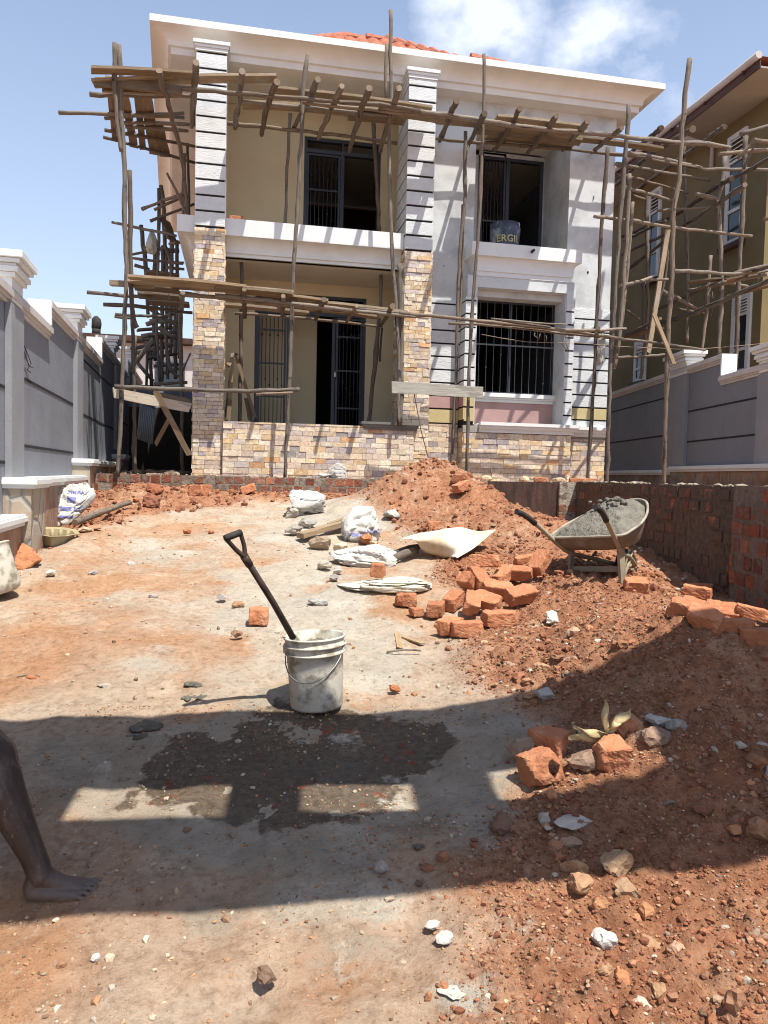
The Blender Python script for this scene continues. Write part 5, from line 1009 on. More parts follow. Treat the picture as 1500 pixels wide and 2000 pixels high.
for a in (
    dict(px=(792, 1184), yaw=5, l=.165, label='half brick lying alone left of the tumbled pile, below the flat sack', tone_=.85),
    dict(px=(813, 1203), yaw=30, l=.09, w=.08, h=.06, label='small broken brick lump just left of the tumbled pile', tone_=.8),
    dict(px=(851, 1203), yaw=78, l=.2, label='brick end-on at the left edge of the tumbled pile', tone_=.85),
    dict(px=(884, 1190), yaw=62, pitch=12, label='brick tilted up behind the leftmost end-on brick of the pile'),
    dict(px=(909, 1166), yaw=70, pitch=-24, lift=.05, label='steeply tilted brick left of the topmost pale brick'),
    dict(px=(936, 1160), yaw=110, pitch=30, lift=.03, label='brick leaning under the topmost pale brick', tone_=.9),
    dict(px=(946, 1152), yaw=-22, pitch=4, roll=-8, lift=.17, l=.25, label='pale dusty brick lying topmost on the tumbled pile', tone_=1.1),
    dict(px=(921, 1204), yaw=80, pitch=26, roll=15, l=.19, lift=.02, label='brick with a crumbled broken face in the middle of the pile', chips=6),
    dict(px=(982, 1150), yaw=60, pitch=22, lift=.03, label='long brick sloping up between the topmost brick and the dark ones'),
    dict(px=(1013, 1146), yaw=-20, roll=20, lift=.05, label='crumbled brick in the upper right of the pile', tone_=.9, chips=5),
    dict(px=(1052, 1140), yaw=50, pitch=38, lift=.07, l=.23, w=.13, label='brick standing in the wheelbarrow shade at the right end of the pile', tone_=.85),
    dict(px=(1024, 1112), yaw=15, pitch=10, roll=5, lift=.02, l=.2, label='dusty brick lying behind the crumbled one nearest the wheelbarrow'),
    dict(px=(972, 1182), yaw=-10, pitch=-6, roll=24, lift=.05, label='brick lying flat side up in the centre of the pile'),
    dict(px=(950, 1200), yaw=-38, pitch=-10, roll=32, lift=.02, label='brick sloping towards the three front bricks of the pile'),
    dict(px=(1016, 1190), yaw=28, pitch=8, roll=30, lift=.03, l=.24, label='large smooth brick face up at the right of the pile'),
    dict(px=(975, 1222), yaw=20, roll=4, l=.25, label='right one of the three bricks in the front row of the pile'),
    dict(px=(876, 1236), yaw=55, l=.22, label='left one of the three bricks in the front row of the pile'),
    dict(px=(911, 1242), yaw=14, l=.22, label='middle one of the three bricks in the front row, with a split end', chips=5)):
    a['l'] = a.get('l', .225)*.92; a['w'] = a.get('w', .112)*.94; a['h'] = a.get('h', .098)*.94; brick(group=G1, **a)
G2 = 'red bricks dumped by the right retaining wall'
for a in (
    dict(px=(1368, 1166), yaw=-25, lift=.03, l=.24, label='brick behind the others by the right retaining wall, its end in black shade'),
    dict(px=(1360, 1180), yaw=-38, pitch=-4, lift=.05, l=.27, h=.10, label='sharp edged brick on top of the heap by the right retaining wall', tone_=1.08),
    dict(px=(1362, 1200), yaw=-38, pitch=-12, roll=20, lift=.02, l=.27, h=.06, label='thin pale slab of brick wedged under the topmost one by the retaining wall', tone_=.95),
    dict(px=(1345, 1216), yaw=-45, pitch=-10, roll=10, l=.24, label='brick with a rounded worn end left in the heap by the retaining wall'),
    dict(px=(1374, 1234), yaw=-35, pitch=-14, roll=25, l=.2, label='brick with a bright flat face at the sunlit edge of the shade'),
    dict(px=(1412, 1212), yaw=-40, roll=35, l=.3, w=.16, label='broad brick lying flat between the two groups by the retaining wall'),
    dict(px=(1470, 1226), yaw=-30, pitch=-8, lift=.05, l=.27, label='brick with a crumbled round end at the right edge of the photo', chips=6, tone_=1.05),
    dict(px=(1428, 1242), yaw=-8, l=.24, label='brick half in shade below the crumbled one at the right edge', tone_=.9),
    dict(px=(1486, 1262), yaw=-12, l=.26, label='brick wholly in shade at the right edge below the heap', tone_=.9)):
    a['l'] = a.get('l', .225)*.80; a['w'] = a.get('w', .112)*.82; a['h'] = a.get('h', .098)*.84; brick(group=G2, **a)
G3 = 'bricks among the stones in the foreground shade'
brick((1072, 1476), yaw=-42, roll=3, l=.15, w=.11, h=.11, label='whole clean brick behind the holed one in the foreground', group=G3)
brick((1052, 1530), yaw=28, roll=-10, pitch=8, l=.14, w=.11, h=.115, label='broken brick with a black burnt hole in its end', group=G3, hole=True, chips=5)
brick((1191, 1506), yaw=10, pitch=3, roll=14, l=.115, w=.11, h=.12, label='brick stub standing upright right of the holed brick, dark socket on top', group=G3, chips=5)
brick((505, 1218), yaw=8, l=.12, w=.14, h=.105, label='single brick standing alone on the bare path beyond the bucket')
brick((737, 1150), yaw=80, l=.13, w=.105, h=.1, lift=.095, label='half brick weighing down the flat white sack', tone_=.85)
brick((846, 1034), yaw=35, l=.14, w=.1, h=.085, label='brick behind the stained tin sheet on the far soil', tone_=.85)
brick((1241, 1158), yaw=-10, roll=20, l=.17, label='brick beside the right leg of the wheelbarrow')
brick((900, 968), yaw=40, pitch=20, l=.2, lift=.03, label='brick on the right flank of the far red soil heap')
brick((897, 950), yaw=-30, l=.18, lift=.04, label='brick half buried above another on the far red soil heap', tone_=.9)
brick((380, 968), yaw=10, l=.15, h=.14, label='brick against the low retaining wall, left one of two', tone_=.95); brick((401, 968), yaw=15, l=.15, h=.14, label='brick against the low retaining wall, right one of two')
brick((484, 966), yaw=20, pitch=20, l=.2, label='brick leaning at the foot of the brick step before the house')
brick((890, 1046), yaw=10, l=.16, label='brick lying in soil right behind the tin sheet', tone_=.8)
brick((928, 945), yaw=5, l=.25, lift=.02, at=onY(921, 948, 10.2), label='brick on the ground at the end of the low retaining wall', tone_=.85)
for x, w_, lb in ((1128, .25, 'brick lying on the retaining wall top right of the far pier'), (1150, .25, 'red brick flat on the retaining wall top near the pale pole foot'), (1057, .22, 'pale brick on the wall top below the bay window')):
    p = onY(x, 941, 10.56); brick((0, 0), yaw=-3, l=w_, h=.07, at=(p[0], 10.56, TZ+.02), label=lb, tone_=.9)
p = onY(462, 425, 11.3); brick((0, 0), yaw=10, l=.2, h=.09, at=(p[0], 11.3, 5.264), label='red brick left on the left balcony parapet')
for x, lb in ((950, 'stone offcut by the house base left of the pole'), (1024, 'pale offcut in the middle of the terrace edge'), (1092, 'offcut on the terrace under the bay ledge')):
    p = onY(x, 932, 10.95); mb = MB(); mb.rock((p[0], 10.95, TZ+.05), .09, (.52, .40, .27), x, (1.4, .7, .7), 2); tag(mb.build('stone_offcut', MAT['stoneattr'], None, (p[0], 10.95, TZ)), lb, 'stone', 'cladding offcuts on the terrace')

# stones and lumps, each one found in the photo
def stone(px, wpx, label, c, sq=(1, .9, .7), name='stone', cat='stone', rough=.3, lvl=3, group=None, sink=.3):
    g = gpx(*px); l, d = latd(g[0], g[1]); r = wpx/2/FOC*d/max(sq[0], .6)*1.2
    mb = MB(); mb.rock((g[0], g[1], g[2]+r*sq[2]*(1-sink)), r, c, int(px[0]*7+px[1]), sq, lvl, rough, rot=R_(-11), sm=False, ncut=13)
    v = np.array(mb.v); n_ = (fbm(v[:, 0]*18/(r*18+.3), v[:, 1]*18/(r*18+.3)+v[:, 2]*17, 5, 4)-.5)*r*.30+(fbm(v[:, 0]*70, v[:, 1]*70+v[:, 2]*60, 9, 3)-.5)*r*.16; ctr = np.array([g[0], g[1], g[2]+r*.3]); dv = v-ctr; mb.v = [tuple(q) for q in v+dv/np.linalg.norm(dv, axis=1)[:, None]*n_[:, None]]
    o = mb.build(name, MAT['stoneattr'], None, tuple(g)); return tag(o, label, cat, group)
BRW, TANC, GRY, WHT, REDC, DKB = (.27, .18, .13), (.37, .225, .13), (.40, .39, .37), (.52, .50, .46), (.38, .15, .07), (.19, .11, .075)
for px, wd, lb, c, sq in (
    ((1021, 1486), 70, 'rounded brown stone left of the clean brick in the foreground', (.33, .24, .18), (1, .8, .75)),
    ((1141, 1500), 58, 'dark pitted stone between the holed brick and the brick stub', BRW, (1, .8, .65)), ((1222, 1442), 62, 'reddish stone at the right end of the maize husk', (.42, .22, .14), (1, .8, .8)),
    ((1272, 1456), 70, 'dark brown stone right of the husk in the shade', BRW, (1, .8, .65)), ((1287, 1420), 54, 'pale grey stone in the shade above the dark brown one', GRY, (1, .7, .5)), ((1322, 1428), 44, 'grey stone further right beside the pale grey one', (.33, .30, .27), (1, .7, .55)),
    ((1064, 1368), 38, 'grey concrete lump on the shade edge of the red mound', GRY, (1, .9, .8)), ((980, 1625), 46, 'dark clod at the left edge of the red soil in shade', DKB, (1, .9, .9)),
    ((1060, 1610), 26, 'grey lump just left of the flat grey slab', (.42, .39, .35), (.9, 1, 1)), ((1115, 1655), 40, 'brown clod below the flat grey slab', (.38, .25, .17), (1, .7, .5)),
    ((1205, 1712), 62, 'brown angular stone at the sunlit edge of the shade band, near right', (.36, .24, .15), (1, .8, .9)), ((1122, 1706), 46, 'tan stone left of the brown angular one in the sun', TANC, (1, .8, .7)), ((1135, 1742), 56, 'large tan clod under the tan stone in the near sun', (.40, .235, .135), (1, .8, .7)),
    ((1222, 1762), 66, 'dark clod in the middle of the near stone group', (.33, .21, .13), (1, .8, .7)), ((1172, 1778), 46, 'split orange shard in the near stone group', (.42, .22, .115), (1, .5, .6)), ((1262, 1796), 40, 'orange clod at the right of the near stone group', (.40, .20, .10), (1, .8, .8)), ((1236, 1802), 34, 'small orange clod beside another at the right of the near group', (.40, .21, .11), (1, .8, .7)),
    ((1177, 1850), 50, 'bright white chunk of plaster on the near soil', WHT, (1, .7, .75)), ((1262, 1850), 54, 'flat tan stone right of the white plaster chunk', TANC, (1, .8, .4)), ((1320, 1868), 46, 'pinkish stone right of the flat tan stone', (.50, .30, .20), (1, .8, .6)), ((1180, 1905), 38, 'small tan stone below the white plaster chunk', TANC, (1, .8, .6)), ((1213, 1920), 46, 'orange broken brick lump low in the near stones', (.44, .20, .095), (1, .8, .8)), ((1288, 1945), 42, 'tan clod near the bottom edge of the photo', TANC, (1, .8, .7)), ((1250, 1975), 38, 'pale pink stone at the bottom edge', (.58, .45, .36), (1, .8, .7)),
    ((520, 1922), 42, 'dark round clod alone on the sunny near ground', (.20, .13, .09), (1, .95, .85)), ((188, 1875), 20, 'small white pebble alone on the near orange ground', WHT, (1, .8, .7)), ((870, 1842), 32, 'white stone on the near ground left of the stone group', WHT, (1, .8, .7)), ((845, 1810), 28, 'small white splash of plaster above the white stone', (.54, .52, .47), (1, 1, .4)), ((1402, 1965), 26, 'brown pebble low in the right corner', BRW, (1, .8, .8)),
    ((770, 1350), 26, 'red brown pebble right of the bucket', REDC, (1, .7, .6)), ((745, 1700), 30, 'grey pebble in the shade under the wet patch', (.36, .33, .3), (1, .8, .8)), ((620, 1183), 34, 'grey stone on the path beyond the shovel', GRY, (1, .6, .5)), ((462, 1243), 24, 'brown pebble left of the shovel shaft', (.30, .19, .13), (1, .8, .6)), ((465, 1186), 20, 'tan pebble left of the single brick', TANC, (1, .8, .7)), ((433, 1171), 18, 'pale pebble on the path left of the tan one', GRY, (1, .8, .7)), ((300, 1170), 16, 'grey pebble on the left of the path', (.4, .36, .33), (1, .8, .7)), ((258, 1104), 16, 'small grey pebble far up the path', GRY, (1, .8, .6)), ((181, 1124), 18, 'grey blue pebble right of the pale lump by the left bucket', (.36, .37, .4), (1, .8, .6)), ((100, 1126), 22, 'pale cement lump near the grey bucket at the left edge', (.55, .52, .46), (1, .8, .8)), ((203, 1343), 26, 'grey flat stone on the left orange ground', (.38, .34, .29), (1, .6, .4)), ((60, 1328), 18, 'red crumb with a twig on the left ground', REDC, (1, .8, .6)), ((367, 1044), 16, 'red clod on the path below the retaining wall, left one', REDC, (1, .9, .8)), ((413, 1043), 11, 'smaller red clod on the path right of another', REDC, (1, .9, .8)),
    ((628, 1072), 44, 'brown rock at the end of the plank', (.36, .28, .2), (1, .7, .6)), ((664, 1078), 28, 'pale tan rock right of the brown rock by the plank', (.50, .42, .32), (1, .8, .8)), ((632, 1112), 28, 'grey rock low left of the crumpled sack', (.42, .38, .33), (1, .7, .6)), ((652, 1136), 22, 'dark grey pebble below the crumpled sack', (.30, .28, .26), (1, .8, .8)), ((660, 1120), 20, 'pale grey pebble next to a dark one below the crumpled sack', (.45, .42, .38), (1, .8, .7)), ((712, 1062), 24, 'brick coloured lump at the foot of the lettered sack', (.42, .18, .09), (1, .9, .9)), ((732, 1066), 18, 'pale lump right of the lettered sack', (.5, .36, .25), (1, .8, .7)), ((766, 1014), 32, 'pale grey stone on the red soil right of the lettered sack', GRY, (1, .8, .7)), ((572, 1012), 28, 'grey clod under the lumpy grey sack', (.38, .35, .3), (1, .8, .7)), ((600, 1030), 34, 'grey cement clod at the edge of the path', (.33, .31, .28), (1, .8, .6)), ((576, 1042), 40, 'long grey cement clod on the path edge', (.34, .31, .27), (1, .7, .5)), ((300, 966), 30, 'red clod at the foot of the left soil bank', (.30, .11, .06), (1, .9, .8)), ((298, 992), 34, 'large brown clod in front of the left soil bank', (.26, .11, .07), (1, .9, .9)), ((165, 1040), 30, 'pale flat stone beside the yellow basin', (.50, .36, .25), (1, .7, .4)), ((185, 1036), 26, 'reddish flat stone right of the pale one by the basin', (.40, .22, .14), (1, .7, .5)),
    ((1075, 1222), 30, 'white mortar lump on the sunlit mound', (.60, .57, .52), (1, .9, .9)), ((1165, 1258), 22, 'white lime lump at the shade edge on the mound', (.62, .58, .52), (1, .8, .6)), ((1056, 1316), 34, 'tan clod on the sunny foot of the mound', (.42, .24, .14), (1, .8, .7)), ((1340, 1158), 16, 'round white pebble in front of the right wall', WHT, (1, 1, .9)), ((1450, 1160), 30, 'pale rubble stone at the foot of the dark brick wall', (.42, .34, .25), (1, .8, .5)), ((1436, 1630), 26, 'orange brick bit in the right foreground soil', (.45, .21, .10), (1, .8, .7)), ((1480, 1640), 60, 'large brown clod at the right edge in the sun', (.32, .18, .10), (1, .8, .8)), ((1370, 1590), 44, 'dark clod bank at the lower shade edge, right', (.22, .10, .06), (1, .8, .7)), ((1285, 1548), 22, 'grey pebble in the shade right of the flat slab', GRY, (1, .7, .5)), ((1440, 1460), 34, 'pale lime lump in the right shade', (.46, .40, .34), (1, .8, .4)), ((1400, 1470), 26, 'second lime lump left of the pale one in the right shade', (.42, .36, .30), (1, .8, .4)), ((1490, 1462), 28, 'lime lump in the shade at the right edge', (.42, .37, .32), (1, .8, .5))):
    stone(px, wd, lb, c, sq)
stone((1122, 1616), 80, 'flat grey slab of dried concrete in the shade', (.50, .46, .40), (1, .8, .16), 'concrete_slab', 'concrete slab', .2, 3, sink=-.5)
stone((888, 1942), 56, 'flat splash of dried pale cement on the near ground', (.50, .47, .41), (1, .8, .10), 'cement_splash', 'cement splash', .5, 3, sink=-.3)
stone((30, 1110), 92, 'big split red rock slab at the left edge before the boundary wall', (.46, .20, .10), (1, .7, .55), 'rock', 'rock', .25, 3); stone((5, 1085), 80, 'pale tan rock behind the split red one at the left edge', (.55, .36, .2), (1, .8, .6), 'rock', 'rock', .25, 3)
stone((1510, 1524), 40, 'white and blue scrap at the right edge in the shade', (.62, .66, .78), (1, .8, .9), 'scrap', 'scrap', .3, 2)

# wet mortar thrown on the path
for px, wd, lb, sq in (((378, 1338), 46, 'upper one of two wet mortar pats left of the bucket', (1, .8, .16)), ((382, 1364), 60, 'lower one of two wet mortar pats left of the bucket', (1, .45, .16)), ((290, 1418), 76, 'biggest dark mortar pat at the corner of the wet patch', (1, .8, .16)), ((270, 1440), 56, 'mortar pat touching the biggest one on the wet patch edge', (1, .5, .16)), ((276, 1462), 52, 'long mortar pat in the middle of the left row', (1, .5, .16)), ((283, 1482), 46, 'lowest mortar pat of the row left of the wet patch', (1, .5, .18)), ((818, 1655), 28, 'small round wet spot of mortar alone on grey ground', (1, .8, .12))):
    g = gpx(*px); l_, d_ = latd(g[0], g[1]); r = wd/2/FOC*d_; mb = MB()
    for k in range(7): 
        q = (g[0]+rng.uniform(-.55, .55)*r, g[1]+rng.uniform(-.5, .5)*r*sq[1], g[2]+.004); mb.rock(q, r*rng.uniform(.4, .7), (1, 1, 1), int(px[0]+k), (1, sq[1], .28), 2, .5, sm=True)
    tag(mb.build('mortar_pat', MAT['mortarwet'], None, tuple(g)), lb, 'mortar')

# bucket with a shovel standing in it
g = gpx(619, 1377); bo = np.array([g[0], g[1], g[2]-.004]); bM = rotm(0, 0, 0); bM = rotm(0, R_(3.2), R_(-1)); bM = np.stack([bM[0], bM[1], bM[2]])
bk = thing('bucket', 'dirty white plastic bucket caked with cement standing on the path', 'bucket', tuple(bo))
mb = MB(); lathe(mb, bo, bM, [(r_q, z_q*.94) for r_q, z_q in [(0, .006), (.118, .006), (.125, .0), (.130, .012), (.137, .20), (.1405, .285), (.150, .287), (.151, .296), (.1425, .298), (.143, .325), (.153, .327), (.154, .337), (.145, .339), (.1465, .366), (.153, .368), (.154, .377), (.1475, .380), (.141, .374), (.132, .20), (.126, .02), (0, .02)]], 56)
mb.build('pail', MAT['plastic'], bk)
mb = MB(); hp = []
for k in range(13):
    th = math.pi*k/12; hp.append(bo+bM[0]*(.148*math.cos(th))-bM[1]*(.152*math.sin(th)*.98)+bM[2]*(.29-.135*math.sin(th)+.035*math.cos(th)))
mb.tube(hp, .0032, 6); mb.build('handle', MAT['steel'], bk)
mb = MB()
for sg in (-1, 1): mb.obox(bo+bM[0]*sg*.149+bM[2]*.292, bM[0]*.008, bM[1]*.016, bM[2]*.018)
mb.build('handle_ear', MAT['plastic'], bk)
mb = MB(); b = 0; n_ = 20
mb.v.append(tuple(bo+bM[2]*.315))
for j in range(1, 9):
    for i in range(n_*2):
        th = math.pi*i/n_; r = .1385*j/8; mb.v.append(tuple(bo+bM[0]*r*math.cos(th)+bM[1]*r*math.sin(th)+bM[2]*(.285+.03*(1-j/8)+.022*math.sin(th)*j/8+rng.uniform(-.008, .008))))
for i in range(n_*2): mb.face([0, 1+i, 1+(i+1) % (n_*2)], (1, 1, 1), None, True)
for j in range(7):
    for i in range(n_*2): A = 1+j*n_*2; mb.face([A+i, A+n_*2+i, A+n_*2+(i+1) % (n_*2), A+(i+1) % (n_*2)], (1, 1, 1), None, True)
tag(mb.build('mortar_fill', MAT['mortar'], None, tuple(bo)), 'wet grey mortar filling the plastic bucket', 'mortar')
sb = bo+bM[0]*(-.085)+bM[1]*(-.02)+bM[2]*.30; top = atD(478, 1088, 3.36); gl, gr = atD(440, 1051, 3.30), atD(470, 1040, 3.34); low = bo+bM[0]*(-.088)+bM[1]*(.0)+bM[2]*.31
sv = thing('shovel', 'dark D-grip shovel leaning out of the cement bucket', 'shovel', tuple(low))
ax_ = (low-top)/np.linalg.norm(low-top); mb = MB(); mb.tube([top, top*.5+low*.5+np.array([.004, 0, .004]), low-ax_*.02], .0145, 12, r1=.0165); sh = mb.build('shaft', MAT['grip'], sv)
mb = MB(); mb.tube([low-ax_*.05, low, low*.5+(bo+bM[0]*(-.045)+bM[2]*.22)*.5], [.021, .026, .022], 12); mb.build('socket', MAT['mortar'], sv)
mb = MB(); sd = np.cross(ax_, [0, 0, 1]); sd /= np.linalg.norm(sd); nd_ = np.cross(ax_, sd); bb = len(mb.v)
for i in range(7):
    for j in range(5): u = (j/4-.5); mb.v.append(tuple(low+bM[0]*.03-bM[2]*(.05+.22*i/6)+bM[1]*u*.15*(1 if i < 5 else 1-.12*(i-4))+bM[0]*(.02*(1-4*u*u))))
for i in range(6):
    for j in range(4): A = bb+i*5+j; mb.face([A, A+1, A+6, A+5], (1, 1, 1), None, True)
o = mb.build('blade', MAT['barrow'], sv); q = o.modifiers.new('s', 'SOLIDIFY'); q.thickness = .003
mb = MB(); mb.tube([top+ax_*.05, top-ax_*.005], [.0185, .0195], 12); mb.tube([top, top*.6+gl*.4+(gl-gr)*.06, gl*.9+top*.1, gl], [.013, .0105, .010, .011], 10, sub=.01); mb.tube([top, top*.6+gr*.4-(gl-gr)*.08, gr*.9+top*.1, gr], [.013, .0105, .010, .011], 10, sub=.01); mb.build('fork', MAT['grip'], sv)
mb = MB(); mb.tube([gl-(gr-gl)*.06, gl, (gl+gr)/2, gr, gr+(gr-gl)*.06], [.013, .0155, .0165, .0155, .013], 12); mb.build('grip', MAT['rubber'], sv)

# wheelbarrow full of mortar
wl, wd_ = 1.70, 5.93; wa = np.array([.715, .70]); wa /= np.linalg.norm(wa); wbv = np.array([wa[1], -wa[0]])
wx, wy_ = LD(wl, wd_); wz = .795
def WB(a, b, z): l = wl+wa[0]*a+wbv[0]*b; d = wd_+wa[1]*a+wbv[1]*b; x, y = LD(l, d); return np.array([x, y, wz+z+b*.10])
wbr = thing('wheelbarrow', 'battered cement caked wheelbarrow standing on the red mound', 'wheelbarrow', (wx, wy_, wz))
RIM = [(-.17, -.31, .385), (-.19, -.1, .38), (-.19, .1, .38), (-.17, .31, .385), (-.05, .33, .42), (.1, .325, .465), (.28, .28, .53), (.44, .21, .60), (.57, .12, .65), (.62, 0, .67), (.58, -.14, .65), (.48, -.27, .60), (.3, -.35, .53), (.1, -.37, .465), (-.05, -.35, .42)]
FLR = [(-.03, -.17, 0.270), (-.03, -.05, 0.270), (-.03, .05, 0.270), (-.03, .17, 0.270), (.02, .21, 0.275), (.1, .22, 0.285), (.25, .22, 0.305), (.38, .18, 0.325), (.45, .11, 0.340), (.48, 0, 0.345), (.45, -.11, 0.340), (.38, -.18, 0.325), (.25, -.22, 0.305), (.1, -.22, 0.285), (.02, -.21, 0.275)]
def loop(L, n=60):
    L = np.array(L); m_ = len(L); out = []
    for i in range(n):
        t = i/n*m_; k = int(t); f = t-k; p0, p1, p2, p3 = (L[(k+q) % m_] for q in (-1, 0, 1, 2)); out.append(.5*((2*p1)+(p2-p0)*f+(2*p0-5*p1+4*p2-p3)*f*f+(3*p1-p0-3*p2+p3)*f**3))
    return np.array(out)
Lr, Lf = loop(RIM), loop(FLR); mb = MB(); NL = len(Lr); rows = 7
for j in range(rows+1):
    k = j/rows; kk = k**1.0
    for i in range(NL): q = Lf[i]*(1-kk)+Lr[i]*kk; q = q-np.array([0, 0, .03*math.sin(k*math.pi)]); mb.v.append(tuple(WB(*q)+np.array([0, 0, rng.uniform(-.002, .002)])))
for j in range(rows):
    for i in range(NL): i2 = (i+1) % NL; mb.face([j*NL+i, j*NL+i2, (j+1)*NL+i2, (j+1)*NL+i], (1, 1, 1), None, True)
cidx = len(mb.v); mb.v.append(tuple(WB(.22, 0, .29)))
for i in range(NL): mb.face([cidx, (i+1) % NL, i], (1, 1, 1), None, True)
tray = mb.build('tray', MAT['barrow'], wbr); q = tray.modifiers.new('s', 'SOLIDIFY'); q.thickness = .006
mb = MB(); mb.tube([WB(*p) for p in Lr]+[WB(*Lr[0])], .011, 8); mb.build('rim', MAT['rimcement'], tray)
for s_ in (-1, 1):
    mb = MB(); mb.tube([WB(-.60, .335*s_, .60), WB(-.5, .325*s_, .565), WB(-.36, .30*s_, .48), WB(-.12, .255*s_, .315), WB(.0, .22*s_, .245), WB(.2, .19*s_, .20), WB(.54, .07*s_, .11)], .0185, 12, sub=.05); h = mb.build('handle', MAT['barrowleg'], wbr)
    mb = MB(); mb.tube([WB(-.615, .3365*s_, .605), WB(-.5, .325*s_, .567), WB(-.40, .308*s_, .503)], .0225, 12, cap=(.4, .4, .4), sub=.04); mb.build('grip', MAT['rubber'], h)
    mb = MB(); w_ = .03 if s_ < 0 else .042
    p, q = WB(.0, .215*s_, .30), WB(.03, .235*s_, -.03); mb.obox((p+q)/2, (WB(1, 0, 0)-WB(0, 0, 0))*w_, (WB(0, 1, 0)-WB(0, 0, 0))*.011, (p-q)/2); mb.build('leg', MAT['barrowleg'], wbr)
    p, q = WB(.30, .16*s_, .24), WB(.04, .228*s_, .02); mb = MB(); mb.tube([p, q], .012, 8); mb.build('leg_brace', MAT['barrowleg'], wbr)
mb = MB(); p, q = WB(.02, -.225, .115), WB(.02, .225, .115); mb.obox((p+q)/2, (q-p)/2, (WB(1, 0, 0)-WB(0, 0, 0))*.008, np.array([0, 0, .022])); mb.build('cross_bar', MAT['barrowleg'], wbr)
wc = WB(.52, 0, .10); axl = (WB(0, 1, 0)-WB(0, 0, 0)); axl /= np.linalg.norm(axl); fw_ = np.array([RH[0]*wa[0]+FH[0]*wa[1], RH[1]*wa[0]+FH[1]*wa[1], 0]); up_ = np.cross(axl, fw_); up_ *= np.sign(up_[2])
mb = MB(); mb.tube([wc+(fw_*math.cos(t_)+up_*math.sin(t_))*.115 for t_ in np.linspace(0, 2*math.pi, 33)], .038, 10); whl = mb.build('wheel', MAT['rubber'], wbr)
mb = MB(); mb.tube([wc-axl*.03, wc+axl*.03], .085, 20); mb.tube([wc-axl*.09, wc+axl*.09], .015, 8); mb.build('rim', MAT['barrowleg'], whl)
mb = MB(); NR = 26
def hp_(a, b):
    s = fbm(a*9+3, b*9, 81, 4)-.5; s2 = .5-worley(np.array(a*16.), np.array(b*16.), 83); return .04*s*2+.035*max(0, float(s2))
pk = np.array([.22, -.02, .645]); mb.v.append(tuple(WB(*pk)))
for j in range(1, NR+1):
    k = j/NR
    for i in range(NL):
        e = Lr[i]*np.array([1, 1, 1])-np.array([0, 0, .03]); e = e+(pk-e)*.055; q = pk*(1-k)+e*k; q = q.copy(); q[2] = e[2]*k+pk[2]*(1-k)+.03*math.sin(k*math.pi)+float(hp_(q[0], q[1]))*(1 if j < NR else .3); mb.v.append(tuple(WB(*q)))
for i in range(NL): mb.face([0, 1+i, 1+(i+1) % NL], (1, 1, 1), None, True)
for j in range(NR-1):
    for i in range(NL): A = 1+j*NL; i2 = (i+1) % NL; mb.face([A+i, A+NL+i, A+NL+i2, A+i2], (1, 1, 1), None, True)
for k in range(26): q = pk+np.array([rng.uniform(-.12, .2), rng.uniform(-.13, .13), rng.uniform(-.02, .03)]); mb.rock(WB(*q), rng.uniform(.012, .035), (1, 1, 1), k, (1, 1, .7), 2, .5, sm=True)
tag(mb.build('mortar_heap', MAT['mortar'], None, (wx, wy_, wz+.4)), 'heap of fresh grey mortar piled in the wheelbarrow', 'mortar')

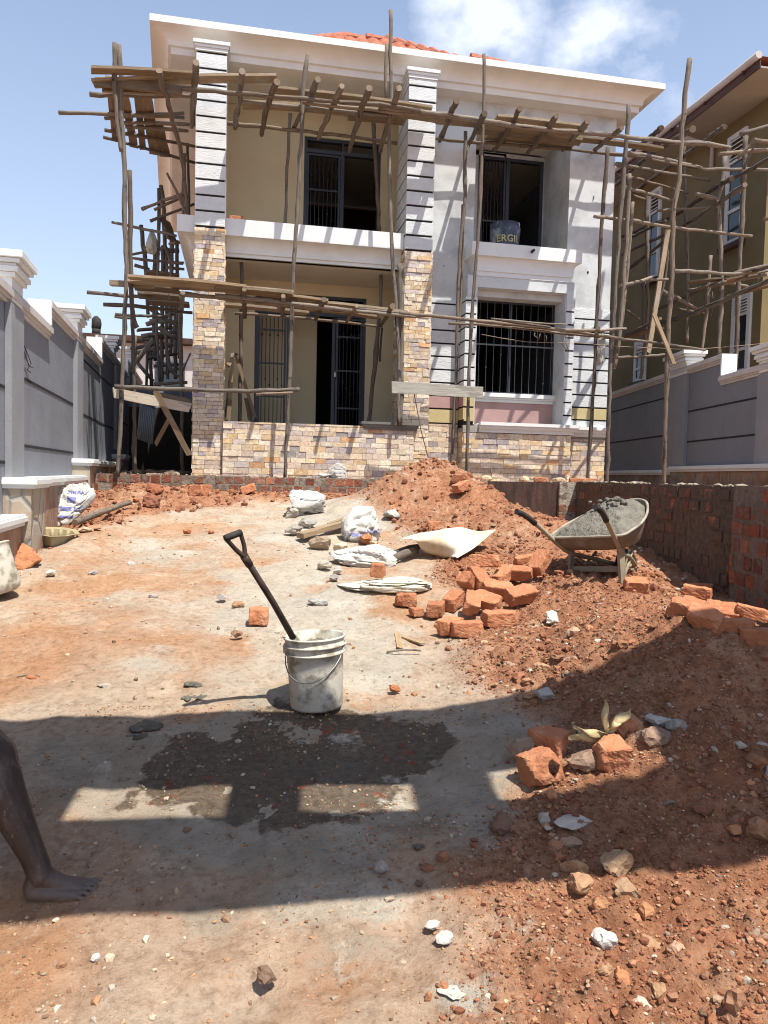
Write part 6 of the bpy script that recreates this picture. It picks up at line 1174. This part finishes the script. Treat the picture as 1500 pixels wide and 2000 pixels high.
# cement sacks
def sack(px, dims, label, yaw=0, seed=1, taper=0.0, crumple=.05, lean=(0, 0), exps=(.75, .6), sink=.15, tint=(1, 1, 1), at=None, folds=9, facets=16):
    g = np.array(at) if at is not None else gpx(*px); M = rotm(R_(yaw)); nu, nv = 96, 56; mb = MB(); lx, ly, lz = (q*1.28 for q in dims)
    U, Vv = np.meshgrid(np.linspace(-math.pi, math.pi, nu, endpoint=False), np.linspace(-math.pi/2, math.pi/2, nv)); e1, e2 = exps
    sp_ = lambda a, e: np.sign(a)*np.abs(a)**e
    X = sp_(np.cos(Vv), e1)*sp_(np.cos(U), e2); Y = sp_(np.cos(Vv), e1)*sp_(np.sin(U), e2); Z = sp_(np.sin(Vv), e1)
    k = (Z+1)/2; tp = 1-taper*k; X, Y = X*tp, Y*tp
    n1 = np.abs(fbm(X*2.3+seed, Y*2.3+Z*2.9+seed*3, seed, 4)-.5); n2 = np.abs(fbm(X*folds*.6+Z*3, Y*folds*.6-Z*4+7, seed+9, 3)-.5)
    dsp = 1-crumple*(n1*5.5+n2*2.6)+crumple*.9
    X, Y, Z2 = X*dsp, Y*dsp, Z*(1-crumple*3*n1*(Z > -.4))
    X = X+lean[0]*k*k; Y = Y+lean[1]*k*k; lump = (fbm(X*1.6+5, Y*1.6+seed, seed+3, 3)-.5)*.7
    Z2 = Z2+lump*k*(crumple > .06)
    rp = np.random.RandomState(seed); Q3 = np.stack([X, Y, Z2], -1)
    for _ in range(facets):
        dv = rp.normal(size=3)*np.array([1, 1, .8]); dv /= np.linalg.norm(dv); kk = rp.uniform(.38, .86); ex = np.clip(Q3@dv-kk, 0, None); Q3 = Q3-(ex*rp.uniform(.7, 1.15))[..., None]*dv
    cr = np.abs(fbm(U*1.3+seed, Vv*2.2+seed, seed+21, 3)-.5); Q3 = Q3*(1-.22*np.clip(.12-cr, 0, 1)/.12)[..., None]
    X, Y, Z2 = Q3[..., 0], Q3[..., 1], Q3[..., 2]
    P = (X[..., None]*M[0]*lx/2+Y[..., None]*M[1]*ly/2)+np.array([0, 0, 1.])*((Z2+1)/2*lz)[..., None]+np.array([g[0], g[1], g[2]-sink*lz])
    mb.v = [tuple(q) for q in P.reshape(-1, 3)]
    for j in range(nv-1):
        for i in range(nu): i2 = (i+1) % nu; mb.face([j*nu+i, j*nu+i2, (j+1)*nu+i2, (j+1)*nu+i], tint, None, True)
    o = mb.build('cement_sack', MAT['sack'], None, tuple(g)); tag(o, label, 'sack', 'empty cement sacks about the yard')
    return o, [np.array(v) for v in mb.v], mb.f
def decal(o, V, F, shapes, ctr, right, up, name='print'):
    # ink pressed on the sack: flat shapes laid onto the cloth along its facing direction
    bvh = BVHTree.FromPolygons([Vector(v) for v in V], F); right = np.array(right, float); up = np.array(up, float); nrm = np.cross(right, up); mb = MB()
    for vs, fs_ in shapes:
        b = len(mb.v); bad = set()
        for i, (x, y) in enumerate(vs):
            p = np.array(ctr)+right*x+up*y+nrm*.6; h = bvh.ray_cast(Vector(p), Vector(-nrm), 1.2)
            if h[0] is None: bad.add(i); mb.v.append(tuple(p))
            else: mb.v.append(tuple(np.array(h[0])+nrm*.003))
        for f in fs_:
            if not any(i in bad for i in f): mb.face([b+i for i in f])
        if mb.f: mb.build(name, MAT['ink'], o, LOC[o.name])
        mb = MB()
def textshape(s, size, rot=0, dx=0, dy=0):
    cu = bpy.data.curves.new('lettering', 'FONT'); cu.body = s; cu.size = size; cu.align_x = 'CENTER'; cu.align_y = 'CENTER'; cu.resolution_u = 2; cu.offset = .0012
    ob = bpy.data.objects.new('lettering', cu); col.objects.link(ob); me = bpy.data.meshes.new_from_object(ob.evaluated_get(bpy.context.evaluated_depsgraph_get()))
    bm = bmesh.new(); bm.from_mesh(me); bmesh.ops.triangulate(bm, faces=bm.faces); bmesh.ops.subdivide_edges(bm, edges=bm.edges, cuts=1); 
    c, s_ = math.cos(rot), math.sin(rot); vs = [(v.co.x*c-v.co.y*s_+dx, v.co.x*s_+v.co.y*c+dy) for v in bm.verts]; fs_ = [tuple(v.index for v in f.verts) for f in bm.faces]; bm.free()
    bpy.data.objects.remove(ob); bpy.data.curves.remove(cu); bpy.data.meshes.remove(me); return vs, fs_
def quadshape(x0, y0, x1, y1, n=8, sk=0.0):
    vs = [(x0+(x1-x0)*i/n+sk*(j/4), y0+(y1-y0)*j/4) for j in range(5) for i in range(n+1)]; return vs, [(j*(n+1)+i, j*(n+1)+i+1, (j+1)*(n+1)+i+1, (j+1)*(n+1)+i) for j in range(4) for i in range(n)]
def dirs(yaw, upz=1.0, back=0.0):
    r = RH*math.cos(yaw)+FH*math.sin(yaw); b = -RH*math.sin(yaw)+FH*math.cos(yaw); u = np.array([b[0]*back, b[1]*back, upz]); return np.array([r[0], r[1], 0]), u/np.linalg.norm(u)
s1, V1, F1 = sack((140, 1024), (.34, .26, .40), 'slumped white sack with blue print standing against the left stone plinth', seed=4, crumple=.075, lean=(.28, .2), taper=.1, yaw=12, facets=8)
r_, u_ = dirs(R_(0), 1, .2); c1 = np.array(V1).mean(0)+np.array([0, 0, .0]); decal(s1, V1, F1, [textshape('SIMBA', .055, .1, .06, .13), quadshape(-.01, .02, .07, .08), quadshape(-.13, -.07, .15, -.03, 10, .03), quadshape(-.09, -.15, .05, -.125, 8, .02)], c1, r_, u_)
sack((598, 1006), (.52, .42, .27), 'lumpy grey white sack lying on rubble before the low retaining wall', seed=9, crumple=.085, lean=(.15, .1), tint=(.92, .92, .94)); sack((580, 1009), (.36, .26, .10), 'folded end of grey sack spread in front of the lumpy one', seed=12, crumple=.08, tint=(.8, .78, .74))
s3, V3, F3 = sack((700, 1052), (.46, .36, .40), 'upright white sack with upside down blue lettering at its hem', seed=21, taper=.72, crumple=.04, lean=(.22, .1), exps=(.9, .8), tint=(.98, .98, .98), facets=2)
r_, u_ = dirs(R_(4), 1, .1); c3 = np.array(V3).mean(0); zlo = np.array(V3)[:, 2].min(); c3[2] = zlo+.13
decal(s3, V3, F3, [textshape('SIMBA C', .052, math.pi, -.095, -.015), textshape('CEMENT', .056, math.pi, .125, .02)], c3, r_, u_)
sack((716, 1106), (.56, .34, .17), 'crumpled white sack thrown flat left of the dark stick', seed=33, crumple=.12, tint=(1, 1, 1), folds=12); sack((690, 1104), (.22, .2, .15), 'small knotted corner of white sack at the left of the crumpled one', seed=37, crumple=.1)
sack((748, 1148), (.60, .42, .075), 'flat cream sack weighed down by a half brick', seed=41, crumple=.03, facets=2, exps=(.6, 1.1), tint=(1.12, 1.08, .95), yaw=-14)
pz = onY(655, 933, 10.53); sack((0, 0), (.30, .14, .2), 'small crumpled grey sack sitting on the low retaining wall', seed=52, crumple=.1, taper=.4, at=(pz[0]+.03, 10.53, TZ+.03), lean=(.3, 0), tint=(.85, .85, .85)); sack((0, 0), (.22, .12, .07), 'flat torn sack end beside the small grey sack on the wall', seed=55, crumple=.08, at=(onY(637, 933, 10.53)[0], 10.53, TZ+.02))
pz = onY(296, 470, 13.0); sack((0, 0), (.24, .2, .32), 'pale dirty sack stuffed among the dark passage poles', seed=61, crumple=.08, at=(pz[0], 13.0, float(pz[2])-.16), tint=(.8, .82, .74))
pz = onY(1176, 692, 10.45); sack((0, 0), (.17, .09, .56), 'torn grey sack hanging from the scaffold rail beside the house corner', seed=66, crumple=.1, taper=.3, at=(pz[0], 10.45, float(pz[2])-.24), tint=(.62, .6, .55), sink=0)

# stained sheet, sticks and planks on the soil
def gz(x, y, h=0): q = gpx(x, y); return q+np.array([0, 0, h])
C00, C10, C01, C11 = atD(779, 1054, 6.75), atD(893, 1091, 6.5), atD(868, 1030, 7.35), atD(969, 1037, 7.0); mb = MB(); nu, nv = 44, 34
for p in (C00, C10, C01, C11): p[2] = max(p[2], gh(p[0], p[1])+.02)
for j in range(nv+1):
    for i in range(nu+1):
        u, v = i/nu, j/nv; p = (C00*(1-u)+C10*u)*(1-v)+(C01*(1-u)+C11*u)*v
        cu_ = max(0, .22-v)/.22*sst(.2, .45, u)*(1-sst(.88, 1, u)); bl = math.sin(u*math.pi)*math.sin(v*math.pi)
        p = p+np.array([0, 0, .05*bl+.012*math.sin(u*9+v*5)+.05*math.sin(u*math.pi)*(1-v)**2-.09*cu_**2])+np.array([FH[0], FH[1], 0])*(.19*cu_**2.0)
        zg = gh(p[0], p[1])+.008; p[2] = max(p[2], zg); mb.v.append(tuple(p))
for j in range(nv):
    for i in range(nu): A = j*(nu+1)+i; mb.face([A, A+1, A+nu+2, A+nu+1], (1, 1, 1), None, True)
o = mb.build('tin_sheet', MAT['sheet']); q = o.modifiers.new('s', 'SOLIDIFY'); q.thickness = .003; tag(o, 'bent cream tin sheet with a rusty edge lying on the red soil', 'metal sheet')
def ground_pole(name, label, cat, a, b, r, lift=.03, mat='pole', dark=0.0):
    p, q = gz(*a, r+lift), gz(*b, r+lift); m_ = (p+q)/2+np.array([0, 0, .01]); mb = MB(); mb.tube([p, m_, q], r, 10, tone(dark), wob=r*.12, sub=.12, knots=True, r1=r*.85); return tag(mb.build(name, MAT[mat], None, tuple(p)), label, cat)
ground_pole('log', 'bark stripped log lying from the yellow basin to the left soil bank', 'log', (146, 1038), (252, 996), .036, .05, dark=-.1)
mb = MB(); mb.plank(gz(586, 1056, .05), gz(692, 1030, .08), .10, .05, (0, 0, 1), tone()); tag(mb.build('plank', MAT['board'], None, tuple(gz(586, 1056))), 'weathered plank running under the lettered sack', 'plank')
mb = MB(); mb.plank(gz(640, 1040, .08), gz(690, 1024, .10), .05, .03, (0, 0, 1), tone()); tag(mb.build('plank', MAT['board'], None, tuple(gz(640, 1040))), 'short narrow offcut lying on the weathered plank', 'plank')
ground_pole('stick', 'thick brown stick poking out left of the tin sheet', 'stick', (768, 1104), (812, 1086), .035, .02); ground_pole('stick', 'dark burnt stick under the left corner of the tin sheet', 'stick', (772, 1092), (826, 1078), .028, .03, dark=.5)
mb = MB(); mb.plank(gz(776, 1238, .006), gz(781, 1268, .006), .035, .008, (0, 0, 1), (1.3, 1.2, 1)); tag(mb.build('wood_chip', MAT['board'], None, tuple(gz(776, 1250))), 'short flat wood chip pointing at the camera on the path', 'wood chip')
mb = MB(); mb.plank(gz(791, 1248, .008), gz(826, 1260, .008), .03, .01, (0, 0, 1), (1.3, 1.2, 1)); tag(mb.build('wood_chip', MAT['board'], None, tuple(gz(800, 1254))), 'slanting splinter of wood right of the flat chip', 'wood chip')
ground_pole('twig', 'thin pale twig lying across the path below the wood chips', 'twig', (755, 1277), (822, 1274), .006, .004, dark=-.3); ground_pole('twig', 'pale twig with a red crumb on the left orange ground', 'twig', (33, 1325), (78, 1323), .004, .003, dark=-.4)
ground_pole('twig', 'small white stick in the shade right of the concrete slab', 'twig', (1296, 1577), (1320, 1572), .005, .003, dark=-.6)
# maize husk
hx = gpx(1185, 1442); hk = thing('maize_husk', 'dry torn maize husk spread on the shaded red soil', 'husk', tuple(hx)); bs = atD(1186, 1432, float(latd(hx[0], hx[1])[1])-.13)
for tip, wd2, bend in (((1110, 1444), .050, .015), ((1118, 1421), .030, .03), ((1178, 1366), .026, .012), ((1230, 1382), .044, .02), ((1206, 1396), .028, .035)):
    tp = atD(tip[0], tip[1], float(latd(hx[0], hx[1])[1])-.11); mb = MB(); ax2 = tp-bs; L = np.linalg.norm(ax2); sdv = np.cross(ax2/L, np.array([FH[0], FH[1], .25])); sdv /= np.linalg.norm(sdv); fr_ = np.cross(sdv, ax2/L); n_ = 12
    for i in range(n_+1):
        k = i/n_; w_ = wd2*.5*min(1, k*3.2+.15)*(1-.85*max(0, k-.55)/.45)+.0015
        for j in range(5): s_ = j/2-1; mb.v.append(tuple(bs+ax2*k+sdv*s_*w_+fr_*(.5*w_*abs(s_)-bend*math.sin(k*3.1)+.010*math.sin(k*9+s_*2.2))+sdv*.010*math.sin(k*5.5)*k+np.array([0, 0, rng.uniform(-.0015, .0015)])))
    for i in range(n_):
        for j in range(4): A = i*5+j; mb.face([A, A+1, A+6, A+5], (1, 1, 1), None, True)
    o = mb.build('husk_leaf', MAT['husk'], hk); q = o.modifiers.new('s', 'SOLIDIFY'); q.thickness = .0012
# cut plastic basin and fallen bucket at the left
g = gpx(109, 1062); M = rotm(R_(8), R_(-4), R_(8)); bo2 = g+np.array([0, 0, -.012]); bn = thing('basin', 'olive yellow basin cut from a jerrycan lying by the left wall', 'basin', tuple(g))
mb = MB(); lathe(mb, bo2, M, [(r_q*.78, z_q*.85) for r_q, z_q in [(0, .012), (.13, .012), (.15, .0), (.165, .02), (.205, .13), (.255, .145), (.257, .152), (.20, .142), (.158, .03), (.13, .02), (0, .02)]], 8, sm=False, wob=.06); mb.build('tray', MAT['basin'], bn, bevel=.008)
mb = MB()
for k in range(3): a = R_(60+k*30); p = bo2+M[0]*.115*math.cos(a)+M[1]*.115*math.sin(a)+M[2]*.02; q = bo2+M[0]*.152*math.cos(a)+M[1]*.152*math.sin(a)+M[2]*.115; mb.tube([p, (p+q)/2, q], .022, 8)
mb.build('rib', MAT['basin'], bn)
g = gpx(-16, 1168); M = rotm(R_(200), R_(52), R_(10)); Mx = np.stack([M[1], M[2], M[0]]); fb2 = thing('bucket', 'grey cement stained bucket lying tipped over at the left edge', 'bucket', tuple(g)); bo3 = g+np.array([0, 0, .02])+np.array([RH[0], RH[1], 0])*.05
Mx = np.stack([np.cross(np.array([FH[0], FH[1], 0]), M[0]), np.array([FH[0], FH[1], 0]), M[0]])
up_ax = -np.array([RH[0], RH[1], 0])*math.sin(R_(22))+np.array([0, 0, 1])*math.cos(R_(22)); rt = np.cross(np.array([FH[0], FH[1], 0]), up_ax); Mx = np.stack([rt, np.array([FH[0], FH[1], 0]), up_ax])
mb = MB(); lathe(mb, bo3-np.array([0, 0, .0]), Mx, [(0, .0), (.12, .0), (.15, .015), (.165, .05), (.18, .30), (.185, .33), (.192, .335), (.192, .345), (.18, .345), (.172, .30), (.15, .04), (0, .03)], 48); mb.build('pail', MAT['plastic'], fb2)
# lettered drum on the right balcony
c = onY(986, 470, 11.72); tb = thing('drum', 'dark blue paint drum with yellow lettering on the right balcony', 'drum', (c[0], 11.72, 4.986)); zt = float(onY(986, 434, 11.6)[2]); Mz = np.eye(3); rad = float(onY(1013, 450, 11.6)[0]-onY(958, 450, 11.6)[0])/2; hgt = zt-4.986
mb = MB(); lathe(mb, (c[0], 11.72, 4.986), Mz, [(0, .005), (rad*.92, .005), (rad*.95, .02), (rad*.97, hgt*.6), (rad*1.02, hgt*.86), (rad*1.03, hgt*.9), (rad, hgt*.92), (rad*.995, hgt), (rad*.95, hgt), (rad*.9, .03), (0, .03)], 48); dd = mb.build('drum_body', MAT['bluetub'], tb)
lz = float(onY(986, 465, 11.5)[2]); mb = MB(); vs, fs2 = textshape('ERGIL', .155)
for x, y in vs: a_ = x/(rad*1.0)-.1; mb.v.append((c[0]+math.sin(a_)*rad*1.0, 11.72-math.cos(a_)*rad*1.0, lz+y))
for f in fs2: mb.face(f)
mb.build('lettering', MAT['label_y'], dd)
# rubble in the far passage, scraps
mb = MB()
for k in range(120): x, y = rng.uniform(-1.75, -.8), rng.uniform(10.9, 16); mb.rock((x, y, TZ+.02), rng.uniform(.03, .12), rng.choice([(.2, .12, .08), (.12, .09, .07), (.3, .25, .2)]), k, (1, 1, .6))
tag(mb.build('rubble', MAT['stoneattr']), 'broken rubble strewn over the dark passage floor', 'rubble', kind='stuff')
mb = MB()
for k in range(150):
    u = rng.uniform(.3, LB+.5); p = oB+uB*u+nB*rng.uniform(.03, .5); mb.rock((p[0], p[1], gh(p[0], p[1])+.01), rng.uniform(.01, .034), rng.choice([(.36, .33, .28), (.28, .23, .18), (.26, .14, .09), (.42, .37, .31)]), k, (1, 1, .6))
tag(mb.build('rubble', MAT['stoneattr']), 'pale mortar rubble along the foot of the dark brick wall', 'rubble', kind='stuff')
pw = MB(); pw.box((-2.42, 17.2, TZ), (-.74, 17.4, 3.5)); shd = thing('added_rear_wall', 'rear wall added to keep the passage left of the house dark', 'wall', (-1.4, 17.2, TZ)); shd['kind'] = 'thing'; pw.build('wall', MAT['grey'], shd)  # wall added to close off the passage so it stays dark
pw = MB(); pw.box((-2.38, 17.1, TZ), (-.75, 17.198, 3.0)); pw.build('shade_panel', MAT['dark'], shd)  # near-black panel: the passage's shade put into its colour
# ------------------------------------------------------------------ the person stepping in from the left: one body, bare right foot in view
Lx = np.array([RH[0], RH[1], 0]); Dy = np.array([FH[0], FH[1], 0]); Zv = np.array([0, 0, 1.])
heel = atD(45, 1758, 2.40); heel = gpx(44, 1760); gz0 = float(heel[2])
toe = gpx(196, 1738); td = toe-heel; td[2] = 0; flen = float(np.linalg.norm(td)); td /= flen; sdv = np.cross(td, Zv); FS = flen/.25    # sdv: little-toe side, towards the camera
BM = MB()
def cap_(a, ra, b, rb, n=14):
    a, b = np.array(a, float), np.array(b, float); d = b-a; L = np.linalg.norm(d); d = d/(L+1e-9); P, Rr = [], []
    for k in range(7): th = math.pi/2*(1-k/6); P.append(a-d*ra*math.sin(th)); Rr.append(max(ra*math.cos(th), .0008))
    for k in range(1, 7): th = math.pi/2*k/6; P.append(b+d*rb*math.sin(th)); Rr.append(max(rb*math.cos(th), .0008))
    base_ = len(BM.v); ref = np.array([0, 0, 1.]) if abs(d[2]) < .9 else np.array([1., 0, 0]); e1 = np.cross(d, ref); e1 /= np.linalg.norm(e1); e2 = np.cross(d, e1)
    for p, r in zip(P, Rr):
        for i in range(n): th = 2*math.pi*i/n; BM.v.append(tuple(p+e1*r*math.cos(th)+e2*r*math.sin(th)))
    for j in range(len(P)-1):
        for i in range(n): i2 = (i+1) % n; BM.face([base_+j*n+i, base_+j*n+i2, base_+(j+1)*n+i2, base_+(j+1)*n+i])
    BM.face([base_+i for i in range(n)][::-1]); BM.face([base_+(len(P)-1)*n+i for i in range(n)])
def chain(*pr):
    for (a, ra), (b, rb) in zip(pr[:-1], pr[1:]): cap_(a, ra, b, rb)
NAILS = []
def foot(o, td, sd, sole_z, ank, S=1.0, flat=True):
    def F(x, y, z): p = np.array([o[0], o[1], sole_z])+td*x*S+sd*y*S+Zv*z*S; return p
    chain((F(.036, 0, .034), .033*S), (F(.085, .014, .027), .027*S), (F(.135, .026, .022), .023*S), (F(.166, .032, .018), .019*S))
    chain((F(.036, 0, .036), .033*S), (F(.10, -.012, .042), .030*S), (F(.182, -.026, .025), .0255*S))
    chain((ank, .036*S), (F(.095, -.002, .062), .033*S), (F(.14, .0, .043), .028*S), (F(.174, .004, .024), .023*S))
    chain((F(.14, .0, .040), .028*S), (F(.178, -.014, .026), .024*S)); chain((F(.030, 0, .05), .030*S), (ank-td*.012*S, .031*S))
    cap_(ank+sd*.030*S-Zv*.004, .012*S, ank+sd*.031*S, .012*S); cap_(ank-sd*.030*S+Zv*.004, .013*S, ank-sd*.031*S, .013*S)
    for pts in ([(.184, -.034, .023, .0165), (.212, -.041, .022, .0135), (.238, -.042, .016, .0142)], [(.190, -.012, .023, .0110), (.216, -.0155, .028, .0088), (.240, -.017, .013, .0096)], [(.186, .007, .022, .0105), (.210, .007, .0265, .0084), (.231, .0065, .0122, .0092)], [(.178, .0245, .020, .0100), (.197, .0275, .0245, .0080), (.215, .028, .0118, .0089)], [(.164, .040, .018, .0100), (.180, .0455, .021, .0080), (.195, .0465, .0110, .0088)]):
        chain(*[(F(x, y, z), r*S) for x, y, z, r in pts]); x, y, z, r = pts[-1]; NAILS.append((F(x+r*.35, y, z+r*.80), r*S*.62, td))
ank = heel+td*.056*FS+Zv*.088*FS; knee = atD(-10, 1476, float(latd(ank[0], ank[1])[1])+.03)
hip_c = ank-td*.46; hip_c[2] = gz0+.87
hN = hip_c+sdv*.085-Zv*.03; hF = hip_c-sdv*.085-Zv*.03
foot(heel, td, sdv, gz0-.003, ank, FS)
chain((hN, .088), (hN*.45+knee*.55, .080), (knee, .064)); chain((knee, .064), (knee*.72+ank*.28-td*.016, .064), (knee*.42+ank*.58-td*.008, .050), (knee*.16+ank*.84, .039), (ank, .037)); cap_(knee*.9+ank*.1+td*.028, .030, knee*.25+ank*.75+td*.006, .028); cap_(knee*.25+ank*.75-td*.028, .012, ank-td*.030, .012); cap_(knee+td*.018, .040, knee+td*.02+Zv*.01, .04)
k2 = hip_c-sdv*.09-Zv*.42-td*.03; a2 = hip_c-sdv*.09-td*.34; a2[2] = gz0+.085; h2 = a2-td*.056
foot(h2, td, -sdv, gz0-.01, a2); chain((hF, .088), (hF*.45+k2*.55, .072), (k2, .055), (k2*.72+a2*.28-td*.014, .052), (k2*.3+a2*.7, .038), (a2, .034))
T = lambda z, x=0: hip_c+Zv*z+td*(x+z*.10)
for s in (-1, 1):
    chain((T(0)+sdv*.06*s, .115), (T(.16)+sdv*.045*s, .10), (T(.33)+sdv*.06*s, .105), (T(.45)+sdv*.075*s, .075), (T(.47)+sdv*.165*s, .056)); el = T(.19, -.06)+sdv*.215*s; wr = T(-.04, -.05)+sdv*.215*s
    chain((T(.47)+sdv*.165*s, .056), (el, .041), (wr, .027)); pm = wr-Zv*.055+td*.012; cap_(wr-Zv*.02, .025, pm+td*.015, .024); cap_(wr-Zv*.02, .025, pm-td*.018, .022)
    for i in range(4): b0 = pm+td*(.030-.019*i)-Zv*.018; L = (.072, .08, .076, .060)[i]; chain((b0, .0095), (b0-Zv*L*.5+td*.004, .0085), (b0-Zv*L-sdv*.016*s, .0075))
    b0 = wr-Zv*.035+td*.030; chain((b0, .012), (b0-Zv*.025+td*.022, .0105), (b0-Zv*.055+td*.026, .0085))
chain((T(.44), .075), (T(.54), .055), (T(.60, .01), .056)); hc = T(.72, .03); chain((hc-Zv*.055+td*.02, .062), (hc+Zv*.02, .088), (hc+Zv*.03-td*.03, .085)); cap_(hc-Zv*.085+td*.06, .03, hc-Zv*.075+td*.055, .035)
cap_(hc+td*.088-Zv*.005, .010, hc+td*.102-Zv*.035, .014)
for s in (-1, 1): cap_(hc-td*.012-Zv*.01+sdv*.086*s, .012, hc-td*.016+Zv*.02+sdv*.09*s, .014)
base = np.array(heel); tmp = BM.build('person_tmp', MAT['skin'], None, tuple(base))
rm = tmp.modifiers.new('r', 'REMESH'); rm.mode = 'VOXEL'; rm.voxel_size = .0029; sm_ = tmp.modifiers.new('s', 'SMOOTH'); sm_.factor = .5; sm_.iterations = 3
bpy.context.view_layer.update(); dg = bpy.context.evaluated_depsgraph_get(); me = bpy.data.meshes.new_from_object(tmp.evaluated_get(dg)); me.name = 'person'
bpy.data.objects.remove(tmp); me.polygons.foreach_set('use_smooth', np.ones(len(me.polygons), bool)); me.materials.clear()
t = NT('dusty_dark_skin_of_leg'); sp = t.n.new('ShaderNodeSeparateXYZ'); t.lk(t.tc.outputs['Object'], sp.inputs[0])
k = t.mix(t.ramp(t.noise(6, 6, .7), .35, .7), (.030, .019, .016), (.055, .035, .028)); k = t.mix(t.ramp(t.noise(4, 7, .75, t.mapping(t.tc.outputs['Object'], (1, 1, .5))), .50, .66), k, (.15, .125, .11)); k = t.mix(t.ramp(t.noise(22, 6, .8, t.mapping(t.tc.outputs['Object'], (1.5, 1.5, .4))), .60, .72), k, (.20, .17, .15))
dz = t.math('ADD', sp.outputs['Z'], t.math('MULTIPLY', t.noise(30, 4), .03)); k = t.mix(t.ramp(dz, .03, .13, (1, 1, 1), (0, 0, 0)), k, (.12, .09, .075)); k = t.mix(t.ramp(dz, .012, .030, (1, 1, 1), (0, 0, 0)), k, (.30, .20, .145))
t.bump(t.noise(120, 4), .35, .002); t.bump(t.noise(28, 5), .3, .004); me.materials.append(t.fin(k, .5, 0, .45))
per = bpy.data.objects.new('person', me); col.objects.link(per); per.location = tuple(base); LOC['person'] = tuple(base)
tag(per, 'barefoot person stepping in at the left edge, dusty dark shin and foot', 'person')
for c_, r_q, d_ in NAILS[:5]:
    mb = MB(); V0, F0 = ICO[2]; nn_ = np.cross(d_, Zv)
    for v in V0: mb.v.append(tuple(np.array(c_)+d_*v[0]*r_q*1.1+nn_*v[1]*r_q+Zv*v[2]*r_q*.28-Zv*.0005))
    for f in F0: mb.face(f, (1, 1, 1), None, True)
    mb.build('toenail', MAT['sole'], per, tuple(base))
def wrapc(name, mat, rings, parent=per):
    mb = MB(); n_ = 28
    for c, rx, ry in rings:
        for i in range(n_): th = 2*math.pi*i/n_; mb.v.append(tuple(np.array(c)+td*rx*math.cos(th)+sdv*ry*math.sin(th)))
    for j in range(len(rings)-1):
        for i in range(n_): i2 = (i+1) % n_; mb.face([j*n_+i, j*n_+i2, (j+1)*n_+i2, (j+1)*n_+i], (1, 1, 1), None, True)
    o = mb.build(name, mat, parent, tuple(base)); q = o.modifiers.new('s', 'SOLIDIFY'); q.thickness = .005; return o
wrapc('shirt', MAT['shirt'], [(T(z), rx, ry) for z, rx, ry in ((-.06, .15, .195), (.06, .14, .19), (.18, .13, .185), (.32, .135, .20), (.44, .115, .205), (.51, .085, .12), (.55, .07, .07))])
wrapc('shorts', MAT['cloth'], [(T(.04), .145, .19), (T(-.08), .15, .20), (T(-.14), .14, .19)])
for h_, k_ in ((hN, knee), (hF, k2)): wrapc('shorts_leg', MAT['cloth'], [(h_*(1-t_)+k_*t_, r_2, r_2) for t_, r_2 in ((.1, .11), (.4, .102), (.70, .095))])
mb = MB(); mb.rock(hc+Zv*.04-td*.02, .098, (1, 1, 1), 5, (1.0, .95, .85), 3, .03, sm=True); mb.build('hair', MAT['hair'], per, tuple(base))
for s in (-1, 1): mb = MB(); mb.rock(hc+td*.083+sdv*.032*s+Zv*.01, .011, (1, 1, 1), 3, (1, 1, .7), 2, .0, sm=True); mb.build('eye', MAT['paper'], per, tuple(base))
mb = MB(); mb.rock(hc+td*.086-Zv*.062, .02, (1, 1, 1), 2, (.5, 1.2, .4), 2, .05, sm=True, rot=YAW); mb.build('mouth', MAT['sole'], per, tuple(base))
